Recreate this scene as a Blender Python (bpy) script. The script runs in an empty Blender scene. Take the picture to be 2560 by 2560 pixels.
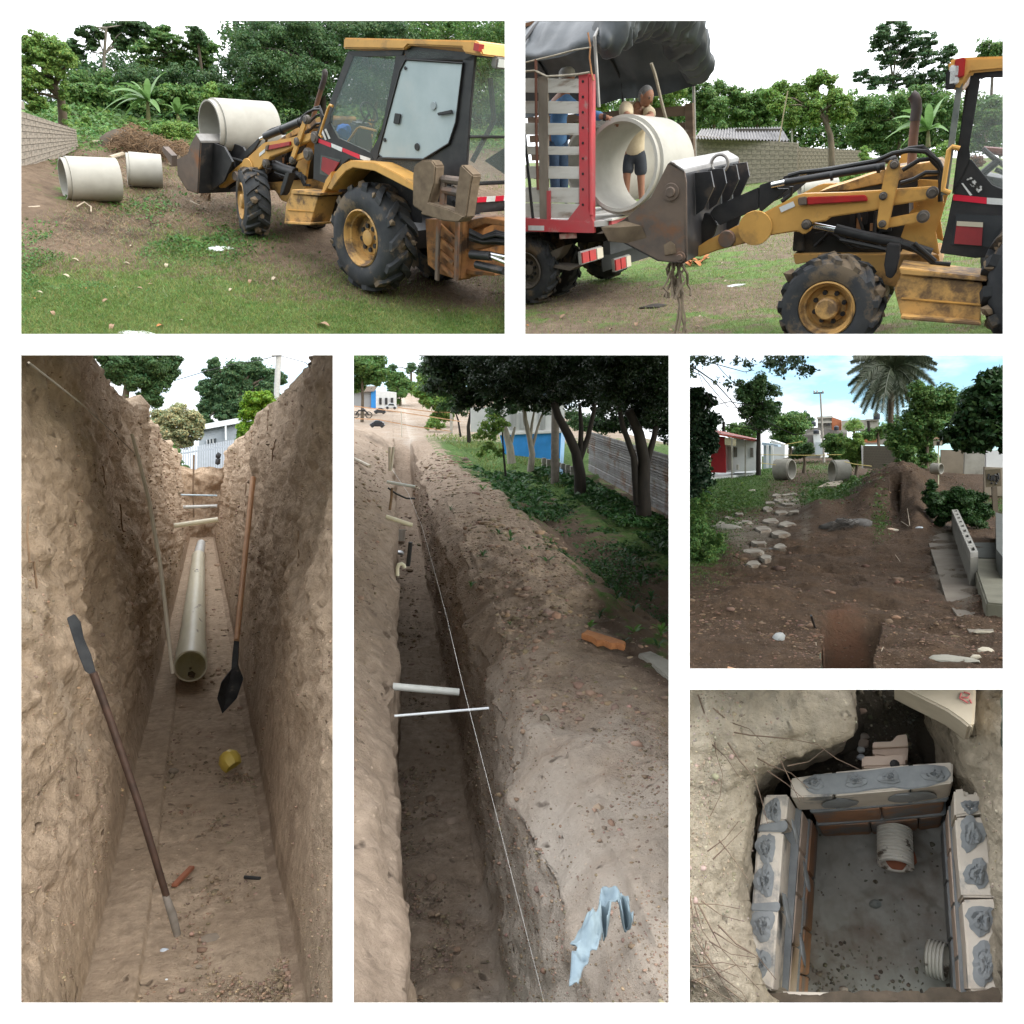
import bpy, bmesh, math, random
import numpy as np
from mathutils import Vector, Matrix
random.seed(7)
S = bpy.context.scene
COL = S.collection
R = math.radians
PI = math.pi
# ---------------------------------------------------------------- camera, sky, sun, exposure
FPX = 2048.0                      # focal length in pixels of a 2560 px wide picture
cam_d = bpy.data.cameras.new('camera'); cam = bpy.data.objects.new('camera', cam_d); COL.objects.link(cam)
cam.location = (0, 0, 0); cam.rotation_euler = (R(90), 0, 0)
cam_d.sensor_width = 36; cam_d.lens = 36 * FPX / 2560; cam_d.clip_start = 0.05; cam_d.clip_end = 5000
S.camera = cam
SUN_EL, SUN_AZ = R(28), R(128)    # azimuth clockwise from +Y: behind the camera on the right
W = bpy.data.worlds.new('World'); S.world = W; W.use_nodes = True
wn = W.node_tree.nodes; wl = W.node_tree.links; wn.clear()
wo = wn.new('ShaderNodeOutputWorld'); bg = wn.new('ShaderNodeBackground'); wl.new(bg.outputs[0], wo.inputs[0])
sky = wn.new('ShaderNodeTexSky'); sky.sky_type = 'NISHITA'; sky.sun_disc = False
sky.sun_elevation = SUN_EL; sky.sun_rotation = SUN_AZ; sky.air_density = 1.0; sky.dust_density = .6; sky.ozone_density = 1.5
wtc = wn.new('ShaderNodeTexCoord'); wmp = wn.new('ShaderNodeMapping'); wmp.inputs['Scale'].default_value = (1, 1, 3.2)
wmp.inputs['Location'].default_value = (0.3, 0.1, 0.35)
wnz = wn.new('ShaderNodeTexNoise'); wnz.inputs['Scale'].default_value = 3.0; wnz.inputs['Detail'].default_value = 7; wnz.inputs['Roughness'].default_value = .55
wcr = wn.new('ShaderNodeValToRGB'); wcr.color_ramp.elements[0].position = .50; wcr.color_ramp.elements[1].position = .66
wmx = wn.new('ShaderNodeMix'); wmx.data_type = 'RGBA'
wl.new(wtc.outputs['Generated'], wmp.inputs[0]); wl.new(wmp.outputs[0], wnz.inputs['Vector']); wsx = wn.new('ShaderNodeSeparateXYZ'); wl.new(wtc.outputs['Generated'], wsx.inputs[0]); wma = wn.new('ShaderNodeMath'); wma.operation = 'MULTIPLY_ADD'; wl.new(wsx.outputs[2], wma.inputs[0]); wma.inputs[1].default_value = .85; wl.new(wnz.outputs['Fac'], wma.inputs[2]); wl.new(wma.outputs[0], wcr.inputs[0])
wl.new(wcr.outputs[0], wmx.inputs[0]); wtn = wn.new('ShaderNodeMix'); wtn.data_type = 'RGBA'; wtn.blend_type = 'MULTIPLY'; wtn.inputs[0].default_value = 1; wtn.inputs[7].default_value = (.50, .61, .64, 1); wl.new(sky.outputs[0], wtn.inputs[6]); wl.new(wtn.outputs[2], wmx.inputs[6]); wg = wn.new('ShaderNodeMapRange'); wg.inputs[1].default_value = 0; wg.inputs[2].default_value = 1; wg.inputs[3].default_value = .36; wg.inputs[4].default_value = 1; wl.new(wsx.outputs[2], wg.inputs[0])   # overcast: the zenith is three times as bright as the horizon
wcl = wn.new('ShaderNodeMix'); wcl.data_type = 'RGBA'; wcl.blend_type = 'MULTIPLY'; wcl.inputs[0].default_value = 1; wcl.inputs[6].default_value = (8.9, 9.15, 9.5, 1); wl.new(wg.outputs[0], wcl.inputs[7]); wl.new(wcl.outputs[2], wmx.inputs[7])
wl.new(wmx.outputs[2], bg.inputs[0]); bg.inputs[1].default_value = 0.15
sun_d = bpy.data.lights.new('sun', 'SUN'); sun_d.energy = 1.0; sun_d.angle = R(40); sun_d.color = (1, .96, .9)
sun = bpy.data.objects.new('sun', sun_d); COL.objects.link(sun)
sun_dir = Vector((math.sin(SUN_AZ) * math.cos(SUN_EL), math.cos(SUN_AZ) * math.cos(SUN_EL), math.sin(SUN_EL)))
sun.rotation_euler = sun_dir.to_track_quat('Z', 'Y').to_euler()
S.view_settings.view_transform = 'Standard'; S.view_settings.look = 'None'; S.view_settings.gamma = 1
S.view_settings.use_curve_mapping = False; S.view_settings.exposure = 1.5
S.render.engine = 'CYCLES'

# ---------------------------------------------------------------- frames: every view has its own level ground
def K(ox, oy, s): return lambda x, y: (ox + s * x, oy + s * y)
a1 = K(40, 40, .4142); a2 = K(640, 40, .414); b1 = K(1300, 40, .4141); b2 = K(1900, 40, .4142)
t1 = K(40, 880, .4244); t2 = K(40, 1700, .4244); u1 = K(880, 880, .4244); u2 = K(880, 1700, .4244)
v5 = K(1720, 880, .4141); w6 = K(1720, 1720, .4141)
def wray(p): return Vector(((p[0] - 1280) / FPX, 1, (1280 - p[1]) / FPX))
class Fr:
    def __init__(s, M):
        s.M = M; s.I = M.inverted(); s.o = s.I @ Vector((0, 0, 0)); s.R3 = s.I.to_3x3()
    def pl(s, p, ax, val):
        d = s.R3 @ wray(p); k = (val - s.o[ax]) / d[ax]
        return s.o + d * k
    def g(s, p, z=0.0): return s.pl(p, 2, z)
    def at(s, p, Y): return s.pl(p, 1, Y)
    def px(s, P, n=1):            # metres covered by n picture pixels at local point P
        return n * (s.M @ P).y / FPX
    def sub(s, loc, rz): return Fr(s.M @ Matrix.Translation(loc) @ Matrix.Rotation(rz, 4, 'Z'))
def frame(cx, yh, H, roll=0):
    f = wray((cx, yh)).normalized(); r = f.cross(Vector((0, 0, 1))).normalized(); u = r.cross(f)
    M = Matrix((r, f, u)).transposed().to_4x4()
    M = M @ Matrix.Rotation(roll, 4, 'Y')
    return Fr(M @ Matrix.Translation((0, 0, -H)))
def frame_down(p, D):
    n = wray(p).normalized(); u = -n; x = Vector((1, 0, 0)); x = (x - u * x.dot(u)).normalized(); y = u.cross(x)
    return Fr(Matrix((x, y, u)).transposed().to_4x4() @ Matrix.Translation((0, 0, -D)))
P1 = frame(656, -100, 4.43); P2 = frame(1910, 330, 2.22); P3 = frame(509, 1203, 6.0)
P4 = frame(982, 960, 5.0); P5 = frame(2116, 1110, 2.0); P6 = frame_down((2262, 2494), 9.5)
OPEN = [(52, 52, 1262, 835), (1313, 52, 2508, 835), (52, 888, 832, 2508), (884, 888, 1672, 2508), (1724, 888, 2508, 1672), (1724, 1724, 2508, 2508)]
for f_, w_ in zip((P1, P2, P3, P4, P5, P6), OPEN): f_.win = w_
def inwin(fr, p):
    M = np.array(fr.M); W_ = p @ M[:3, :3].T + M[:3, 3]; y = np.maximum(W_[:, 1], .3); u = 1280 + FPX * W_[:, 0] / y; t = 1280 - FPX * W_[:, 2] / y; w = fr.win
    return (W_[:, 1] > 1) & (u > w[0] - 15) & (u < w[2] + 15) & (t > w[1] - 15) & (t < w[3] + 15)

# ---------------------------------------------------------------- noise
def _h(i, j, k, seed):
    n = (i.astype(np.int64) * 374761393 + j.astype(np.int64) * 668265263 + k.astype(np.int64) * 2147483647 + seed * 974634777) & 0xffffffff
    n = ((n ^ (n >> 13)) * 1274126177) & 0xffffffff
    return ((n ^ (n >> 16)) & 0xffff) / 65535.0
def vnoise(P, seed=0):
    f = np.floor(P); t = P - f; t = t * t * (3 - 2 * t); i, j, k = f[..., 0], f[..., 1], f[..., 2]; o = 0
    for a in (0, 1):
        for b in (0, 1):
            for c in (0, 1):
                w = (t[..., 0] if a else 1 - t[..., 0]) * (t[..., 1] if b else 1 - t[..., 1]) * (t[..., 2] if c else 1 - t[..., 2])
                o = o + w * _h(i + a, j + b, k + c, seed)
    return o * 2 - 1
def fbm(P, sc=1.0, oct=4, seed=0, gain=.5):
    o = 0; a = 1.0
    for q in range(oct):
        o = o + a * vnoise(P * sc, seed + q); sc *= 2.03; a *= gain
    return o

# ---------------------------------------------------------------- materials (all procedural)
MATS = {}
def mat(name, c1, c2=None, sc=3.0, rough=.8, bump=0.0, bsc=None, metal=0.0, dirt=None, dsc=1.5, dth=.55, dw=.12, alpha=1.0,
        transl=0.0, trans=0.0, vc=None, spec=.4, stretch=None, detail=6, cr=(.35, .65), emit=None):
    if name in MATS: return MATS[name]
    m = bpy.data.materials.new(name); m.use_nodes = True; nt = m.node_tree; N = nt.nodes; L = nt.links
    b = N['Principled BSDF']; b.inputs['Roughness'].default_value = rough; b.inputs['Metallic'].default_value = metal
    b.inputs['Specular IOR Level'].default_value = spec
    tc = N.new('ShaderNodeTexCoord'); src = tc.outputs['Object']
    if stretch:
        mp = N.new('ShaderNodeMapping'); mp.inputs['Scale'].default_value = stretch; L.new(src, mp.inputs[0]); src = mp.outputs[0]
    def noise(s, d=detail, r=.6):
        n = N.new('ShaderNodeTexNoise'); n.inputs['Scale'].default_value = s; n.inputs['Detail'].default_value = d; n.inputs['Roughness'].default_value = r
        L.new(src, n.inputs['Vector']); return n.outputs['Fac']
    def ramp(f, a, bb):
        r = N.new('ShaderNodeMapRange'); r.inputs[1].default_value = a; r.inputs[2].default_value = bb; L.new(f, r.inputs[0]); return r.outputs[0]
    def mix(f, A, B, mode='MIX'):
        x = N.new('ShaderNodeMix'); x.data_type = 'RGBA'; x.blend_type = mode
        for i, q in ((0, f), (6, A), (7, B)):
            if hasattr(q, 'links'): L.new(q, x.inputs[i])
            else: x.inputs[i].default_value = q if i == 0 else (*q, 1)
        return x.outputs[2]
    col = c1
    if c2 is not None: col = mix(ramp(noise(sc), *cr), c1, c2)
    if dirt is not None: col = mix(ramp(noise(dsc, 8, .65), dth, dth + dw), col, dirt)
    if vc:                                     # per-vertex colour multiplies
        at = N.new('ShaderNodeAttribute'); at.attribute_name = vc
        col = mix(1.0, col, at.outputs['Color'], 'MULTIPLY')
    if hasattr(col, 'links'): L.new(col, b.inputs['Base Color'])
    else: b.inputs['Base Color'].default_value = (*col, 1)
    if bump:
        bp = N.new('ShaderNodeBump'); bp.inputs['Strength'].default_value = min(1, bump * 4); bp.inputs['Distance'].default_value = bump
        L.new(noise(bsc or sc * 4, 8, .65), bp.inputs['Height']); L.new(bp.outputs[0], b.inputs['Normal'])
    if alpha < 1: b.inputs['Alpha'].default_value = alpha
    if trans: b.inputs['Transmission Weight'].default_value = trans
    if transl:
        tr = N.new('ShaderNodeBsdfTranslucent'); ms = N.new('ShaderNodeMixShader'); ms.inputs[0].default_value = transl
        if hasattr(col, 'links'): L.new(col, tr.inputs[0])
        else: tr.inputs[0].default_value = (*col, 1)
        out = N['Material Output']; L.new(b.outputs[0], ms.inputs[1]); L.new(tr.outputs[0], ms.inputs[2]); L.new(ms.outputs[0], out.inputs[0])
    if emit: b.inputs['Emission Color'].default_value = (*emit[0], 1); b.inputs['Emission Strength'].default_value = emit[1]
    MATS[name] = m; return m

def ground_mat(name, soils, grass=None, grass2=None, sc=1.0, bump=.05):
    """soil from three earth colours; attribute 'w' = (grass, dark earth, pale earth)"""
    m = bpy.data.materials.new(name); m.use_nodes = True; nt = m.node_tree; N = nt.nodes; L = nt.links; b = N['Principled BSDF']
    b.inputs['Roughness'].default_value = .95; b.inputs['Specular IOR Level'].default_value = .15
    tc = N.new('ShaderNodeTexCoord')
    def noise(s, d=8, r=.62):
        n = N.new('ShaderNodeTexNoise'); n.inputs['Scale'].default_value = s * sc; n.inputs['Detail'].default_value = d; n.inputs['Roughness'].default_value = r
        L.new(tc.outputs['Object'], n.inputs['Vector']); return n.outputs['Fac']
    def rr(f, a, bb):
        r = N.new('ShaderNodeMapRange'); r.inputs[1].default_value = a; r.inputs[2].default_value = bb; L.new(f, r.inputs[0]); return r.outputs[0]
    def mix(f, A, B, mode='MIX'):
        x = N.new('ShaderNodeMix'); x.data_type = 'RGBA'; x.blend_type = mode
        for i, q in ((0, f), (6, A), (7, B)):
            if hasattr(q, 'links'): L.new(q, x.inputs[i])
            else: x.inputs[i].default_value = q if i == 0 else (*q, 1)
        return x.outputs[2]
    def ma(op, A, B):
        x = N.new('ShaderNodeMath'); x.operation = op; x.use_clamp = op != 'MULTIPLY' and False
        for i, q in enumerate((A, B)):
            if hasattr(q, 'links'): L.new(q, x.inputs[i])
            else: x.inputs[i].default_value = q
        return x.outputs[0]
    at = N.new('ShaderNodeAttribute'); at.attribute_name = 'w'; sp = N.new('ShaderNodeSeparateColor'); L.new(at.outputs['Color'], sp.inputs[0])
    n1 = noise(.9); n2 = noise(7, 6); n3 = noise(2.6)
    col = mix(rr(n1, .38, .62), soils[0], soils[1])
    col = mix(rr(n2, .35, .7), col, tuple(c * .72 for c in soils[1]))
    dk = rr(ma('ADD', sp.outputs[1], ma('MULTIPLY', ma('SUBTRACT', n3, .5), .9)), .35, .65); col = mix(dk, col, soils[2])
    pk = rr(ma('ADD', sp.outputs[2], ma('MULTIPLY', ma('SUBTRACT', n1, .5), .9)), .35, .7); col = mix(pk, col, soils[3])
    vo = N.new('ShaderNodeTexVoronoi'); vo.inputs['Scale'].default_value = 9 * sc; L.new(tc.outputs['Object'], vo.inputs['Vector'])
    col = mix(ma('MULTIPLY', rr(vo.outputs['Distance'], .16, .05), rr(noise(3), .5, .62)), col, tuple(min(1, c * 1.55) for c in soils[0]))
    vd = N.new('ShaderNodeTexVoronoi'); vd.inputs['Scale'].default_value = 3.4 * sc; vd.inputs['Randomness'].default_value = 1; wv_ = N.new('ShaderNodeVectorMath'); wv_.operation = 'ADD'; nn_ = N.new('ShaderNodeTexNoise'); nn_.inputs['Scale'].default_value = 4 * sc; L.new(tc.outputs['Object'], nn_.inputs['Vector']); L.new(tc.outputs['Object'], wv_.inputs[0]); L.new(nn_.outputs['Color'], wv_.inputs[1]); L.new(wv_.outputs[0], vd.inputs['Vector'])
    pit_ = ma('MULTIPLY', rr(vd.outputs['Distance'], .24, .10), rr(noise(1.7), .48, .60)); col = mix(ma('MULTIPLY', pit_, .75), col, tuple(c * .5 for c in soils[2]))  # pits are also coloured dark, standing in for shade inside them
    if grass:
        gk = rr(ma('ADD', sp.outputs[0], ma('MULTIPLY', ma('SUBTRACT', n3, .5), 1.3)), .42, .58)
        gc = mix(rr(noise(5), .35, .65), grass, grass2 or grass); col = mix(gk, col, gc)
    L.new(col, b.inputs['Base Color'])
    bp = N.new('ShaderNodeBump'); bp.inputs['Strength'].default_value = .9; bp.inputs['Distance'].default_value = bump
    hh = ma('ADD', noise(4.5, 10, .7), ma('MULTIPLY', noise(20, 6, .75), .55)); hh = ma('SUBTRACT', hh, ma('MULTIPLY', pit_, .5)); L.new(hh, bp.inputs['Height']); L.new(bp.outputs[0], b.inputs['Normal'])
    MATS[name] = m; return m

# ---------------------------------------------------------------- mesh building
class MB:
    def __init__(s): s.v = []; s.f = []
    def add(s, vs, fs):
        n = len(s.v); s.v += [Vector(q) for q in vs]; s.f += [tuple(i + n for i in f) for f in fs]; return s
    def box(s, c, size, rot=None, taper=1.0):
        c = Vector(c); x, y, z = size[0] / 2, size[1] / 2, size[2] / 2; vs = []
        for k in (-1, 1):
            t = taper if k > 0 else 1
            for (i, j) in ((-1, -1), (1, -1), (1, 1), (-1, 1)): vs.append(Vector((i * x * t, j * y * t, k * z)))
        if rot is not None:
            Rm = rot if isinstance(rot, Matrix) else Matrix.Rotation(rot, 3, 'Z'); vs = [Rm @ q for q in vs]
        return s.add([q + c for q in vs], [(3, 2, 1, 0), (4, 5, 6, 7), (0, 1, 5, 4), (1, 2, 6, 5), (2, 3, 7, 6), (3, 0, 4, 7)])
    def prism(s, pts, ext):
        pts = [Vector(p) for p in pts]; ext = Vector(ext); n = len(pts)
        return s.add(pts + [p + ext for p in pts], [tuple(range(n))[::-1], tuple(range(n, 2 * n))] + [(i, (i + 1) % n, (i + 1) % n + n, i + n) for i in range(n)])
    def bar(s, a, b, w, h, up=(0, 0, 1)):
        a, b = Vector(a), Vector(b); d = (b - a).normalized(); u = Vector(up); x = d.cross(u)
        if x.length < 1e-4: x = d.cross(Vector((1, 0, 0)))
        x.normalize(); u = x.cross(d)
        q = [x * (w / 2) + u * (h / 2), -x * (w / 2) + u * (h / 2), -x * (w / 2) - u * (h / 2), x * (w / 2) - u * (h / 2)]
        return s.prism([a + k for k in q], b - a)
    def tube(s, pts, r, n=10, cap=True):
        pts = [Vector(p) for p in pts]; m = len(pts); rs = r if isinstance(r, (list, tuple)) else [r] * m
        rs = [rs[min(len(rs) - 1, int(i * (len(rs) - 1) / max(1, m - 1) + .5))] if len(rs) != m else rs[i] for i in range(m)]
        vs = []; fs = []; x = None
        for i, p in enumerate(pts):
            d = (pts[min(i + 1, m - 1)] - pts[max(i - 1, 0)]).normalized()
            if x is None:
                x = d.cross(Vector((0, 0, 1)));
                if x.length < .05: x = d.cross(Vector((1, 0, 0)))
            x = (x - d * x.dot(d)).normalized(); y = d.cross(x)
            for k in range(n):
                a = 2 * PI * k / n; vs.append(p + (x * math.cos(a) + y * math.sin(a)) * rs[i])
        for i in range(m - 1):
            for k in range(n): fs.append((i * n + k, i * n + (k + 1) % n, (i + 1) * n + (k + 1) % n, (i + 1) * n + k))
        if cap: fs += [tuple(range(n))[::-1], tuple(range((m - 1) * n, m * n))]
        return s.add(vs, fs)
    def lathe(s, prof, c, axis, n=32, close=False, xref=None):
        """prof: (distance along axis, radius)"""
        c = Vector(c); d = Vector(axis).normalized(); x = d.cross(Vector((0, 0, 1)))
        if x.length < .05: x = d.cross(Vector((1, 0, 0)))
        x.normalize(); y = d.cross(x); vs = []; fs = []; m = len(prof)
        for (t, r) in prof:
            for k in range(n):
                a = 2 * PI * k / n; vs.append(c + d * t + (x * math.cos(a) + y * math.sin(a)) * r)
        for i in range(m if close else m - 1):
            j = (i + 1) % m
            for k in range(n): fs.append((i * n + k, i * n + (k + 1) % n, j * n + (k + 1) % n, j * n + k))
        return s.add(vs, fs)
    def blob(s, c, r, seed=0, amp=.25, sub=1, squash=(1, 1, 1)):
        bm = bmesh.new(); bmesh.ops.create_icosphere(bm, subdivisions=sub, radius=1); P = np.array([q.co[:] for q in bm.verts])
        k = 1 + amp * fbm(P + seed * 3.7, 1.1, 2, seed); P = P * k[:, None] * np.array(squash) * r
        fs = [tuple(q.index for q in f.verts) for f in bm.faces]; bm.free()
        return s.add([Vector(q) + Vector(c) for q in P], fs)
    def mesh(s, name, m, base=Vector((0, 0, 0)), smooth=True, ang=35, bevel=0):
        me = bpy.data.meshes.new(name); me.from_pydata([q - base for q in s.v], [], s.f); me.materials.append(m)
        bm = bmesh.new(); bm.from_mesh(me); bmesh.ops.recalc_face_normals(bm, faces=bm.faces)
        if bevel:
            es = [e for e in bm.edges if e.is_manifold and e.calc_face_angle(0) > R(30)]
            bmesh.ops.bevel(bm, geom=es, offset=bevel, segments=2, affect='EDGES', clamp_overlap=True)
        bm.to_mesh(me); bm.free()
        if smooth: me.shade_smooth(); me.set_sharp_from_angle(angle=R(ang))
        return me
    def bounds_base(s):
        lo = [min(q[i] for q in s.v) for i in range(3)]; hi = [max(q[i] for q in s.v) for i in range(3)]
        return Vector(((lo[0] + hi[0]) / 2, (lo[1] + hi[1]) / 2, lo[2]))
def props(o, label=None, cat=None, group=None, kind=None):
    for k, q in (('label', label), ('category', cat), ('group', group), ('kind', kind)):
        if q: o[k] = q
    return o
def single(mb, name, m, fr, label=None, cat=None, group=None, kind=None, **kw):
    base = mb.bounds_base(); o = bpy.data.objects.new(name, mb.mesh(name, m, base, **kw)); COL.objects.link(o)
    o.matrix_world = fr.M @ Matrix.Translation(base); return props(o, label, cat, group, kind)
class Thing:
    def __init__(s, name, fr, base, label, cat, group=None):
        s.fr = fr; s.base = Vector(base); s.o = bpy.data.objects.new(name, None); COL.objects.link(s.o)
        s.o.empty_display_size = .2; s.o.matrix_world = fr.M @ Matrix.Translation(s.base); props(s.o, label, cat, group)
    def part(s, mb, name, m, parent=None, label=None, kind=None, **kw):
        o = bpy.data.objects.new(name, mb.mesh(name, m, s.base, **kw)); COL.objects.link(o); o.parent = parent or s.o
        return props(o, label, None, None, kind)
    def mesh_part(s, me, name, parent=None, loc=None, rot=None, scale=None, kind=None, label=None):
        o = bpy.data.objects.new(name, me); COL.objects.link(o); o.parent = parent or s.o
        if loc is not None: o.location = Vector(loc) - s.base
        if rot is not None: o.rotation_euler = rot
        if scale is not None: o.scale = scale
        return props(o, label, None, None, kind)
def grid_obj(name, fr, P, m, w=None, kind='structure', smooth=True, label=None, win=None):
    """P: (rows, cols, 3) numpy array in frame coordinates"""
    r, c = P.shape[:2]; me = bpy.data.meshes.new(name); idx = np.arange(r * c).reshape(r, c)
    q = np.stack([idx[:-1, :-1], idx[:-1, 1:], idx[1:, 1:], idx[1:, :-1]], -1).reshape(-1, 4)
    if win:                       # keep only ground that belongs to this view's window, plus a margin
        M = np.array(fr.M); Wd = P.reshape(-1, 3) @ M[:3, :3].T + M[:3, 3]
        yy = np.maximum(Wd[:, 1], .5); u = 1280 + FPX * Wd[:, 0] / yy; t = 1280 - FPX * Wd[:, 2] / yy
        ib = lambda e: (Wd[:, 1] > .5) & (u > win[0] - e) & (u < win[2] + e) & (t > win[1] - e) & (t < win[3] + e); q = q[ib(24)[q].any(1) & ib(49)[q].all(1)]
    me.vertices.add(r * c); me.vertices.foreach_set('co', P.reshape(-1).astype(np.float32))
    me.loops.add(q.size); me.loops.foreach_set('vertex_index', q.reshape(-1).astype(np.int32))
    me.polygons.add(len(q)); me.polygons.foreach_set('loop_start', np.arange(0, q.size, 4, dtype=np.int32))
    me.polygons.foreach_set('loop_total', np.full(len(q), 4, dtype=np.int32)); me.update(calc_edges=True)
    if w is not None:
        a = me.color_attributes.new('w', 'FLOAT_COLOR', 'POINT'); cc = np.ones((r * c, 4), np.float32); cc[:, :w.shape[-1]] = w.reshape(r * c, -1)
        a.data.foreach_set('color', cc.reshape(-1))
    if smooth: me.shade_smooth()
    me.materials.append(m); o = bpy.data.objects.new(name, me); COL.objects.link(o); o.matrix_world = fr.M
    return props(o, label, None, None, kind)
def normals(P):
    du = np.gradient(P, axis=1); dv = np.gradient(P, axis=0); n = np.cross(du, dv); return n / (np.linalg.norm(n, axis=-1, keepdims=True) + 1e-9)
def gauss(X, Y, cx, cy, sx, sy, rot=0):
    x = X - cx; y = Y - cy; c, s = math.cos(rot), math.sin(rot); u = (x * c + y * s) / sx; v = (-x * s + y * c) / sy
    return np.exp(-.5 * (u * u + v * v))
def planar(fr, x0, x1, y0, y1, step):
    """ground points seen through a regular set of picture positions; returns px, py, XY"""
    xs = np.linspace(x0, x1, int(abs(x1 - x0) / step) + 1); ys = np.linspace(y0, y1, int(abs(y1 - y0) / step) + 1)
    X, Y = np.meshgrid(xs, ys); Rm = np.array(fr.R3); o = np.array(fr.o)
    d = np.stack([(X - 1280) / FPX, np.ones_like(X), (1280 - Y) / FPX], -1) @ Rm.T
    k = -o[2] / d[..., 2]; return X, Y, o + d * k[..., None]
def leaves(name, m, pts, nrm, size, seed=1, asp=.5, fold=.15, tint=(.6, 1.25), up=0.0, quads=1, hue=0.15):
    """numpy leaf cloud: diamond leaves at pts; returns mesh"""
    rng = np.random.default_rng(seed); n = len(pts); size = np.broadcast_to(size, n).astype(float) * rng.uniform(.6, 1.3, n)
    nn = nrm + rng.normal(0, .55, (n, 3)); nn /= np.linalg.norm(nn, axis=1, keepdims=True) + 1e-9
    a = rng.normal(0, 1, (n, 3)); a[:, 2] += up; a -= nn * (a * nn).sum(1, keepdims=True); a /= np.linalg.norm(a, axis=1, keepdims=True) + 1e-9
    b = np.cross(nn, a); s = size[:, None]
    V = np.stack([pts - a * s * .5, pts + b * s * asp * .5 + nn * s * fold * .3, pts + a * s * .5 - nn * s * fold, pts - b * s * asp * .5 + nn * s * fold * .3], 1).reshape(-1, 3)
    me = bpy.data.meshes.new(name); me.vertices.add(4 * n); me.vertices.foreach_set('co', V.reshape(-1).astype(np.float32))
    q = np.arange(4 * n).astype(np.int32); me.loops.add(4 * n); me.loops.foreach_set('vertex_index', q)
    me.polygons.add(n); me.polygons.foreach_set('loop_start', np.arange(0, 4 * n, 4, dtype=np.int32)); me.polygons.foreach_set('loop_total', np.full(n, 4, dtype=np.int32))
    me.update(calc_edges=True)
    t = rng.uniform(*tint, n); h = rng.normal(0, hue, n); cc = np.ones((n, 4)); cc[:, 0] = t * (1 + h); cc[:, 1] = t; cc[:, 2] = t * (1 - .5 * h)
    at = me.color_attributes.new('w', 'FLOAT_COLOR', 'POINT'); at.data.foreach_set('color', np.repeat(np.clip(cc, 0, 3), 4, axis=0).reshape(-1).astype(np.float32))
    me.materials.append(m); return me

# ---------------------------------------------------------------- keep each view's things within its own bay
DONE = set()
def clip_view(win, sides, e=22):
    """sides: which of L R T B border another view; meshes created since the last call are trimmed there"""
    bpy.context.view_layer.update(); planes = []
    for k, v in (('L', win[0] - e), ('R', win[2] + e)):
        if k in sides: n = Vector((1, -(v - 1280) / FPX, 0)); planes.append(n if k == 'L' else -n)
    for k, v in (('T', win[1] - e), ('B', win[3] + e)):
        if k in sides: n = Vector((0, (1280 - v) / FPX, -1)); planes.append(n if k == 'T' else -n)
    for o in list(S.objects):
        if o.name in DONE: continue
        DONE.add(o.name)
        if o.type != 'MESH' or o.name.startswith('wall'): continue
        me = o.data; M = o.matrix_world; n = len(me.vertices); co = np.empty(n * 3, np.float32); me.vertices.foreach_get('co', co); co = co.reshape(-1, 3)
        A = np.array(M); wc = co @ A[:3, :3].T + A[:3, 3]
        for pl in planes:
            d = wc @ np.array(pl)
            if d.min() >= 0: continue
            if me.users > 1: me = me.copy(); o.data = me
            if d.max() <= 0: o['_drop'] = 1; break
            ln = (M.to_3x3().transposed() @ pl); lc = M.inverted() @ Vector((0, 0, 0))
            bm = bmesh.new(); bm.from_mesh(me)
            if n > 20000:
                bm.verts.ensure_lookup_table(); bmesh.ops.delete(bm, geom=[bm.verts[int(i)] for i in np.nonzero(d < 0)[0]], context='VERTS')
            else:
                r = bmesh.ops.bisect_plane(bm, geom=bm.verts[:] + bm.edges[:] + bm.faces[:], plane_co=lc, plane_no=ln, clear_inner=True, dist=1e-6)
                ed = [g for g in r['geom_cut'] if isinstance(g, bmesh.types.BMEdge)]
                if ed and not o.get('open'):
                    try: bmesh.ops.holes_fill(bm, edges=ed, sides=0)
                    except Exception: pass
            bm.to_mesh(me); bm.free(); n = len(me.vertices); co = np.empty(n * 3, np.float32); me.vertices.foreach_get('co', co); wc = co.reshape(-1, 3) @ A[:3, :3].T + A[:3, 3]
            if n == 0: o['_drop'] = 1; break
    def kill(o):
        for c in list(o.children): kill(c)
        bpy.data.objects.remove(o)
    for o in [q for q in S.objects if q.get('_drop')]:
        try: kids = list(o.children)
        except ReferenceError: continue
        live = [c for c in kids if not c.get('_drop')]
        for c in live: c.parent = o.parent
        bpy.data.objects.remove(o)
    for o in [q for q in S.objects if q.type == 'EMPTY' and not q.children]: bpy.data.objects.remove(o)
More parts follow.
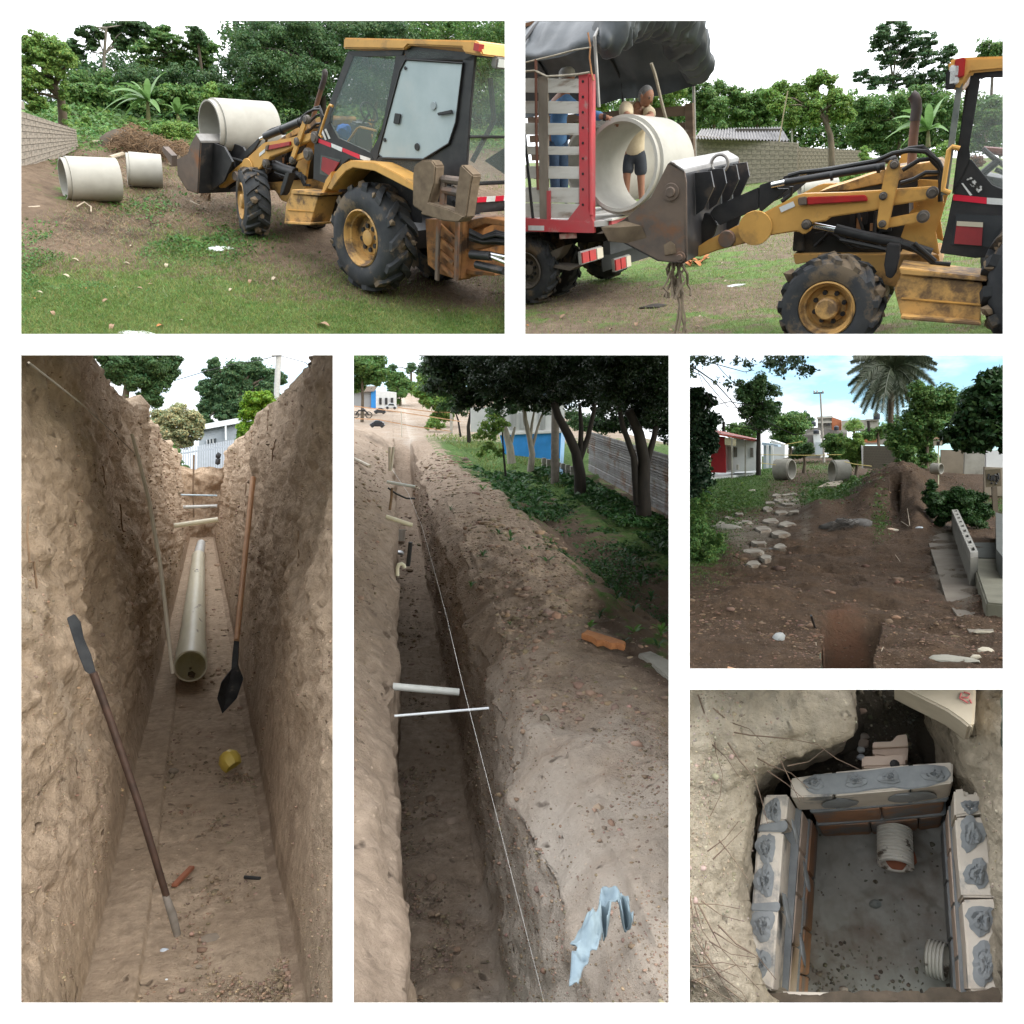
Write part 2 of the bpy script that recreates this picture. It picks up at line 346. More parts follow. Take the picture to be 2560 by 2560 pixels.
# ================================================================ the white panel wall with its six openings
BD = 6.0
def panel_wall():
    xs = sorted({-260, 2820} | {q for o in OPEN for q in (o[0], o[2])}); ys = sorted({-260, 2820} | {q for o in OPEN for q in (o[1], o[3])})
    mb = MB(); t = .005
    def w(x, y, dy): return Vector(((x - 1280) / FPX * BD, BD + dy, (1280 - y) / FPX * BD))
    solid = {}
    for i in range(len(xs) - 1):
        for j in range(len(ys) - 1):
            cx = (xs[i] + xs[i + 1]) / 2; cy = (ys[j] + ys[j + 1]) / 2
            solid[i, j] = not any(o[0] < cx < o[2] and o[1] < cy < o[3] for o in OPEN)
    for (i, j), on in solid.items():
        if not on: continue
        a, b, c, d = xs[i], xs[i + 1], ys[j], ys[j + 1]
        for dy in (0, t): mb.add([w(a, c, dy), w(b, c, dy), w(b, d, dy), w(a, d, dy)], [(0, 1, 2, 3)])
        for (ni, nj, p, q) in ((i - 1, j, (a, c), (a, d)), (i + 1, j, (b, c), (b, d)), (i, j - 1, (a, c), (b, c)), (i, j + 1, (a, d), (b, d))):
            if not solid.get((ni, nj), False): mb.add([w(*p, 0), w(*q, 0), w(*q, t), w(*p, t)], [(0, 1, 2, 3)])
    me = bpy.data.meshes.new('wall'); me.from_pydata(mb.v, [], mb.f); me.materials.append(mat('white_paint', (.9, .9, .9), rough=.9, spec=.1))
    bm = bmesh.new(); bm.from_mesh(me); bmesh.ops.remove_doubles(bm, verts=bm.verts, dist=1e-5); bmesh.ops.recalc_face_normals(bm, faces=bm.faces); bm.to_mesh(me); bm.free()
    o = bpy.data.objects.new('wall', me); COL.objects.link(o)
    props(o, None, None, None, 'structure')
panel_wall()

GR, GR2 = (.06, .13, .03), (.13, .20, .055)
M_g1 = ground_mat('field_soil', [(.20, .145, .10), (.15, .105, .072), (.075, .052, .038), (.30, .26, .22)], GR, GR2, sc=.9, bump=.06)
M_g2 = ground_mat('yard_soil', [(.22, .165, .12), (.16, .12, .085), (.09, .065, .05), (.3, .25, .2)], (.075, .14, .035), (.14, .2, .06), sc=.8, bump=.05)
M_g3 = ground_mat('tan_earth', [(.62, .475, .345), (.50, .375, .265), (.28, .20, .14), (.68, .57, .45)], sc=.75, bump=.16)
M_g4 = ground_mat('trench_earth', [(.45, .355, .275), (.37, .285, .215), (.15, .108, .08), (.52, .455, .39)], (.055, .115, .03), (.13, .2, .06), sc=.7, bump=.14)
M_g5 = ground_mat('red_brown_earth', [(.120, .078, .050), (.085, .056, .036), (.125, .066, .04), (.20, .175, .14)], (.045, .095, .022), (.085, .14, .035), sc=1.6, bump=.13)
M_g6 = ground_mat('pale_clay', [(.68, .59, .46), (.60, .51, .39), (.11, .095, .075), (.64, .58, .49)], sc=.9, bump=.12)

# ---- view 1: field
X, Y, P = planar(P1, 20, 1294, 868, 268, 4)
w = np.zeros(P.shape[:2] + (3,))
nz = fbm(P, .8, 3, 5)
gy = 690 - .0 * X
w[..., 0] = np.clip((Y - 640) / 70, 0, 1) * .75 + gauss(X, Y, 480, 615, 90, 28) * .6 + gauss(X, Y, 130, 470, 70, 40) * .45 + gauss(X, Y, 280, 600, 90, 60) * .2
w[..., 0] += .5 * (Y < 380)
w[..., 0] -= gauss(X, Y, 960, 700, 230, 50) * .55 + gauss(X, Y, 1180, 740, 90, 40) * .45 + gauss(X, Y, 640, 640, 60, 50) * .4
w[..., 1] = gauss(X, Y, 250, 560, 160, 50) * .6 + gauss(X, Y, 500, 590, 120, 25) * .5 + gauss(X, Y, 980, 690, 200, 40) * .7
w[..., 2] = gauss(X, Y, 440, 500, 160, 45) * .35
P[..., 2] += .05 * fbm(P, 1.2, 5, 3) + .22 * gauss(X, Y, 60, 470, 60, 40)
grid_obj('ground', P1, P, M_g1, np.clip(w, 0, 1), win=OPEN[0])
# ---- view 2: yard
X, Y, P = planar(P2, 1290, 2540, 868, 395, 4)
w = np.zeros(P.shape[:2] + (3,))
w[..., 0] = .55 + gauss(X, Y, 1500, 705, 250, 22) * .3 - gauss(X, Y, 1420, 735, 180, 26) * .75 - gauss(X, Y, 1850, 740, 160, 22) * .45 - gauss(X, Y, 1480, 825, 200, 20) * .25 - gauss(X, Y, 1950, 600, 60, 22) * .8
w[..., 1] = gauss(X, Y, 1400, 735, 160, 30) * .6
P[..., 2] += .03 * fbm(P, 1.0, 4, 8)
grid_obj('ground', P2, P, M_g2, np.clip(w, 0, 1), win=OPEN[1])

# ---- trench sections: profile columns swept along Y with rows spaced evenly in the picture
def sweep(fr, prof, Y0, Y1, rows, step, wfun=None):
    """prof: list of callables Y -> (X, Z) arrays; columns subdivided by 'step' counts"""
    q = np.linspace(1 / Y0, 1 / Y1, rows); Ys = 1 / q; cols = []
    for i in range(len(prof) - 1):
        A = np.array([prof[i](y) for y in Ys]); B = np.array([prof[i + 1](y) for y in Ys]); n = step[i]
        for k in range(n): cols.append(A + (B - A) * (k / n))
    cols.append(np.array([prof[-1](y) for y in Ys]))
    P = np.zeros((rows, len(cols), 3))
    for j, c in enumerate(cols): P[:, j, 0] = c[:, 0]; P[:, j, 1] = Ys; P[:, j, 2] = c[:, 1]
    return P
# view 3: Z measured from the trench floor; eye at 6.0
def wob(y, a, f, s): return a * (math.sin(y * f + s) + .6 * math.sin(y * f * 2.3 + s * 2))
def topz(y, base, s): return base + wob(y, .12, .55, s)
pr3 = [lambda y: (-14, 9.2), lambda y: (-3.3, 8.9), lambda y: (-2.45 + wob(y, .1, .4, 1), topz(y, 8.75, 1)), lambda y: (-1.95 + wob(y, .06, .5, 3), 4.2),
       lambda y: (-1.42, .9), lambda y: (-1.30, .06), lambda y: (-.74, .10), lambda y: (-.70, 0), lambda y: (.95, 0), lambda y: (1.09, .05), lambda y: (1.16, .7),
       lambda y: (1.60 + wob(y, .05, .5, 2), 3.6), lambda y: (2.25 + wob(y, .1, .35, 5), topz(y, 8.7, 4)), lambda y: (3.4, 9.6), lambda y: (14, 9.6)]
st3 = [6, 6, 130, 90, 16, 16, 3, 56, 5, 12, 60, 130, 8, 6]
P = sweep(P3, pr3, 5.9, 95, 430, st3)
N = normals(P); N *= np.sign((N * np.array([0, 0, 1])).sum(-1, keepdims=True).mean() + 1e-9)
X, Yy, Z = P[..., 0], P[..., 1], P[..., 2]
Q = P.copy(); Q[..., 1] *= .9
wall = np.clip((np.abs(X) - 1.2) / .4, 0, 1) * np.clip((Z - .3) / 1.0, 0, 1)
d = fbm(Q, .55, 6, 11, .55)
Qs = P.copy(); Qs[..., 2] *= .35; ridg = 1 - np.abs(fbm(Qs, 1.3, 4, 31))
d2 = fbm(P, 2.6, 3, 77)
amp = .24 * wall + .03
P += N * (amp * (d + .38 * (ridg - .6) * wall + .2 * d2) - .34 * wall * np.clip(vnoise(P * np.array([1.5, 1.3, 1.0]), 91) - .5, 0, 1) + .05 * wall * fbm(P, 6, 2, 17))[..., None] * np.where(X < 0, 1, 1)[..., None]
floor = 1 - np.clip((np.abs(X) - .9) / .3, 0, 1)
P[..., 2] += floor * (.05 * fbm(P, 1.6, 4, 19) + .09 * np.clip(fbm(P, 1.1, 3, 43), 0, 1) * np.clip(X + .1, 0, 1)) * (Z < .3)
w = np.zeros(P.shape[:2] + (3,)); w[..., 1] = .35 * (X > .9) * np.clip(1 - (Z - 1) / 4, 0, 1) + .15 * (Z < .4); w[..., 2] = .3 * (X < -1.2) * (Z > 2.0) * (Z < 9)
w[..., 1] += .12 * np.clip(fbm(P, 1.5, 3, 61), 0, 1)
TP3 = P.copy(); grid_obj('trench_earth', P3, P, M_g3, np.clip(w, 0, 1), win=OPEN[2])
# far end of that trench
gx, gz = np.meshgrid(np.linspace(-2.8, 2.8, 60), np.linspace(-.3, 7.4, 60)); E = np.stack([gx, 93 + 0 * gx, gz], -1); E[..., 1] += .5 * fbm(E, .8, 4, 5); E[..., 2] += .35 * (gz > 7) * fbm(E, 1.1, 2, 9)
grid_obj('trench_end', P3, E, M_g3, np.zeros(E.shape[:2] + (3,)), win=OPEN[2])

# view 4: Z from the general ground level; eye at 5.0, trench floor at -5
bank = lambda y: 1.2 * math.exp(-((y - 60) / 40) ** 2)
sl = lambda y: min(1, max(0, (y - 6.5) / 30))
pr4 = [lambda y: (-16, 2.6), lambda y: (-5.5, 2.4), lambda y: (-1.6, 1.0), lambda y: (-.25 + wob(y, .05, .9, 1), .12), lambda y: (.05 + wob(y, .05, .9, 1), -.15), lambda y: (0.05 + wob(y, .04, 1.1, 1), -3.25), lambda y: (.1, -3.4),
       lambda y: (1.46, -3.4), lambda y: (1.53, -3.25), lambda y: (1.72 + wob(y, .06, .8, 2) - .1, -1.7), lambda y: (1.68 + wob(y, .08, .7, 4), -.35), lambda y: (2.1 + wob(y, .1, .6, 4), .05), lambda y: (3.3, .3), lambda y: (4.9, .12),
       lambda y: (6.2, -.55), lambda y: (7.6, -.3), lambda y: (11, -.1), lambda y: (26, .1)]
st4 = [6, 16, 30, 6, 40, 4, 60, 4, 60, 50, 10, 50, 50, 40, 40, 60, 20]
def tr_end(y): return 1 if y < 70 else 0
P = sweep(P4, pr4, 5.2, 170, 470, st4)
N = normals(P); N *= np.sign(N[..., 2:3].mean())
X, Yy, Z = P[..., 0].copy(), P[..., 1], P[..., 2].copy()
k = np.clip((Yy - 66) / 12, 0, 1)[..., :]; k = k * k * (3 - 2 * k)
P[..., 2] = P[..., 2] * (1 - k) + np.where(Yy > 1, 0, 0) * k                    # trench and bank die out into the road
P[..., 2] += 3.6 * np.clip((Yy - 85) / 80, 0, 1) ** 1.3                             # the road climbs beyond
wl4 = ((X > -.1) & (X < 2.3) & (Z < .1)).astype(float) * (1 - k)
ot = (1 - wl4)
P += N * ((.10 * fbm(P, .7, 6, 21, .55)) * (1 - k * .8) + .06 * fbm(P, 2.4, 4, 7) * (1 - k))[..., None]
P[..., 2] += ot * (1 - k) * (.10 * fbm(P, .55, 4, 71) + .12 * np.clip(fbm(P, 1.1, 3, 13), 0, 1))
w = np.zeros(P.shape[:2] + (3,))
w[..., 0] = (1 - k) * (np.clip((X - 3.6) / 1.5, 0, 1) * .66 - .45 * gauss(X, Yy, 6.3, 22, 1.0, 14) - .35 * (X > 10)) + .45 * (X > 3.0) * np.clip((Yy - 35) / 20, 0, 1) * (Yy < 84) + .35 * (X < -7) * (Yy > 90) + .3 * (X > 9) * (Yy > 90)
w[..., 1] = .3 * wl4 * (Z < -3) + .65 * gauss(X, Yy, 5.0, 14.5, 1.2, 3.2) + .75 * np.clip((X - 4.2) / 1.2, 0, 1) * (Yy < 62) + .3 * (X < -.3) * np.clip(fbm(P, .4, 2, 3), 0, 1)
w[..., 2] = .38 * k + .55 * gauss(X, Yy, 2.6, 9, 1.4, 5) + .25 * gauss(X, Z, 1.6, -1.4, .5, 1.6)
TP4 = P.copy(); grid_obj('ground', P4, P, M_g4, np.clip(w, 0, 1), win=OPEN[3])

# view 5: road end with heaps and a pit in front
X, Y, P = planar(P5, 1694, 2560, 1850, 1143, 3.0)
Xw, Yw = P[..., 0].copy(), P[..., 1].copy()
w = np.zeros(P.shape[:2] + (3,))
def vg(cx, cy, sx, sy, rot=0): a = v5(cx, cy); return gauss(X, Y, a[0], a[1], sx * .414, sy * .414, rot)
w[..., 0] = np.clip((v5(0, 1010)[1] - Y) / 30, 0, 1) * .75 - vg(600, 950, 90, 170) * .65 - vg(740, 740, 100, 30) * .35 - vg(620, 1020, 120, 60) * .3 + vg(60, 1150, 120, 130) * .9 + vg(880, 880, 150, 60) * .4 + vg(1170, 1060, 40, 60) * .5
w[..., 0] -= vg(1300, 850, 260, 130) * 1.0 + vg(1150, 740, 130, 40) * .5 + vg(1750, 800, 200, 70) * .8 + vg(760, 660, 250, 14) * .8 + vg(640, 850, 90, 40) * .3 + vg(250, 1050, 90, 60) * .5
w[..., 1] = vg(940, 1720, 110, 120) * .7 + vg(300, 1450, 300, 50) * .2 + .15
w[..., 2] = vg(440, 1150, 150, 120) * .55 + vg(1560, 1250, 90, 220) * .7 + vg(1700, 1500, 80, 200) * .4 + vg(600, 900, 90, 100) * .6 + vg(240, 1060, 110, 70) * .6 + vg(720, 1080, 40, 140) * .35 - vg(930, 1650, 160, 150)
h = .03 * fbm(P, 1.4, 5, 4) + .06 * fbm(P, .35, 3, 14) * (Yw < 30)
h += .5 * vg(1080, 960, 110, 75) + .85 * vg(1330, 890, 150, 70) + .35 * vg(1150, 860, 130, 60) + .5 * vg(1380, 1040, 60, 50) + .4 * vg(800, 1000, 90, 40) + .35 * vg(900, 1480, 330, 60) * .5 + .25 * vg(350, 1550, 250, 60) + .9 * vg(1700, 780, 200, 50)
h += .05 * np.sin(Yw * 5 + 2 * fbm(P, .6, 2, 8)) * vg(700, 1300, 500, 160)
sx0, sx1 = v5(1215, 0)[0], v5(1285, 0)[0]
slot = np.clip((X - sx0) / 4, 0, 1) * np.clip((sx1 - X) / 4, 0, 1) * np.clip((Y - v5(0, 950)[1]) / 6, 0, 1) * np.clip((v5(0, 1085)[1] - Y) / 25, 0, 1)
h = h + .15 * (fbm(P, 1.1, 4, 33) + .2) * (vg(1200, 930, 220, 120) + vg(1350, 880, 150, 100)); h = h * (1 - slot * .38)
pxa = v5(790, 0)[0] + (v5(0, 1900)[1] - Y) * .12; pxb = v5(1115, 0)[0] + (v5(0, 1900)[1] - Y) * .20
wobx = 9 * fbm(np.stack([X * .01, Y * .05, 0 * X], -1), 1, 4, 2)
pit = np.clip((X - pxa - wobx) / 10, 0, 1) * np.clip((pxb - X + wobx) / 14, 0, 1)
pit = pit * np.clip((Y - v5(0, 1590)[1] - .06 * np.abs(X - 2115)) / 60, 0, 1) ** 1.3
P[..., 2] = h * (1 - pit) - 1.15 * pit
P[..., 2] += .06 * fbm(P, 2.6, 5, 14) * np.clip((Y - v5(0, 1000)[1]) / 60, 0, 1)
T5 = (X.copy(), Y.copy(), P.copy()); grid_obj('ground', P5, P, M_g5, np.clip(w, 0, 1), win=OPEN[4])

# view 6: clay banks round the pit, control net (picture position, height above the block tops)
net = [(-60, [(-60, 1.5), (400, 1.3), (880, 1.0), (975, -1.2), (1395, -1.2), (1560, .5), (1990, 1.1)]),
       (230, [(-60, 1.5), (420, 1.3), (925, .95), (1000, -1.2), (1390, -1.2), (1700, .8), (1990, 1.1)]),
       (400, [(-60, 1.5), (330, 1.2), (600, .9), (900, -1.2), (1400, -1.3), (1750, .8), (1990, 1.1)]),
       (520, [(-60, 1.5), (250, 1.2), (400, .85), (640, -1.4), (1450, -1.4), (1785, .8), (1990, 1.1)]),
       (640, [(-60, 1.4), (220, 1.15), (365, .8), (480, -2.6), (1600, -2.6), (1815, .8), (1990, 1.1)]),
       (850, [(-60, 1.4), (180, 1.1), (322, .8), (450, -2.6), (1750, -2.6), (1842, .8), (1990, 1.1)]),
       (1100, [(-60, 1.35), (150, 1.05), (272, .75), (440, -2.6), (1770, -2.6), (1868, .8), (1990, 1.05)]),
       (1280, [(-60, 1.3), (130, 1.0), (250, .7), (420, -2.6), (1790, -2.6), (1898, .8), (1990, 1.0)]),
       (1500, [(-60, 1.2), (140, .95), (283, .65), (400, -2.6), (1800, -2.6), (1925, .8), (1990, .9)]),
       (1680, [(-60, 1.1), (180, .9), (345, .5), (420, -2.6), (1800, -2.6), (1945, .7), (1990, .8)]),
       (1810, [(-60, 1.0), (260, .8), (450, .35), (520, -2.6), (1800, -2.6), (1960, .6), (1990, .7)]),
       (1880, [(-60, .95), (330, .7), (565, .25), (600, -2.6), (1800, -2.6), (1965, .6), (1990, .6)]),
       (1985, [(-60, .9), (400, .6), (600, .2), (640, -2.6), (1800, -2.6), (1970, .6), (1990, .6)])]
def lin(a, b, n): return [a + (b - a) * (i / n) for i in range(n)]
seg = [70, 60, 46, 60, 46, 40]
ry = []
for i in range(len(net) - 1): ry += lin(net[i][0], net[i + 1][0], max(4, int((net[i + 1][0] - net[i][0]) / 8)))
ry.append(net[-1][0]); yy = [r[0] for r in net]; ctl = np.array([r[1] for r in net], float)
G = np.zeros((len(ry), sum(seg) + 1, 3)); U = np.zeros(G.shape[:2])
for a, y in enumerate(ry):
    row = [(np.interp(y, yy, ctl[:, c, 0]), np.interp(y, yy, ctl[:, c, 1])) for c in range(7)]; j = 0
    for c in range(6):
        for q in range(seg[c] + (c == 5)):
            t = q / seg[c]; x = row[c][0] * (1 - t) + row[c + 1][0] * t; z = row[c][1] * (1 - t) + row[c + 1][1] * t
            G[a, j] = P6.pl(w6(x, y), 2, z); U[a, j] = c + t; j += 1
N = normals(G); N *= np.sign(N[..., 2:3].mean())
rough6 = np.where((U > 3.0) & (U < 4.0), .05, .13)
G += N * (rough6 * fbm(G, .9, 6, 51, .58) + .05 * (1 - np.abs(fbm(G * np.array([1, .45, 1]), 1.6, 3, 23))))[..., None]
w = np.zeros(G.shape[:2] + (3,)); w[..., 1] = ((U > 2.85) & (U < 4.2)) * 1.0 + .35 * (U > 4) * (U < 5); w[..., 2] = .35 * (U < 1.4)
TP6 = (G.copy(), U.copy()); grid_obj('earth_banks', P6, G, M_g6, np.clip(w, 0, 1), win=OPEN[5])

for o in S.objects: DONE.add(o.name)
# ================================================================ shared object materials
YEL = mat('yellow_paint', (.66, .37, .10), (.56, .31, .085), 4, .5, dirt=(.17, .115, .07), dsc=2.2, dth=.54, dw=.2, bump=.004, bsc=9)
YEL2 = mat('scuffed_yellow_paint', (.62, .36, .12), (.5, .3, .11), 5, .6, dirt=(.16, .10, .055), dsc=3.2, dth=.47, dw=.12, bump=.006, bsc=12)
BLK = mat('black_paint', (.018, .019, .022), (.035, .034, .036), 5, .45, dirt=(.11, .085, .065), dsc=2.5, dth=.6, dw=.15)
RUB = mat('tyre_rubber', (.030, .033, .038), (.05, .052, .055), 5, .85, dirt=(.14, .105, .07), dsc=2.6, dth=.53, dw=.08, bump=.01, bsc=14)
MUD = mat('dried_mud', (.20, .15, .10), (.13, .095, .065), 6, .95, bump=.03, bsc=8)
RUST = mat('rusty_steel', (.20, .15, .12), (.12, .10, .09), 3, .6, dirt=(.26, .12, .06), dsc=1.8, dth=.52, dw=.12, bump=.006, bsc=10, metal=.3)
STEEL = mat('worn_steel', (.33, .32, .31), (.22, .21, .2), 4, .45, metal=.5)
CHROME = mat('chrome', (.7, .7, .72), rough=.2, metal=1)
GLASS = mat('cab_glass', (.22, .27, .27), rough=.05, alpha=.22, spec=.6)
FROST = mat('frosted_door_glass', (.40, .47, .50), (.33, .40, .43), 1.5, .22, spec=.6, dirt=(.46, .47, .46), dsc=1.1, dth=.55, dw=.3)
REDL = mat('red_lens', (.45, .03, .03), (.3, .03, .03), 6, .35)
REDT = mat('red_tape', (.62, .02, .05), rough=.4); WHT = mat('white_tape', (.75, .77, .78), (.6, .62, .62), 6, .4)
CONC = mat('pale_concrete', (.43, .415, .375), (.35, .335, .30), 2.2, .9, dirt=(.30, .28, .25), dsc=1.4, dth=.6, dw=.15, bump=.006, bsc=14)
CONC2 = mat('grey_concrete', (.36, .35, .31), (.27, .26, .23), 2.2, .9, dirt=(.16, .15, .13), dsc=1.6, dth=.56, dw=.15, bump=.008, bsc=12)
BLUE = mat('blue_cloth', (.03, .20, .62), (.02, .12, .45), 8, .8, bump=.02, bsc=8)
HOSE = mat('black_hose', (.015, .015, .016), rough=.5)

def circ_lug_wheel(th, c, ax, Rt, wid, Rr, lugs, tag, mud=False, tyre_mat=None, rim_mat=None, seed=0, hubstyle=0):
    """wheel: c = centre of the outer face, ax = outward axis"""
    ax = Vector(ax).normalized(); up = Vector((0, 0, 1)); fw = up.cross(ax).normalized(); up = ax.cross(fw)
    def P(a, r, t): return c + ax * t + (fw * math.cos(a) + up * math.sin(a)) * r
    T = MB(); k = Rt * .93
    T.lathe([(-.02, Rr), (.005, Rr + .03 * Rt), (.03, Rr + (k - Rr) * .45), (.0, k * .93), (-.05, k * .985), (-wid * .5, k), (-wid + .05, k * .985), (-wid, k * .93), (-wid - .03, Rr + (k - Rr) * .45), (-wid, Rr)], c, ax, 48, close=True)
    tyre = th.part(T, 'tyre', tyre_mat or RUB, ang=40)
    L = MB()
    for i in range(lugs):
        for sd in (0, 1):
            a0 = 2 * PI * (i + .5 * sd) / lugs; da = 2 * PI / lugs
            o0, o1 = (0.0, -wid * .56) if sd == 0 else (-wid, -wid * .44)
            w0 = da * .42; sk = da * .75
            ro = Rt; ri = k * .97
            vs = []
            for (t, a, hw, r_o, r_i) in ((o0, a0, w0, ro * .955, k * .86), ((o0 * .7 + o1 * .3), a0 + sk * .35, w0, ro, ri), (o1, a0 + sk, w0 * .8, ro, ri)):
                vs += [P(a, r_i, t), P(a + hw, r_i, t), P(a + hw * .9, r_o, t), P(a + hw * .1, r_o, t)]
            fs = [(3, 2, 1, 0), (8, 9, 10, 11)]
            for q in range(2):
                b = q * 4
                for e in range(4): fs.append((b + e, b + (e + 1) % 4, b + 4 + (e + 1) % 4, b + 4 + e))
            n0 = len(L.v); L.v += vs; L.f += [tuple(x + n0 for x in f) for f in fs]
    th.part(L, 'tread_lug', tyre_mat or RUB, parent=tyre, kind='stuff', smooth=False)
    if mud:
        rng = random.Random(seed); m = MB()
        for i in range(26):
            a = rng.uniform(0, 2 * PI); m.blob(P(a, Rt * rng.uniform(.9, .97), -rng.uniform(0, wid)), rng.uniform(.03, .075), seed + i, .5, 1)
        th.part(m, 'mud', MUD, parent=tyre, kind='stuff')
    rm = MB(); d = wid * .42
    rm.lathe([(.0, Rr * 1.02), (.015, Rr * .97), (-.02, Rr * .93), (-d * .35, Rr * .88), (-d * .4, Rr * .82), (-d, Rr * .78), (-d, Rr * .62), (-d * .9, Rr * .58), (-d * .82, Rr * .2), (-d * .82, 0.001)], c, ax, 40)
    rim = th.part(rm, 'rim', rim_mat or YEL2, ang=30)
    h = MB()
    if hubstyle == 0: h.lathe([(-d * .85, Rr * .3), (-d * .6, Rr * .28), (-d * .55, Rr * .22), (-d * .55, .001)], c, ax, 24)
    else: h.lathe([(-d * .85, Rr * .42), (d * .05, Rr * .4), (d * .15, Rr * .34), (d * .15, .001)], c, ax, 28)
    th.part(h, 'hub', rim_mat or YEL2, parent=rim)
    for i in range(8):
        a = 2 * PI * i / 8 + .3; pp = P(a, Rr * .42 if hubstyle == 0 else Rr * .56, -d * .82)
        th.part(MB().lathe([(0, .034 * Rr / .35), (.03, .03 * Rr / .35), (.03, .001)], pp, ax, 7), 'wheel_nut', BLK, parent=rim)
    return tyre

def homog(pairs):
    def nrm(P): m = P.mean(0); k = 1 / P.std(); return np.array([[k, 0, -k * m[0]], [0, k, -k * m[1]], [0, 0, 1]])
    X = np.array([p[0] for p in pairs], float); U = np.array([p[1] for p in pairs], float); T, Q = nrm(X), nrm(U); A = []
    for a, b in zip(X, U):
        x, y, _ = T @ [a[0], a[1], 1]; u, v, _ = Q @ [b[0], b[1], 1]
        A.append([x, y, 1, 0, 0, 0, -u * x, -u * y, -u]); A.append([0, 0, 0, x, y, 1, -v * x, -v * y, -v])
    A = np.array(A); A = np.vstack([A, np.eye(9)[6:8] * .35]); _, _, V = np.linalg.svd(A); return np.linalg.inv(Q) @ V[-1].reshape(3, 3) @ T
def happly(H, p): q = H @ np.array([p[0], p[1], 1.0]); return (q[0] / q[2], q[1] / q[2])
# matching points of the machine in the yard view and in the field view (same side of the same kind of machine)
PAIR = [((2382, 491), (793, 348)), ((2354, 636), (785, 437)), ((2256, 670), (715, 471)), ((2467, 698), (799, 504)), ((2253, 807), (698, 535)), ((2451, 827), (777, 578)), ((2235, 409), (775, 300)), ((2209, 489), (757, 355)),
        ((2206, 560), (755, 405)), ((2016, 560), (670, 418)), ((2385, 367), (812, 259)), ((2020, 500), (659, 375)), ((2171, 496), (739, 357)), ((2372, 152), (857, 108)), ((2434, 177), (876, 133))]
HBA = homog(PAIR); HAB = np.linalg.inv(HBA)
class Side:
    """pick points on upright planes (lateral offset y) of the machine from either view's picture"""
    def __init__(s, fr, which): s.fr = fr; s.w = which
    def A(s, p, y): return s.fr.pl(p if s.w == 1 else happly(HAB, p), 1, y)
    def B(s, p, y): return s.fr.pl(p if s.w == 2 else happly(HBA, p), 1, y)
    def a2(s, L, y): return [s.A(a2(*q), y) for q in L]
    def b2(s, L, y): return [s.B(b2(*q), y) for q in L]
    def b1(s, L, y): return [s.B(b1(*q), y) for q in L]
    def a1(s, L, y): return [s.A(a1(*q), y) for q in L]

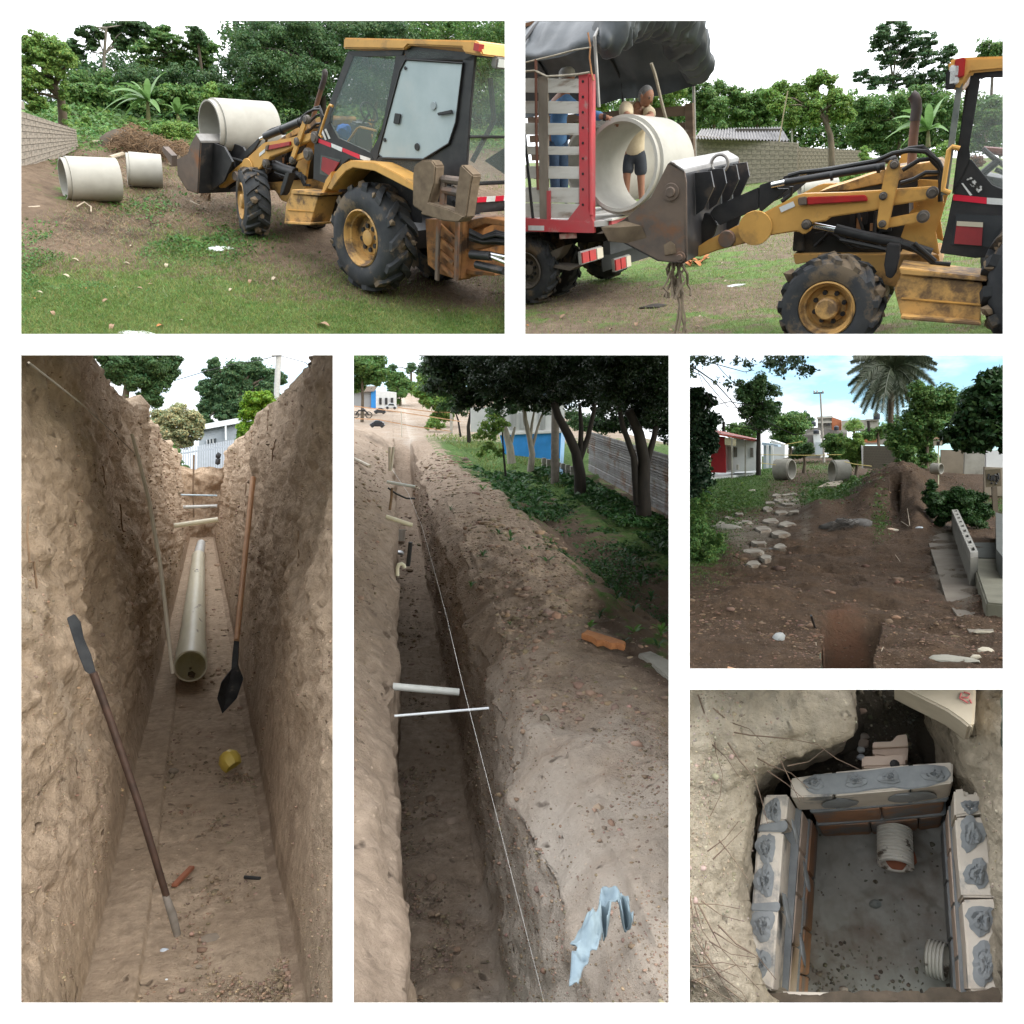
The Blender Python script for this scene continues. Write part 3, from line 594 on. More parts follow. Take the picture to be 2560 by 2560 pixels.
def loader(view, fr, label):
    s = Side(fr, view); th = Thing('backhoe_loader', fr, (0, 0, 0), label, 'backhoe loader')
    def prism(name, pts, t, m, parent=None, bevel=.008, **kw):
        return th.part(MB().prism(pts, (0, t, 0)), name, m, parent, bevel=bevel, smooth=False, **kw)
    def mirror(pts): return [Vector((q.x, -q.y, q.z)) for q in pts]
    # ---- engine, hood, frame
    fr_pts = s.b2([(200, 1435), (1080, 1440), (1090, 1530), (860, 1540), (830, 1640), (700, 1610), (560, 1520), (380, 1470), (212, 1500)], .42)
    prism('main_frame', fr_pts, -.84, YEL2)
    prism('engine', s.b2([(225, 1430), (235, 1270), (330, 1180), (900, 1080), (900, 1300), (850, 1430)], .30), -.6, BLK)
    e = MB()
    for (x, y, w, h) in ((620, 1200, 60, 120), (760, 1260, 70, 80), (480, 1320, 90, 70), (560, 1230, 40, 90), (360, 1330, 60, 60), (690, 1330, 90, 50)):
        c = s.B(b2(x, y), .33); e.box(c, (w * .0015, .08, h * .0015))
    for L in ([(330, 1390), (420, 1300), (560, 1400)], [(470, 1340), (600, 1400), (760, 1410)], [(590, 1190), (620, 1290), (600, 1400)], [(700, 1180), (690, 1300), (720, 1400)]):
        e.tube(s.b2(L, .37), .018, 8)
    th.part(e, 'engine_fittings', BLK, kind='stuff')
    c = s.B(b2(600, 1260), .35); th.part(MB().box(c, (.05, .06, .14)).box(c + Vector((-.12, 0, -.03)), (.04, .05, .07)), 'filter', mat('copper_filter', (.35, .18, .09), rough=.5))
    prism('grille', s.b2([(195, 1420), (205, 1290), (250, 1290), (265, 1420)], .4), -.8, BLK)
    hood = prism('hood', s.b2([(350, 1062), (520, 1008), (760, 925), (1085, 872), (1110, 905), (1095, 960), (870, 985), (540, 1052)], .36), -.72, YEL2)
    prism('hood_side', s.b2([(365, 1058), (560, 1030), (880, 950), (1095, 930), (1085, 1010), (960, 1010), (900, 1090), (300, 1200)], .345), -.69, BLK)
    # ---- exhaust
    th.part(MB().tube(s.b2([(915, 900), (925, 740), (938, 620)], .12), .042, 12), 'exhaust_pipe', mat('rusty_exhaust', (.16, .085, .06), (.10, .06, .045), 5, .7))
    th.part(MB().tube(s.b2([(935, 632), (945, 560), (942, 515), (930, 488), (912, 476)], .12), .048, 12), 'exhaust_tip', mat('dark_exhaust', (.05, .04, .04), rough=.6))
    # ---- tower and loader arms
    for sg in (1, -1):
        f = (lambda q: q) if sg > 0 else mirror
        prism('tower', f(s.b2([(955, 985), (1088, 990), (1112, 1130), (1062, 1300), (1085, 1440), (850, 1335), (905, 1180), (955, 1140)], .46)), .05 * sg, YEL)
        armpts = s.b2([(1040, 1025), (1072, 1045), (1075, 1080), (1055, 1098), (820, 1135), (700, 1165), (430, 1207), (418, 1228), (322, 1242), (318, 1285), (280, 1312), (240, 1290), (60, 1318)], .56) + \
            s.b1([(1420, 1352), (1210, 1405), (1100, 1446), (1068, 1430), (1075, 1395), (1150, 1345), (1300, 1270), (1449, 1203)], .56) + s.b2([(60, 1168), (232, 1078), (275, 1066), (520, 1060), (720, 1048), (850, 1038)], .56)
        arm = prism('loader_arm', f(armpts), .13 * sg, YEL, bevel=.012)
        if sg > 0:
            prism('side_light', s.b2([(285, 1092), (640, 1078), (655, 1115), (290, 1138)], .69), .04, REDL, parent=arm)
            prism('bracket', s.b2([(232, 1095), (285, 1088), (288, 1135), (238, 1142)], .69), .05, RUST, parent=arm)
            prism('sticker', s.b2([(115, 1155), (200, 1118), (212, 1148), (128, 1186)], .695), .004, WHT, parent=arm, bevel=0)
            for (x, y, r) in ((1040, 1065, 34), (745, 1085, 24), (280, 1258, 26), (985, 1210, 36), (740, 1253, 22), (812, 895, 26)):
                c = s.B(b2(x, y), .72); rr = s.fr.px(c, r * .4142); th.part(MB().lathe([(-.03, rr), (.03, rr), (.035, rr * .7), (.05, rr * .6), (.05, .001)], c, (0, 1, 0), 20), 'pin', mat('greasy_steel', (.06, .055, .05), (.12, .10, .085), 8, .5), parent=arm)
            c = s.B((b1(1420, 1280)), .70); th.part(MB().lathe([(0, .17), (.02, .165), (.02, .001)], c, (0, 1, 0), 28), 'boss', YEL, parent=arm)
            c = s.B((b1(1250, 1345)), .70); th.part(MB().lathe([(0, .09), (.05, .08), (.05, .001)], c, (0, 1, 0), 18), 'pin', RUST, parent=arm)
        prism('link_plate', f(s.b2([(790, 868), (848, 880), (845, 960), (795, 1190), (772, 1288), (712, 1278), (708, 1235), (728, 1080), (752, 960), (775, 880)], .70)), .035 * sg, YEL)
        prism('lower_link', f(s.b2([(735, 1235), (800, 1212), (975, 1180), (1015, 1195), (1010, 1235), (800, 1272), (745, 1278)], .64)), .05 * sg, YEL)
        cyl = th.part(MB().tube(f(s.b2([(150, 1005), (755, 905)], .64)), s.fr.px(s.B(b2(400, 960), .64), 22 * .4142), 14).tube(f(s.b2([(425, 968), (440, 965)], .64)), s.fr.px(s.B(b2(400, 960), .64), 27 * .4142), 14).tube(f(s.b2([(705, 920), (725, 917)], .64)), s.fr.px(s.B(b2(400, 960), .64), 27 * .4142), 14), 'hydraulic_cylinder', BLK, smooth=True)
        th.part(MB().tube(f(s.b2([(70, 1022), (152, 1004)], .64)), .028, 12), 'piston_rod', CHROME, parent=cyl)
        cyl = th.part(MB().tube(f(s.b2([(455, 1285), (640, 1330), (850, 1372)], .56)), s.fr.px(s.B(b2(600, 1320), .56), 30 * .4142), 14).tube(f(s.b2([(850, 1372), (1035, 1430)], .56)), .045, 10), 'hydraulic_cylinder', BLK, smooth=True)
        th.part(MB().tube(f(s.b2([(325, 1263), (460, 1288)], .56)), .03, 12), 'piston_rod', CHROME, parent=cyl)
        prism('bucket_lever', f(s.b1([(1075, 1440), (1062, 1405), (1120, 1185), (1160, 1190), (1200, 1255), (1180, 1320), (1150, 1350), (1110, 1435)], .50)), .05 * sg, BLK)
        prism('bucket_lever', f(s.b1([(1150, 1190), (1180, 1150), (1449, 1030), (1449, 1160), (1210, 1262)], .58) if view == 2 else s.b2([(-200, 1160), (80, 1010), (115, 1030), (40, 1120), (-180, 1240)], .58)), .04 * sg, BLK)
        if view == 2: prism('bucket_lever', f(s.b2([(0, 1020), (85, 992), (112, 1018), (105, 1040), (180, 1040), (0, 1190)], .58)), .041 * sg, BLK)
    th.part(MB().tube([s.B(b2(280, 1258), .7), Vector((s.B(b2(280, 1258), .7).x, -.7, s.B(b2(280, 1258), .7).z))], .05, 12), 'cross_tube', BLK)
    # hoses
    h = MB()
    for L, y in (([(170, 965), (240, 945), (430, 925), (700, 875), (800, 830), (900, 812), (1000, 818), (1080, 880), (1105, 940), (1090, 1000)], .6), ([(860, 930), (960, 870), (1030, 862), (1085, 920), (1090, 1010), (1088, 1120)], .55),
                 ([(820, 840), (900, 800), (980, 790), (1050, 850)], .5), ([(850, 1010), (930, 985), (1000, 945), (1080, 945)], .55), ([(900, 1390), (980, 1440), (1040, 1490), (1150, 1500)], .6), ([(930, 1370), (990, 1420), (1060, 1480)], .62),
                 ([(480, 1350), (600, 1375), (760, 1410)], .62), ([(190, 1030), (185, 1080), (130, 1120)], .62)): h.tube([q for q in s.b2(L, y)], .021, 8)
    th.part(h, 'hose', HOSE)
    prism('work_light', s.b2([(775, 1365), (850, 1370), (848, 1440), (825, 1545), (800, 1572), (768, 1560), (757, 1490)], .72), .14, BLK)
    # ---- step box
    t = s.b2([(835, 1522), (868, 1515), (1375, 1580), (1368, 1602), (1338, 1612), (862, 1572)], 1.0)
    prism('step_box', s.b2([(850, 1560), (1342, 1612), (1328, 1850), (852, 1812), (810, 1650)], .98), -.42, YEL2)
    prism('step_top', s.b2([(838, 1520), (1372, 1582), (1368, 1604), (850, 1560)], 1.02), -.5, YEL2)
    prism('step_rib', s.b2([(850, 1698), (1332, 1738), (1332, 1752), (850, 1712)], 1.0), -.02, YEL)
    prism('step_lip', s.b2([(848, 1812), (1330, 1852), (1332, 1870), (850, 1832)], 1.12), -.5, YEL2)
    # ---- cab
    th.part(MB().tube(s.b2([(1205, 800), (1160, 790), (1140, 810), (1110, 1010), (1105, 1050), (1150, 1068)], .80), .022, 10), 'grab_rail', YEL)
    if view == 1:
        # ---- cab
        y = .72; CS = lambda L: s.a2(L, y)
        cab = [[(555, 212), (592, 242), (455, 590), (447, 645), (392, 700), (368, 742), (352, 760), (360, 712), (430, 560)],
               [(352, 745), (368, 742), (392, 690), (447, 645), (495, 735), (692, 826), (718, 885), (560, 862), (450, 960), (430, 1015), (345, 985)],
               [(555, 212), (895, 205), (880, 240), (590, 245)], [(845, 235), (912, 238), (872, 330), (740, 840), (722, 888), (688, 826), (745, 720), (775, 600)],
               [(895, 178), (1320, 225), (1318, 275), (1250, 266), (900, 262)], [(1248, 262), (1322, 228), (1292, 560), (1262, 1015), (1180, 1000), (1010, 880), (1050, 852), (1160, 775), (1208, 640), (1245, 300)],
               [(718, 885), (740, 850), (1010, 862), (1010, 882), (985, 1005), (968, 1000), (860, 950), (735, 893)]]
        shell = None
        for L in cab: shell = prism('cab_frame', CS(L), -.05, BLK, bevel=.006)
        for L in cab[:3] + cab[5:6]: prism('cab_frame', [Vector((q.x, -.67, q.z)) for q in CS(L)], -.05, BLK, bevel=.006)
        pane = prism('window', CS([(592, 242), (845, 262), (775, 600), (688, 826), (495, 735), (447, 645), (455, 590)]), -.006, GLASS, bevel=0)
        pn2 = prism('window', [Vector((q.x, -.7, q.z)) for q in CS([(592, 242), (845, 262), (745, 720), (688, 826), (495, 735), (447, 645), (455, 590)])], -.006, GLASS, bevel=0)
        prism('window', CS([(920, 208), (1195, 222), (1190, 262), (912, 256)]), -.006, GLASS, bevel=0)
        prism('window', CS([(740, 868), (1002, 884), (975, 1000), (868, 952)]), -.006, GLASS, bevel=0)
        D = [(905, 262), (1250, 285), (1208, 640), (1165, 770), (1010, 866), (765, 858), (738, 832), (870, 330)]
        door = prism('door', s.a2(D, .735), -.012, FROST, bevel=0)
        dp = s.a2(D + D[:1], .74); th.part(MB().tube(dp, .016, 8), 'door_seal', HOSE, parent=door)
        prism('handle', s.a2([(1100, 585), (1188, 566), (1194, 588), (1106, 602)], .75), .03, BLK, parent=door); prism('latch', s.a2([(842, 586), (880, 592), (868, 656), (832, 648)], .745), .02, BLK, parent=door)
        for (x, yy, r) in ((903, 315, 10), (778, 748, 12), (973, 790, 22), (1072, 542, 24)):
            c = s.A(a2(x, yy), .745); th.part(MB().lathe([(0, r * .0024), (.012, r * .0022), (.012, .001)], c, (0, 1, 0), 16), 'stud', BLK if r < 23 else mat('pale_sticker', (.3, .35, .37), rough=.5), parent=door)
        roof = prism('roof', s.a2([(527, 130), (1318, 146), (1345, 160), (1370, 238), (1322, 236), (1252, 222), (1244, 190), (915, 176), (893, 202), (545, 196), (525, 198)], .80), -1.6, YEL, bevel=.02)
        c = s.A(a2(1345, 190), .79); th.part(MB().box(c, (.10, .10, .09)), 'tail_light', REDL, parent=roof)
        # front windscreen, pillars behind it, red and white band
        fp = s.a2([(560, 215), (430, 560), (360, 745)], .70)
        th.part(MB().prism([fp[0], fp[2], Vector((fp[2].x, -.70, fp[2].z)), Vector((fp[0].x, -.70, fp[0].z))], (.006, 0, 0)), 'windscreen', GLASS, smooth=False)
        for i, (x0, y0, x1, y1) in enumerate(((368, 736, 455, 768), (455, 768, 522, 795), (522, 795, 628, 838), (628, 838, 692, 860))):
            prism('reflective_band', s.a2([(x0, y0), (x1, y1), (x1 - 4, y1 + 26), (x0 + 2, y0 + 24)], .722), .004, REDT if i % 2 == 0 else WHT, bevel=0, label=None)
        prism('side_window', s.a2([(392, 838), (512, 868), (450, 972), (385, 955)], .724), .003, mat('dark_pane', (.05, .055, .06), rough=.15), bevel=0)
        prism('fuel_can', s.a2([(405, 850), (505, 885), (455, 968), (398, 930)], .728), .02, mat('faded_red_can', (.30, .035, .04), (.22, .03, .035), 4, .6), bevel=0)
        for k in range(2): prism('decal', s.a2([(392 + 22 * k, 690 - 6 * k), (402 + 22 * k, 686 - 6 * k), (428 + 22 * k, 745 - 6 * k), (418 + 22 * k, 750 - 6 * k)], .723), .004, WHT, bevel=0)
        # inside: seat, console, wheel, rail, cloth
        k = s.A(a2(700, 800), .1); z0 = s.A(a2(700, 840), .1).z
        cx = s.A(a2(640, 700), 0).x; rx = s.A(a2(1000, 700), 0).x
        th.part(MB().box((rx, 0, z0 + .30), (.5, .5, .14)).box((rx - .25, 0, z0 + .62), (.12, .5, .6)), 'seat', BLK, bevel=.03)
        th.part(MB().box((cx + .05, 0, z0 + .18), (.3, .45, .5), taper=.7), 'console', mat('grey_plastic', (.08, .085, .09), rough=.6), bevel=.03)
        tw = MB(); q = [Vector((cx - .15 + .17 * math.cos(a) * .6, .17 * math.sin(a), z0 + .62 + .17 * math.cos(a) * .8)) for a in [2 * PI * i / 20 for i in range(21)]]; tw.tube(q, .016, 8); tw.tube([(cx - .15, 0, z0 + .6), (cx + .05, 0, z0 + .35)], .02, 8)
        tw.tube([q[0], q[10]], .012, 6); th.part(tw, 'steering_wheel', HOSE)
        th.part(MB().tube(s.a2([(550, 765), (610, 680), (630, 670), (725, 692)], .5), .018, 8), 'inner_rail', YEL)
        th.part(MB().box((rx + .1, -.05, .95), (1.2, 1.1, .3)), 'cab_floor', BLK)
        if view == 1: single(MB().blob(s.A(a2(540, 710), .35), .17, 3, .5, 2, (1, .7, .9)), 'cloth', BLUE, fr, 'crumpled blue cloth lying inside the backhoe cab window', 'cloth')

    else:
        C2 = lambda L, y=.72: s.b2(L, y)
        for L in ([(1275, 340), (1330, 385), (1262, 790), (1270, 860), (1225, 960), (1165, 1070), (1170, 1000), (1215, 640)], [(1275, 340), (1300, 318), (1560, 312), (1560, 368), (1360, 372), (1330, 385)],
                  [(1270, 860), (1400, 1020), (1560, 1085), (1560, 1150), (1165, 1075), (1225, 960)], [(1165, 1075), (1560, 1150), (1560, 1440), (1300, 1462), (1085, 1432), (1130, 1250)]): prism('cab_frame', C2(L), -.05, BLK)
        roof = prism('roof', s.b2([(1135, 275), (1160, 262), (1225, 250), (1640, 236), (1640, 312), (1275, 345), (1250, 390), (1210, 450), (1150, 440), (1140, 330)], .78), -1.56, YEL, bevel=.02)
        for (x, yy, m) in ((1205, 315, REDL), (1172, 355, WHT), (1152, 385, BLK)): th.part(MB().box(s.B(b2(x, yy), .78) + Vector((.0, -.02, 0)), (.08, .10, .15)), 'lamp', m, parent=roof, bevel=.01)
        L = C2([(1275, 345), (1180, 1070)], -.55); th.part(MB().bar(L[0], L[1], .06, .1, (0, 1, 0)), 'cab_frame', BLK)
        wp = s.b2([(1262, 345), (1150, 1075)], .74); th.part(MB().bar(wp[0] + Vector((.06, 0, 0)), wp[1] + Vector((.05, 0, 0)), .05, .05, (0, 1, 0)), 'windscreen_edge', mat('grey_seal', (.10, .12, .12), (.22, .24, .22), 5, .5))
        prism('window', C2([(1330, 385), (1560, 372), (1560, 1085), (1400, 1020), (1270, 860), (1262, 790)], .70), -.004, mat('clean_glass', (.6, .66, .66), rough=.05, alpha=.12), bevel=0)
        prism('side_window', s.b2([(1185, 1195), (1560, 1210), (1560, 1300), (1470, 1300), (1385, 1395), (1150, 1380)], .724), .003, mat('dark_pane', (.05, .055, .06), rough=.15), bevel=0)
        can = prism('fuel_can', s.b2([(1188, 1238), (1346, 1246), (1338, 1385), (1172, 1372)], .728), .02, mat('faded_red_can', (.30, .035, .04), (.22, .03, .035), 4, .6), bevel=0)
        prism('can_top', s.b2([(1188, 1238), (1346, 1246), (1345, 1275), (1186, 1266)], .7485), .004, mat('cream', (.5, .46, .36), rough=.6), parent=can, bevel=0)
        prism('reflective_band', s.b2([(1165, 1076), (1368, 1096), (1368, 1134), (1165, 1112)], .722), .004, REDT, bevel=0); prism('reflective_band', s.b2([(1369, 1096), (1560, 1110), (1560, 1148), (1369, 1134)], .722), .004, WHT, bevel=0)
        prism('decal', s.b2([(1215, 1010), (1225, 1008), (1282, 1080), (1268, 1084)], .722), .004, WHT, bevel=0); prism('decal', s.b2([(1245, 985), (1275, 972), (1352, 1040), (1310, 1072)], .722), .004, mat('dark_decal', (.02, .02, .02), (.6, .6, .6), 30, .5, cr=(.5, .55)), bevel=0)
        tw = MB(); tw.tube(s.b2([(1345, 800), (1400, 850), (1480, 905), (1540, 930)], .2), .022, 8); tw.tube(s.b2([(1440, 870), (1380, 920), (1345, 950)], .2), .035, 8); tw.tube(s.b2([(1420, 925), (1500, 960)], .2), .02, 8); th.part(tw, 'steering_wheel', HOSE)
        prism('seat', s.b2([(1340, 790), (1380, 795), (1560, 810), (1560, 850), (1440, 845), (1350, 815)], .1), -.3, mat('red_brown_vinyl', (.22, .07, .05), (.14, .05, .04), 5, .6), bevel=.02)
        prism('dashboard', s.b2([(1340, 960), (1560, 1000), (1560, 1120), (1330, 1060)], .3), -.6, BLK)
    # mirrored lettering on the far pane, as it is seen through the cab
    if view == 1:
        cu = bpy.data.curves.new('lettering', 'FONT'); cu.body = 'CATERPILLAR'; cu.size = .16; cu.extrude = .002; cu.space_character = 1.05; cu.align_x = 'CENTER'
        tmp = bpy.data.objects.new('lettering', cu); COL.objects.link(tmp); bpy.context.view_layer.update()
        me = bpy.data.meshes.new_from_object(tmp.evaluated_get(bpy.context.evaluated_depsgraph_get())); bpy.data.objects.remove(tmp); me.materials.clear(); me.materials.append(BLK)
        c = s.A(a2(750, 318), -.712); o = th.mesh_part(me, 'lettering', parent=pn2, loc=c, rot=(PI / 2, 0, 0)); o.scale = (1.0, 1.35, 1)
    # ---- wheels
    if view == 2:
        c = s.B(b2(400, 1770), .98); Rt = (s.B(b2(400, 1455), .98) - c).length
        circ_lug_wheel(th, c, (.10, 1, 0), Rt, .36, Rt * .53, 15, 'f', True, seed=3, hubstyle=1)
        circ_lug_wheel(th, Vector((c.x, -.98, c.z)), (0, -1, 0), Rt, .36, Rt * .53, 15, 'f')
        zr = .74; xr = s.B(b2(1600, 1800), 1.05).x - 0.38
        circ_lug_wheel(th, Vector((xr, 1.05, zr)), (0, 1, 0), .76, .48, .38, 16, 'r', True, seed=9); circ_lug_wheel(th, Vector((xr, -1.05, zr)), (0, -1, 0), .76, .48, .38, 16, 'r')
    else:
        c = s.A((604, 502), .98); Rt = (s.A((640, 416), .9) - s.A((640, 586), .9)).length / 2; c.z = Rt * .98
        circ_lug_wheel(th, c, (.40, .92, 0), Rt, .42, Rt * .53, 15, 'f', True, seed=3, hubstyle=1)
        circ_lug_wheel(th, Vector((c.x, -.9, c.z)), (-.40, -.92, 0), Rt, .36, Rt * .53, 15, 'f')
        c = s.A((901, 594), 1.05); Rt = (s.A((905, 452), 1.05) - s.A((925, 724), 1.05)).length / 2 * 1.02; c.z = Rt
        circ_lug_wheel(th, c, (.06, 1, .0), Rt, .55, Rt * .52, 13, 'r', True, seed=9); circ_lug_wheel(th, Vector((c.x, -1.05, c.z)), (0, -1, 0), Rt, .5, Rt * .52, 13, 'r')
    # fender as a bent sheet
    FL = [(430, 1040), (470, 950), (520, 895), (570, 872), (720, 885), (860, 955), (1000, 1050)]; FB = [(1000, 1082), (860, 1010), (715, 935), (585, 915), (545, 935), (500, 985), (455, 1050)]
    prism('fender', s.a2(FL + FB, 1.08), -.55, YEL, bevel=.01)
    prism('wheel_arch', s.a2([(440, 1040), (520, 950), (600, 905), (720, 920), (860, 990), (1000, 1070), (1000, 1250), (440, 1200)], .55), -.02, BLK)
    prism('side_skirt', s.b2([(1395, 1465), (1468, 1390), (1500, 1480), (1420, 1600), (1370, 1600)], .9), -.3, YEL)
    # ---- bucket
    if view == 2:
        bp = [(905, 882), (925, 885), (990, 935), (1003, 1000), (1006, 1480), (985, 1495), (830, 1480), (790, 1455), (600, 1358), (527, 1308), (522, 1290), (600, 1250), (790, 1095), (890, 895)]
        Q = s.b1(bp, 1.12); W2 = -2.24
    else:
        bp = [(1085, 712), (1112, 757), (1095, 1072), (1030, 1050), (975, 960), (970, 865), (1035, 835), (1050, 780)]
        Q = s.a1(bp, 1.12); W2 = -2.24
    bk = prism('bucket', Q, -.035, RUST, bevel=.006)
    n = len(bp); idx = [(0, 1), (1, 2), (2, 3), (3, 4)] if view == 2 else [(0, 1), (1, 2), (2, 3)]
    sh = MB()
    if view == 2: path = [Q[13], Q[0], Q[2], Q[4], Q[5], Q[6], Q[8], Q[10]]
    else: path = [Q[0], Q[1], Q[2], Q[3], Q[4]]
    for i in range(len(path) - 1):
        a, b = path[i], path[i + 1]; nn = (b - a).cross(Vector((0, 1, 0))).normalized() * .02
        sh.prism([a, b, b + nn, a + nn], (0, W2, 0))
    th.part(sh, 'bucket_shell', BLK, parent=bk, smooth=False, bevel=.004)
    prism('bucket_side', [Vector((q.x, -1.12, q.z)) for q in Q], .035, RUST, parent=bk)
    top = (Q[0], Q[2]) if view == 2 else (Q[0], Q[1])
    tp = MB().prism([top[0] + Vector((0, 0, .012)), top[1] + Vector((0, 0, .012)), top[1] - Vector((0, 0, .03)), top[0] - Vector((0, 0, .03))], (0, W2, 0)); th.part(tp, 'top_bar', STEEL, parent=bk, bevel=.006, smooth=False)
    if view == 2:
        for (x, yy, r) in ((912, 1062, .085), (968, 1455, .055)):
            c = s.B(b1(x, yy), 1.12); th.part(MB().lathe([(0, r), (.02, r * .95), (.02, r * .6), (.04, r * .5), (.04, .001)], c, (0, 1, 0), 24), 'pin', RUST, parent=bk)
        for yy in (.75, .25, -.3, -.8):
            L = s.b1([(1000, 960), (1180, 940), (1215, 1040), (1100, 1180), (1010, 1220)], 1.1); th.part(MB().prism([Vector((q.x * .55 + L[0].x * .45, yy, q.z)) for q in L], (0, .04, 0)), 'rib', BLK, parent=bk, smooth=False)
        c = s.B(b1(1205, 890), .1); tr = MB(); tr.tube([c + Vector((.09 * math.cos(a), 0, .09 * math.sin(a))) for a in [2 * PI * i / 16 for i in range(17)]], .018, 8); th.part(tr, 'lifting_ring', STEEL, parent=bk)
        for k in range(4): a = s.B(b1(560 + 10 * k, 1290), 1.0 - .6 * k); th.part(MB().prism([a + Vector((.14, 0, -.02)), a + Vector((-.22, 0, .12)), a + Vector((-.26, 0, .02))], (0, .12, 0)), 'tooth', RUST, parent=bk, smooth=False)
        mm = MB(); c = s.B(b1(910, 1410), 1.12); mm.blob(c, .07, 4, .5, 1, (1, .3, 1.4)); c = s.B(b1(640, 1310), 1.12); mm.blob(c, .12, 5, .5, 1, (1.8, .3, 1)); th.part(mm, 'mud', MUD, parent=bk)
    else:
        for k in range(4):
            a = s.A(a1(965, 870), 1.0 - .62 * k); th.part(MB().prism([a + Vector((-.05, 0, -.1)), a + Vector((.3, 0, .12)), a + Vector((.24, 0, .2)), a + Vector((-.06, 0, .1))], (0, .12, 0)), 'tooth', RUST, parent=bk, smooth=False)
        for yy in (.8, .4, -.2, -.8):
            L = s.a1([(1100, 760), (1180, 790), (1230, 880), (1180, 1000), (1095, 1060)], 1.1); th.part(MB().prism([Vector((q.x, yy, q.z)) for q in L], (0, .04, 0)), 'rib', BLK, parent=bk, smooth=False)
        h = MB(); h.tube([s.A(a1(1145, 770), .9), s.A(a1(1118, 900), .9), s.A(a1(1120, 1010), .9)], .03, 8); h.tube([s.A(a1(1160, 930), .8), s.A(a1(1200, 870), .8), s.A(a1(1300, 860), .7), s.A(a1(1380, 880), .6)], .03, 8); th.part(h, 'hose', HOSE)
    # ---- the digging end, seen only in the field view
    if view == 1:
        zb = MB().prism(s.a2([(1020, 1225), (1250, 1235), (1235, 1590), (1190, 1585), (1100, 1555), (1035, 1500)], .62), (0, -1.3, 0)); th.part(zb, 'rear_frame', mat('rusty_yellow', (.36, .17, .06), (.22, .10, .04), 4, .7, dirt=(.09, .055, .035), dsc=3, dth=.5), smooth=False, bevel=.01)
        RY = MATS['rusty_yellow']
        for x in (1100, 1215): prism('rail', s.a2([(x, 1225), (x + 20, 1228), (x + 10, 1600), (x - 10, 1590)], .70), .05, RUST)
        for k in range(4): prism('web', s.a2([(1110, 1270 + 78 * k), (1120, 1250 + 78 * k), (1205, 1330 + 78 * k), (1200, 1350 + 78 * k)], .66), .05, RY)
        # raised stabiliser shoe
        sh = MB(); sh.prism(s.a2([(1010, 900), (1060, 868), (1120, 870), (1142, 905), (1135, 1010), (1098, 1135), (1105, 1185), (1060, 1180), (1000, 1140), (1003, 960)], .95), (0, .2, 0)); sho = th.part(sh, 'stabiliser_shoe', MUD, smooth=False, bevel=.02)
        sh = MB(); sh.prism(s.a2([(1285, 905), (1300, 895), (1368, 960), (1355, 1010), (1325, 1215), (1250, 1200), (1262, 1060), (1280, 960)], .95), (0, .2, 0)); th.part(sh, 'stabiliser_shoe', MUD, smooth=False, bevel=.02)
        th.part(MB().prism(s.a2([(1085, 1140), (1100, 1120), (1240, 1165), (1330, 1205), (1290, 1240), (1200, 1232), (1060, 1190)], .93), (0, .24, 0)), 'shoe_bar', MUD, smooth=False, bevel=.015)
        pn = MB(); pn.tube(s.a2([(1130, 985), (1260, 1000)], 1.0), .06, 10).tube(s.a2([(1135, 1050), (1250, 1070)], 1.0), .06, 10).prism(s.a2([(1130, 975), (1155, 960), (1150, 1180), (1120, 1170)], .99), (0, .05, 0)).prism(s.a2([(1235, 985), (1262, 975), (1245, 1200), (1215, 1190)], .99), (0, .05, 0)); th.part(pn, 'shoe_pins', RUST, smooth=False)
        # swing frame, hoses and cylinders at the very back
        bx = s.A(a2(1250, 1300), .62).x
        f = MB().prism(s.a2([(1240, 1240), (1380, 1215), (1520, 1240), (1520, 1270), (1380, 1255), (1300, 1290), (1290, 1370), (1400, 1360), (1560, 1300), (1560, 1330), (1420, 1390), (1290, 1420), (1240, 1430), (1245, 1520), (1300, 1540), (1440, 1555), (1440, 1570), (1260, 1560), (1215, 1600)], .5), (0, -.3, 0)); th.part(f, 'swing_frame', RY, smooth=False, bevel=.01)
        h = MB()
        for k in range(7): h.tube(s.a2([(1290, 1290 + 10 * k), (1370, 1330 + 7 * k), (1450, 1300 + 12 * k), (1530, 1320 + 10 * k)], .56 + .03 * (k % 3)), .022, 8)
        th.part(h, 'hose', HOSE); cy = th.part(MB().tube(s.a2([(1300, 1440), (1420, 1450)], .6), .07, 12).tube(s.a2([(1330, 1500), (1500, 1540)], .6), .06, 10), 'hydraulic_cylinder', BLK)
        th.part(MB().tube(s.a2([(1415, 1450), (1540, 1500)], .6), .035, 10).tube(s.a2([(1390, 1430), (1540, 1460)], .6), .03, 10), 'piston_rod', CHROME, parent=cy)
        # rear of the cab: posts and glass running across the machine
        rp = s.a2([(1320, 230), (1290, 560), (1265, 1015)], .70)
        rg = MB()
        for i in range(2): rg.prism([rp[i], rp[i + 1], Vector((rp[i + 1].x, -.70, rp[i + 1].z)), Vector((rp[i].x, -.70, rp[i].z))], (-.006, 0, 0))
        th.part(rg, 'rear_window', GLASS, smooth=False)
        zz = s.A(a2(1290, 728), .70)
        for q, r in ((zz, .02), (rp[0], .03), (rp[2], .03)): th.part(MB().tube([q, Vector((q.x, -.7, q.z))], r, 8), 'rear_bar', BLK)
        th.part(MB().tube([Vector((q.x, -.70, q.z)) for q in rp], .04, 8), 'rear_post', BLK)
        zl = s.A(a2(1310, 1110), .70)
        for k in range(4): th.part(MB().box(Vector((zl.x - .015, .62 - .2 * k - .1, zl.z)), (.01, .2, .075)), 'reflective_band', REDT if k % 2 == 0 else WHT, smooth=False)
        th.part(MB().box(Vector((zl.x + .05, -.0, zl.z - .12)), (.08, 1.35, .16)), 'rear_sill', BLK)
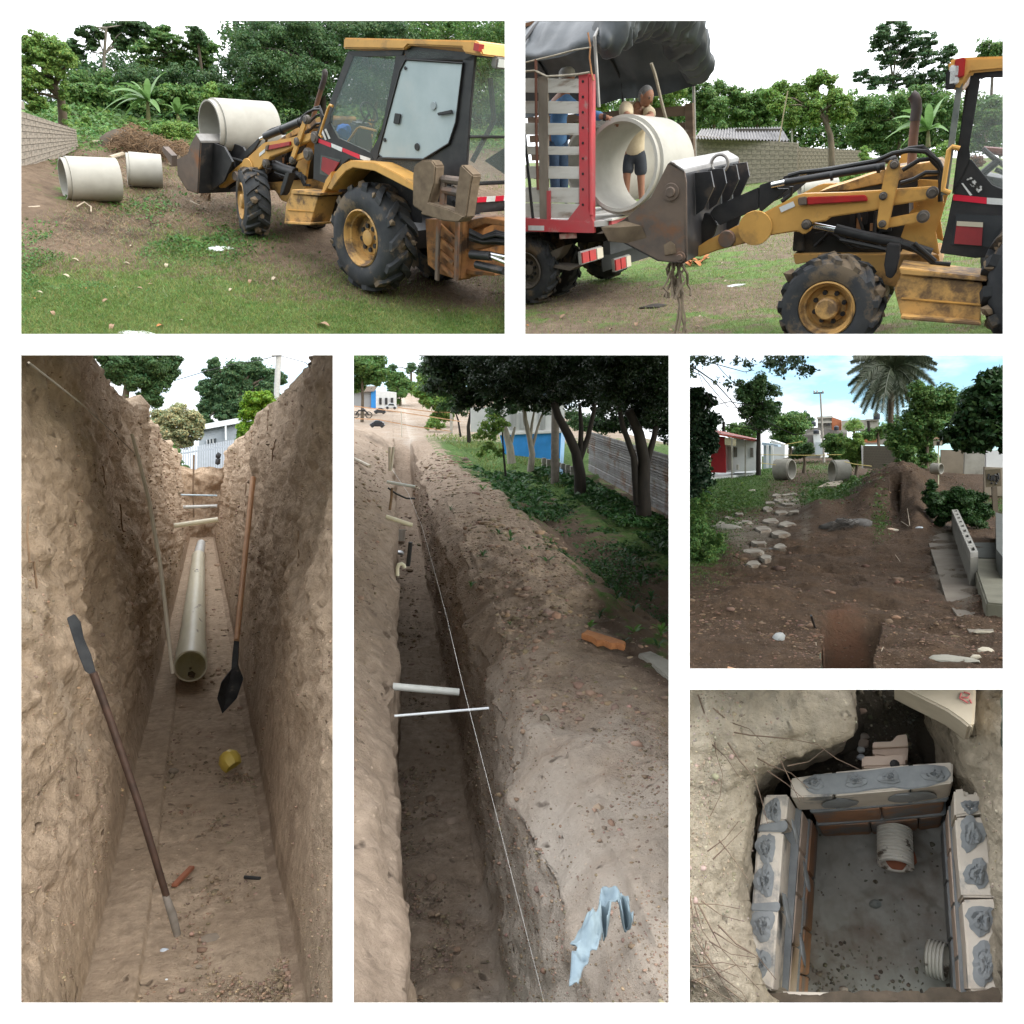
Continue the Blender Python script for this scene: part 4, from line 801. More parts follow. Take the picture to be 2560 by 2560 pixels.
        lc = s.A(a2(1360, 235), .7); th.part(MB().box(lc + Vector((-.12, -.25, -.06)), (.12, .22, .14)), 'work_light', STEEL, bevel=.02); th.part(MB().box(lc + Vector((-.185, -.25, -.06)), (.01, .18, .10)), 'lens', mat('lamp_glass', (.6, .62, .6), rough=.2))
        th.part(MB().tube([Vector((zz.x + .25, .3, zz.z - .4)), Vector((zz.x + .1, .1, zz.z + .2)), Vector((zz.x + .15, .25, zz.z + .75))], .04, 8), 'control_lever', BLK)
    return th, s
fw = math.radians(125); L1 = Vector((-math.sin(fw), math.cos(fw), 0)); g0 = P1.g((925, 729)) - L1 * .9
M1 = P1.sub(g0, fw)
fw2 = math.radians(168); F2 = Vector((math.cos(fw2), math.sin(fw2), 0)); L2 = Vector((-math.sin(fw2), math.cos(fw2), 0)); g0 = P2.g((2066, 903)) - F2 * 2.27 - L2 * .85
M2 = P2.sub(g0, fw2)
TH1, SD1 = loader(1, M1, 'muddy yellow backhoe loader seen from behind with its cab door, carrying a concrete pipe')
clip_view(OPEN[0], 'RB')
TH2, SD2 = loader(2, M2, 'yellow backhoe loader cut off by the right edge, its bucket against the red truck')
clip_view(OPEN[1], 'LB')
# ================================================================ vegetation and small-thing builders
def leafmat(name, c1, c2, transl=.35, rough=.5): return mat(name, c1, c2, 1.2, rough, vc='w', transl=transl, spec=.3)
LF_LIGHT = leafmat('light_leaf', (.16, .29, .06), (.23, .36, .09)); LF_MID = leafmat('mid_leaf', (.10, .205, .055), (.155, .27, .075)); LF_DARK = leafmat('dark_leaf', (.055, .115, .042), (.085, .165, .055))
LF_BLACK = leafmat('shaded_leaf', (.012, .028, .010), (.02, .045, .014), .12); LF_LIME = leafmat('lime_leaf', (.22, .36, .03), (.16, .30, .03)); LF_BLUE = leafmat('bluish_leaf', (.08, .16, .07), (.12, .21, .09))  # LF_BLACK: shade seen from beneath the canopy is put into the leaf colour
LF_DRY = leafmat('dry_twig_leaf', (.34, .36, .17), (.46, .44, .26)); LF_PALM = leafmat('palm_leaf', (.040, .065, .035), (.065, .09, .05), .2); LF_BAN = leafmat('banana_leaf', (.12, .24, .06), (.17, .32, .09), .4)
BARK = mat('bark', (.16, .125, .09), (.08, .065, .05), 5, .95, bump=.02, bsc=9, stretch=(1, 1, .3)); BARKD = mat('silhouette_bark', (.028, .023, .019), (.016, .014, .012), 5, .95, bump=.02, bsc=9, stretch=(1, 1, .3)); BARKP = mat('pale_bark', (.34, .31, .26), (.22, .2, .17), 4, .9, stretch=(1, 1, .3))  # BARKD: trunks darkened to read as silhouettes, shade put into the colour
def crown_pts(blobs, n, seed=0, clump=.5, flat=.6, nclump=14, droop=0):
    """blobs: (centre, radius); leaves gather in sub-clumps on the blob surfaces"""
    rng = np.random.default_rng(seed); P = []; N = []; tot = sum(r ** 2 for _, r in blobs)
    for c, r in blobs:
        c = np.array(c); k = max(4, int(nclump)); m = max(20, int(n * r * r / tot))
        d = rng.normal(0, 1, (k, 3)); d /= np.linalg.norm(d, axis=1, keepdims=True); cc = d * (r * rng.uniform(.45, .95, (k, 1))); cr = r * clump * rng.uniform(.6, 1.3, k)
        w = rng.integers(0, k, m); e = rng.normal(0, 1, (m, 3)); e /= np.linalg.norm(e, axis=1, keepdims=True)
        q = e * (cr[w] * rng.uniform(.35, 1, m) ** .5)[:, None]; q[:, 2] *= flat; q[:, 2] -= droop * np.abs(q[:, 0])
        inner = rng.random(m) < .18; g = rng.normal(0, .33, (m, 3)) * r
        pos = np.where(inner[:, None], g, cc[w] + q); P.append(pos + c); nn = e * .7 + (cc[w] / r) * .5; nn[:, 2] += .6; N.append(nn)
    return np.concatenate(P), np.concatenate(N)
def to3(fr, f, blobs, Y, dy=None, seed=0):
    """blobs given as crop coordinates (x, y, r_crop) at depth Y"""
    rng = random.Random(seed); o = []
    for b in blobs:
        yy = Y + (b[3] if len(b) > 3 else rng.uniform(-1, 1) * (dy if dy is not None else b[2] * .42 * Y / FPX))
        p = fr.at(f(b[0], b[1]), yy); o.append((p, fr.px(p, b[2] * .4142)))
    return o
def tree(fr, f, Y, blobs, label, m=LF_MID, leaf=6, n=6000, trunk=None, tw=8, bark=None, group=None, seed=1, name='tree', asp=.5, limbs=True, cat=None, base=None, **kw):
    B = to3(fr, f, blobs, Y, seed=seed); P, N = crown_pts(B, int(n * 2.4), seed, **kw)
    t3 = [fr.at(f(*q), Y) for q in trunk] if trunk else None
    if t3 is None:
        lo = min(B, key=lambda q: q[0].z); mid = sum((q[0] for q in B), Vector()) / len(B); t3 = [Vector((mid.x, mid.y, min(0, lo[0].z))), Vector((mid.x + .1, mid.y, (mid.z + min(0, lo[0].z)) / 2)), mid]
    th = Thing(name, fr, t3[0], label, cat or name.split('_')[-1], group)
    lm = fr.px(t3[-1], leaf * 1.15); 
    me = leaves('crown', m, P - np.array(th.base), N, lm, seed, asp); th.mesh_part(me, 'crown')
    w = fr.px(t3[0], tw / 2); T = MB(); T.tube(t3, [w * (1.15 - .5 * i / (len(t3) - 1)) for i in range(len(t3))], 9)
    if limbs:
        for i, (c, r) in enumerate(B[:14]):
            a = t3[-1 - (i % max(1, len(t3) // 2))]; mid = a.lerp(c, .5) + Vector((0, 0, .1 * (c - a).length)); T.tube([a, mid, c], [w * .45, w * .3, w * .12], 6)
    th.part(T, 'trunk', bark or BARK, ang=60); return th
def bush(fr, f, Y, blobs, label, m=LF_MID, leaf=6, n=1500, seed=1, name='bush', group=None, asp=.5, kind=None, **kw):
    B = to3(fr, f, blobs, Y, seed=seed); P, N = crown_pts(B, int(n * 1.9), seed, **kw); z = min(q[0].z - q[1] for q in B); mid = sum((q[0] for q in B), Vector()) / len(B); base = Vector((mid.x, mid.y, max(z, 0)))
    me = leaves(name, m, P - np.array(base), N, fr.px(mid, leaf * 1.12), seed, asp); o = bpy.data.objects.new(name, me); COL.objects.link(o); o.matrix_world = fr.M @ Matrix.Translation(base)
    return props(o, label, name.replace('_', ' ') if not kind else None, group, kind)
def scatter(T, fr, name, m, n, hpx, weight, seed=1, kind='blade', label=None, lean=.5, wid=.12, tint=(.6, 1.3)):
    """grass blades or small leaves over a terrain patch T=(X, Y, P) chosen by weight; one 'stuff' object"""
    X, Y, P = T; rng = np.random.default_rng(seed); w = (np.clip(weight, 0, None) + 0 * P[..., 0]).reshape(-1) * inwin(fr, P.reshape(-1, 3)); w = w / w.sum()
    i = rng.choice(len(w), n, p=w); p = P.reshape(-1, 3)[i]; sp = np.linalg.norm(np.gradient(P, axis=1), axis=-1).reshape(-1)[i][:, None]; dp = np.linalg.norm(np.gradient(P, axis=0), axis=-1).reshape(-1)[i][:, None]
    p = p + np.concatenate([rng.uniform(-.6, .6, (n, 1)) * sp, rng.uniform(-.6, .6, (n, 1)) * dp, np.zeros((n, 1))], 1)
    M = np.array(fr.M); yw = (p @ M[:3, :3].T + M[:3, 3])[:, 1]; h = hpx * yw / FPX * rng.uniform(.5, 1.4, n)
    if kind == 'blade':
        a = rng.uniform(0, 2 * PI, n); s = np.stack([np.cos(a), np.sin(a), 0 * a], 1) * (h * wid)[:, None]; l = rng.normal(0, lean, (n, 3)) * h[:, None]; l[:, 2] = h * rng.uniform(.5, 1, n)
        V = np.stack([p - s, p + s, p + l], 1).reshape(-1, 3); k = 3
        me = bpy.data.meshes.new(name); me.vertices.add(k * n); me.vertices.foreach_set('co', V.reshape(-1).astype(np.float32)); me.loops.add(k * n); me.loops.foreach_set('vertex_index', np.arange(k * n, dtype=np.int32))
        me.polygons.add(n); me.polygons.foreach_set('loop_start', np.arange(0, k * n, k, dtype=np.int32)); me.polygons.foreach_set('loop_total', np.full(n, k, dtype=np.int32)); me.update(calc_edges=True)
        t = rng.uniform(*tint, n); hh = rng.normal(0, .2, n); cc = np.ones((n, 4)); cc[:, 0] = t * (1 + hh); cc[:, 1] = t; cc[:, 2] = t * .9
        at = me.color_attributes.new('w', 'FLOAT_COLOR', 'POINT'); at.data.foreach_set('color', np.repeat(np.clip(cc, 0, 3), k, axis=0).reshape(-1).astype(np.float32)); me.materials.append(m)
    else:
        p[:, 2] += h * rng.uniform(0, .8, n); nn = np.zeros((n, 3)); nn[:, 2] = 1.2; me = leaves(name, m, p, nn, h, seed, .55, tint=tint)
    o = bpy.data.objects.new(name, me); COL.objects.link(o); o.matrix_world = fr.M; return props(o, label, None, None, 'stuff')
def clods(T, fr, name, m, n, rpx, weight, seed=1, flat=.7):
    X, Y, P = T; rng = np.random.default_rng(seed); w = (np.clip(weight, 0, None) + 0 * P[..., 0]).reshape(-1) * inwin(fr, P.reshape(-1, 3)); w = w / w.sum(); i = rng.choice(len(w), n, p=w); p = P.reshape(-1, 3)[i]
    M = np.array(fr.M); yw = (p @ M[:3, :3].T + M[:3, 3])[:, 1]; r = rpx * yw / FPX * rng.lognormal(0, .5, n)
    bm = bmesh.new(); bmesh.ops.create_icosphere(bm, subdivisions=1, radius=1); S0 = np.array([q.co[:] for q in bm.verts]); F0 = np.array([[q.index for q in f.verts] for f in bm.faces]); bm.free(); k = len(S0)
    V = S0[None] * r[:, None, None] * rng.uniform(.6, 1.3, (n, k, 1)) * np.stack([rng.uniform(.7, 1.3, n), rng.uniform(.7, 1.3, n), rng.uniform(.5, 1, n) * flat], 1)[:, None, :] + p[:, None, :]
    F = (F0[None] + (np.arange(n) * k)[:, None, None]).reshape(-1).astype(np.int32); me = bpy.data.meshes.new(name); me.vertices.add(n * k); me.vertices.foreach_set('co', V.reshape(-1).astype(np.float32))
    me.loops.add(len(F)); me.loops.foreach_set('vertex_index', F); nf = len(F) // 3; me.polygons.add(nf); me.polygons.foreach_set('loop_start', np.arange(0, nf * 3, 3, dtype=np.int32)); me.polygons.foreach_set('loop_total', np.full(nf, 3, dtype=np.int32)); me.update(calc_edges=True); me.shade_smooth()
    t = rng.uniform(.6, 1.35, n); cc = np.ones((n, 4)); cc[:, :3] = t[:, None] * rng.uniform(.9, 1.1, (n, 3)); at = me.color_attributes.new('w', 'FLOAT_COLOR', 'POINT'); at.data.foreach_set('color', np.repeat(cc, k, axis=0).reshape(-1).astype(np.float32))
    me.materials.append(m); o = bpy.data.objects.new(name, me); COL.objects.link(o); o.matrix_world = fr.M; return props(o, None, None, None, 'stuff')
def hit(T, p):
    """terrain point seen at picture position p"""
    X, Y, P = T; r = int(np.argmin(np.abs(Y[:, 0] - p[1]))); c = int(np.argmin(np.abs(X[0] - p[0]))); return Vector(P[r, c])
def pipe(fr, c, ax, Rad, L, label, group=None, m=None, thick=.13, name='concrete_pipe', holes=0):
    """c centre of the near end"""
    ax = Vector(ax).normalized(); r = Rad * (1 - thick); mb = MB()
    mb.lathe([(0, r), (0, Rad * .93), (L * .08, Rad * .93), (L * .085, Rad), (L, Rad), (L, r * 1.0), (L * .5, r)], c, ax, 56, close=True)
    th = Thing(name, fr, Vector((c.x, c.y, c.z - Rad)) + ax * L / 2, label, 'pipe', group); th.part(mb, 'barrel', m or CONC, ang=30)
    for i in range(holes):
        p = c + ax * L * (.42 + .3 * i) + Vector((0, -1, .15 - .3 * (i % 2))).normalized() * Rad * .985; th.part(MB().lathe([(0, .05 * Rad), (.015, .05 * Rad), (.015, .001)], p, (0, -1, 0), 10), 'lifting_hole', HOSE)
    return th
def blade_leaf(a, b, w, droop, n=9, up=Vector((0, 0, 1)), twist=0.0):
    """long curved leaf a->b as a thin folded strip"""
    vs = []; fs = []; d = b - a; side = d.cross(up).normalized()
    for i in range(n + 1):
        t = i / n; p = a + d * t + up * (droop * math.sin(PI * t)); ww = w * (math.sin(PI * min(1, .12 + t * .88)) ** .6) * (1 - .3 * t); s = side * math.cos(twist) + up * math.sin(twist)
        vs += [p - s * ww / 2 + up * ww * .18, p, p + s * ww / 2 + up * ww * .18]
        if i: k = 3 * i; fs += [(k - 3, k - 2, k + 1, k), (k - 2, k - 1, k + 2, k + 1)]
    return vs, fs
def banana(fr, f, Y, base, heart, tips, label, m=LF_BAN, w=26):
    b = fr.at(f(*base), Y); h = fr.at(f(*heart), Y); th = Thing('banana_plant', fr, b, label, 'plant', None); th.part(MB().tube([b, b.lerp(h, .5), h], [fr.px(h, 6), fr.px(h, 5), fr.px(h, 3)], 9), 'stem', mat('banana_stem', (.16, .17, .08), (.12, .09, .05), 4, .8))
    for i, t in enumerate(tips):
        e = fr.at(f(t[0], t[1]), Y + ((i * 37) % 7 - 3) * .12); L = (e - h).length; mb = MB(); vs, fs = blade_leaf(h, e, fr.px(h, (t[2] if len(t) > 2 else w) * .4142 * 1.7), L * .16, 10, twist=((i * 53) % 5 - 2) * .22); mb.add(vs, fs)
        o = th.part(mb, 'leaf', mat('banana_blade', (.13, .25, .07), (.20, .34, .12), 3, .4, transl=.35, stretch=(1, 1, 4)), smooth=True, ang=80)
    return th
ORD = 'first second third fourth fifth sixth seventh eighth ninth tenth eleventh twelfth thirteenth fourteenth fifteenth sixteenth'.split()
def rank(P, x, rows, fmt):
    '''label saying which row of the picture a repeated thing lies in and its order there from the left'''
    r = lambda q: next(i for i, (lim, _) in enumerate(rows) if q[1] < lim); k = r(x); L = sorted(q[0] for q in P if r(q) == k); return fmt % (ORD[L.index(x[0])], rows[k][1])
def stick(fr, pts, r, label, m=None, name='stick', cat='stick', group=None, n=7, **kw):
    return single(MB().tube(pts, r, n), name, m or mat('dry_wood', (.34, .27, .19), (.22, .17, .12), 5, .9, stretch=(1, 1, .3)), fr, label, cat, group, **kw)
def blockwall(fr, A, B, topA, topB, rows, cols, m, mj, label, thick=.15, cut=None, seed=3, stuff=False):
    """masonry wall from ground point A to B; blocks are parts standing 6 mm proud of the mortar"""
    A = Vector(A); B = Vector(B); d = B - A; L = Vector((d.x, d.y, 0)).length; u = Vector((d.x, d.y, 0)).normalized(); nrm = Vector((0, 0, 1)).cross(u); th = Thing('block_wall', fr, (A + B) / 2, label, 'wall')
    if nrm.y > 0: nrm = -nrm
    core = MB(); core.prism([A, B, B + Vector((0, 0, topB)), A + Vector((0, 0, topA))], -nrm * thick); th.part(core, 'mortar', mj, smooth=False)
    rng = random.Random(seed); me = None; bl = L / cols; js = MB()
    for r in range(rows):
        off = .5 * (r % 2)
        for c in range(-1, cols + 1):
            s0 = max(0, (c + off) * bl + .006); s1 = min(L, (c + 1 + off) * bl - .006)
            if s1 - s0 < bl * .15: continue
            sm = (s0 + s1) / 2 / L; H = topA + (topB - topA) * sm; base = A.lerp(B, sm); rh = H / rows
            cc = Vector((A.x, A.y, 0)) + u * (s0 + s1) / 2 + Vector((0, 0, base.z + rh * (r + .5))) + nrm * (.006 + rng.uniform(0, .006))
            sl = (B.z + topB * (r + .5) / rows - A.z - topA * (r + .5) / rows) / L
            ang = math.atan2(u.y, u.x)
            if stuff: js.box(cc, (s1 - s0, .03, rh - .014), Matrix.Rotation(ang, 3, 'Z') @ Matrix.Rotation(-math.atan(sl), 3, 'Y')); continue
            if me is None:
                me = MB().box((0, 0, 0), (1, 1, 1)).mesh('block', m, smooth=False)
            th.mesh_part(me, 'block', loc=cc, rot=(0, -math.atan(sl), ang), scale=(s1 - s0, .03, rh - .014))
    if stuff: th.part(js, 'block_courses', m, kind='stuff', smooth=False)
    return th
def dryleaf(T, fr, p, spx, m, label, group, seed, name='dry_leaf', cat='leaf'):
    g = hit(T, p) + Vector((0, 0, .01)); s = fr.px(g, spx); rng = random.Random(seed); a = rng.uniform(0, 6.28); dx, dy = math.cos(a), math.sin(a); vs, fs = blade_leaf(g - Vector((dx, dy, 0)) * s / 2, g + Vector((dx, dy, .35)) * s / 2, s * .55, s * .18, 5)
    return single(MB().add(vs, fs), name, m, fr, label, cat, group, ang=80)
def skin(pts, edges, rad, sub=2):
    me = bpy.data.meshes.new('skin'); me.from_pydata([Vector(p) for p in pts], edges, []); o = bpy.data.objects.new('skin', me); COL.objects.link(o); o.modifiers.new('s', 'SKIN'); 
    for i, v in enumerate(me.skin_vertices[0].data): r = rad[i]; v.radius = (r, r) if not isinstance(r, tuple) else r; v.use_root = (i == 0)
    q = o.modifiers.new('d', 'SUBSURF'); q.levels = sub; q.render_levels = sub; dg = bpy.context.evaluated_depsgraph_get(); dg.update(); e = o.evaluated_get(dg); m2 = bpy.data.meshes.new_from_object(e)
    mb = MB(); mb.add([v.co.copy() for v in m2.vertices], [tuple(p.vertices) for p in m2.polygons]); bpy.data.objects.remove(o); return mb
def head(mb, c, r, face, up=(0, 0, 1)):
    """head with brow, nose, lips, chin and ears, looking along face"""
    f = Vector(face).normalized(); u = Vector(up); s = f.cross(u).normalized(); u = s.cross(f).normalized(); n, m = 20, 14; vs = []; fs = []
    for i in range(m + 1):
        ph = PI * i / m
        for j in range(n):
            a = 2 * PI * j / n; x, y, z = math.sin(ph) * math.cos(a), math.sin(ph) * math.sin(a), math.cos(ph); k = 1.0; fx = x * .98; sy = y * .78; uz = z * 1.15
            if z < 0: sy *= 1 + .25 * z; fx *= 1 + .10 * z * (x < 0)
            if x > .8 and -.35 < z < .15: fx += .22 * max(0, 1 - abs(y) * 4) * (1 - abs(z + .15) * 2)
            if x > .6 and .05 < z < .3: fx -= .05 * (abs(abs(y) - .35) < .2)
            if x > .5 and -.9 < z < -.6: fx += .08
            vs.append(Vector(c) + (f * fx + s * sy + u * uz) * r)
    for i in range(m):
        for j in range(n): fs.append((i * n + j, i * n + (j + 1) % n, (i + 1) * n + (j + 1) % n, (i + 1) * n + j))
    mb.add(vs, fs)
    for sg in (1, -1): mb.blob(Vector(c) + s * sg * .78 * r - f * .05 * r, r * .22, 1, .1, 1, (1, .6, 1.4))
    return f, s, u
# ================================================================ view 1: the field with the machine and the concrete pipes
def gridT(fr, a, b, c, d, step, f=None):
    X, Y, P = planar(fr, a, b, c, d, step)
    if f: P[..., 2] += f(P)
    return X, Y, P
T1 = gridT(P1, 20, 1294, 868, 268, 4, lambda P: .05 * fbm(P, 1.2, 5, 3))
X, Y, P = T1
GRASS = leafmat('grass_blade', (.15, .225, .065), (.24, .29, .11), .35); STRAW = leafmat('straw', (.30, .23, .14), (.2, .15, .09), .1); WEED = leafmat('weed_leaf', (.06, .15, .03), (.09, .2, .04), .3)
nzz = fbm(P, .8, 3, 50)
gw = np.clip((Y - 625) / 80, 0, 1) + gauss(X, Y, 480, 615, 90, 28) * .8 + gauss(X, Y, 130, 470, 70, 40) * .5 - gauss(X, Y, 960, 705, 230, 45) * .8 - gauss(X, Y, 1180, 745, 90, 35) * .7 + .25 * np.clip(nzz - .1, 0, 1)
scatter(T1, P1, 'grass', GRASS, 90000, 9, np.clip(gw, 0, 1) * (1 + (Y / 800)), 1, wid=.09)
scatter(T1, P1, 'weeds', WEED, 9000, 8, np.clip(gauss(X, Y, 480, 610, 90, 26) + gauss(X, Y, 100, 690, 120, 40) * .8 + gauss(X, Y, 260, 700, 150, 20) * .4 + gauss(X, Y, 370, 515, 60, 15) * .4 + gauss(X, Y, 90, 470, 50, 45) + gauss(X, Y, 150, 600, 60, 12) * .4, 0, 1) * (nzz > -.25), 2, 'leaf')
scatter(T1, P1, 'dead_grass', STRAW, 26000, 9, (gauss(X, Y, 240, 570, 200, 50) + gauss(X, Y, 480, 500, 200, 50) + gauss(X, Y, 200, 440, 150, 25) + .3 * gauss(X, Y, 900, 720, 260, 40) + .16 * (Y > 600)), 3, wid=.05, lean=1.1)
CLOD = mat('earth_clod', (.18, .13, .09), (.12, .085, .06), 5, .95, vc='w', bump=.02)
clods(T1, P1, 'clods', CLOD, 3500, 1.5, gauss(X, Y, 260, 560, 240, 70) + gauss(X, Y, 500, 500, 220, 60) + .5 * gauss(X, Y, 900, 700, 250, 40), 4)
scatter(T1, P1, 'ground_cover', LF_MID, 26000, 12, (Y < 392) * np.clip((392 - Y) / 25, 0, 1) * (1 - .9 * gauss(X, Y, 400, 385, 170, 22)), 6, 'leaf')
# trees, far to near
dk = dict(leaf=6.5)
def t(*a, **k): return tree(P1, *a, **k)
G1 = 'trees behind the field'
t(a1, 34, [(400, 95, 45), (480, 120, 60), (600, 75, 70), (700, 60, 75), (450, 175, 45), (640, 160, 55), (800, 90, 60), (720, 140, 50), (340, 180, 45), (380, 240, 45)], 'tall layered tree with thin pale trunk behind the banana plant', m=LF_DARK, n=9000, trunk=[(525, 560), (530, 370), (533, 230), (545, 70)], tw=9, bark=BARKP, seed=11, flat=.4, clump=.4)
t(a1, 33, [(760, 190, 60), (850, 150, 75), (880, 100, 60), (960, 150, 60), (1080, 120, 55), (1100, 190, 75), (1170, 175, 60), (900, 260, 70), (1010, 270, 75), (1130, 270, 70), (780, 290, 60)], 'wide dark umbrella tree left of the bucket', m=LF_MID, n=10000, seed=12, flat=.35, clump=.42, trunk=[(960, 560), (965, 400), (960, 250)])
t(a2, 29, [(-60, 180, 110), (90, 120, 130), (260, 120, 140), (400, 180, 120), (20, 320, 140), (200, 330, 150), (380, 380, 120), (100, 500, 130), (300, 540, 130), (-20, 560, 120), (480, 260, 80)], 'big dense dark tree right behind the lifted concrete pipe', m=LF_DARK, n=15000, seed=13, leaf=6, trunk=[(410, 700), (405, 560), (400, 420), (370, 330)], tw=18, bark=BARKD)
t(a2, 30, [(560, 120, 100), (700, 90, 110), (860, 120, 110), (640, 240, 120), (820, 280, 130), (650, 420, 130), (850, 450, 130)], 'dense dark tree rising behind the loader cab', m=LF_DARK, n=9000, seed=14)
t(a2, 31, [(1000, 90, 100), (1150, 100, 110), (1320, 90, 110), (1460, 110, 110), (1050, 260, 130), (1250, 300, 130), (1430, 280, 130), (1400, 450, 140)], 'tree with some rusty leaves above the cab roof', m=LF_MID, n=8000, seed=15)
t(a1, 32, [(1080, 105, 45), (1110, 140, 40)], 'small dark treetop standing clear against the sky', m=LF_DARK, n=900, seed=16)
t(a1, 30, [(380, 390, 70), (480, 440, 80), (420, 560, 90), (560, 400, 70), (520, 560, 90), (340, 480, 60), (610, 520, 80)], 'bushy mid green tree behind the crooked trunk', m=LF_MID, n=6500, seed=17)
t(a1, 30, [(680, 380, 80), (800, 370, 90), (940, 370, 90), (1080, 380, 90), (720, 500, 100), (880, 500, 110), (1020, 520, 100), (1180, 500, 110), (1180, 400, 90), (640, 620, 80), (820, 640, 90)], 'dark thicket tree behind the two banana plants', m=LF_DARK, n=11000, seed=18)
t(a1, 22.8, [(60, 170, 60), (130, 150, 55), (150, 240, 75), (230, 170, 55), (290, 230, 65), (60, 280, 65), (210, 300, 60), (330, 270, 50), (80, 380, 70), (160, 400, 55), (260, 340, 45), (60, 480, 60), (120, 520, 60)], 'light green tree on a crooked leaning trunk by the wall', m=LF_LIGHT, n=11000, trunk=[(287, 850), (285, 720), (283, 600), (272, 500), (235, 430), (192, 368)], tw=22, seed=19, leaf=6)
bush(P1, a1, 22.5, [(285, 470, 30), (300, 560, 24), (292, 420, 30), (300, 640, 18)], 'green creeper leaves climbing the crooked trunk', m=LF_LIGHT, n=1200, leaf=5, seed=20, name='creeper')
bush(P1, a1, 25.5, [(405, 680, 42), (395, 740, 36), (425, 630, 25)], 'bright green upright bush right of the crooked trunk', m=LF_LIGHT, n=1800, leaf=5, seed=21)
bush(P1, a1, 24.5, [(570, 735, 45), (600, 720, 30), (545, 790, 30)], 'bright green low bush left of the brush pile', m=LF_LIGHT, n=1500, leaf=5, seed=22)
bush(P1, a1, 25.5, [(400, 800, 60), (480, 820, 50), (360, 860, 45), (530, 840, 40), (340, 790, 40), (230, 830, 50), (220, 880, 45)], 'low weeds spreading between the wall and the brush pile', m=LF_MID, n=3600, leaf=5, seed=23, name='weed_patch')
bush(P1, a1, 21, [(60, 880, 45), (40, 820, 40), (90, 960, 40), (30, 960, 40), (140, 960, 30)], 'weeds at the foot of the block wall, far left', m=LF_MID, n=1800, leaf=5, seed=24, name='weed_patch')
bush(P1, a1, 24.8, [(900, 690, 60), (980, 670, 60), (1040, 700, 50), (940, 730, 50), (860, 720, 40), (760, 680, 35)], 'bright green vine mound between brush pile and bucket', m=LF_LIGHT, n=4200, leaf=5, seed=25, name='vine_mound', flat=.5)
bush(P1, a1, 27, [(1170, 440, 45), (1160, 490, 35)], 'pale young shrub in front of the dark thicket', m=LF_LIGHT, n=700, leaf=6, seed=26)
banana(P1, a1, 27, (800, 660), (795, 510), [(610, 408), (553, 466), (795, 376), (913, 338, 34), (497, 600), (620, 682, 34), (515, 648), (872, 588), (690, 395, 18), (580, 520), (860, 560), (740, 440), (660, 560)], 'large banana plant with broad arching leaves behind the brush pile')
banana(P1, a1, 27.3, (985, 640), (975, 590), [(965, 492, 30), (1052, 538), (878, 536), (1085, 572), (930, 520), (1030, 600), (900, 610)], 'smaller banana plant just left of the lifted pipe')
# brush pile
def brush(fr, f, Y, ctr, label, n, seed, m, spread=(1, 1), Lp=60, heap=.5, base=True, wr=1.6):
    rng = random.Random(seed); mb = MB()
    for i in range(n):
        x, y, r = ctr[i % len(ctr)]; a = rng.uniform(0, 6.28); q = rng.uniform(0, 1) ** .5; p = fr.at(f(x + math.cos(a) * r * q * spread[0], y + math.sin(a) * r * q * spread[1]), Y + rng.uniform(-.5, .5)); s = fr.px(p, Lp * .4142) * rng.uniform(.4, 1.2)
        d = Vector((rng.uniform(-1, 1), rng.uniform(-.6, .6), rng.uniform(-.6, .5))).normalized() * s; mb.tube([p - d / 2, p + Vector((0, 0, .1 * s)), p + d / 2], fr.px(p, wr * .4142) * rng.uniform(.6, 1.6), 4, cap=False)
    return single(mb, 'brush_pile', m, fr, label, 'brush pile', kind=None)
TWIG = mat('dry_twigs', (.26, .17, .10), (.14, .09, .055), 3, .95)
o = brush(P1, a1, 22.9, [(620, 790, 70), (700, 730, 80), (760, 790, 90), (680, 830, 90), (830, 790, 70), (900, 830, 80), (980, 810, 60), (760, 860, 70)], 'heap of dry brown branches behind the two ground pipes', 1500, 4, TWIG)
single(MB().blob(P1.at(a1(720, 830), 23.5), .95, 3, .3, 3, (1.1, .6, .55)).blob(P1.at(a1(900, 850), 23.3), .75, 4, .3, 3, (1.3, .6, .45)), 'earth_heap', mat('dark_litter', (.10, .07, .045), (.06, .045, .03), 6, .95, bump=.05), P1, 'dark earth and litter heaped under the dry branches', 'heap')
HEDGE = dict(name='thicket', kind='stuff', leaf=11)
bush(P1, a1, 37, [(x, y, 150) for x in range(340, 3100, 170) for y in ((330, 480, 620) if x < 1200 else (60, 200, 340, 480, 620))] + [(x, y, 90, -6) for x in range(330, 1500, 110) for y in (540, 640)] + [(x, y, 75, -9) for x in range(330, 1400, 90) for y in (640, 710)], None, m=LF_DARK, n=46000, seed=90, nclump=14, **HEDGE)
bush(P1, a1, 28.5, [(x, y, 60) for x in range(330, 1420, 70) for y in (470, 560, 640, 700) if not (y > 650 and x > 1100)], None, m=LF_MID, n=42000, seed=96, name='undergrowth', kind='stuff', leaf=9)
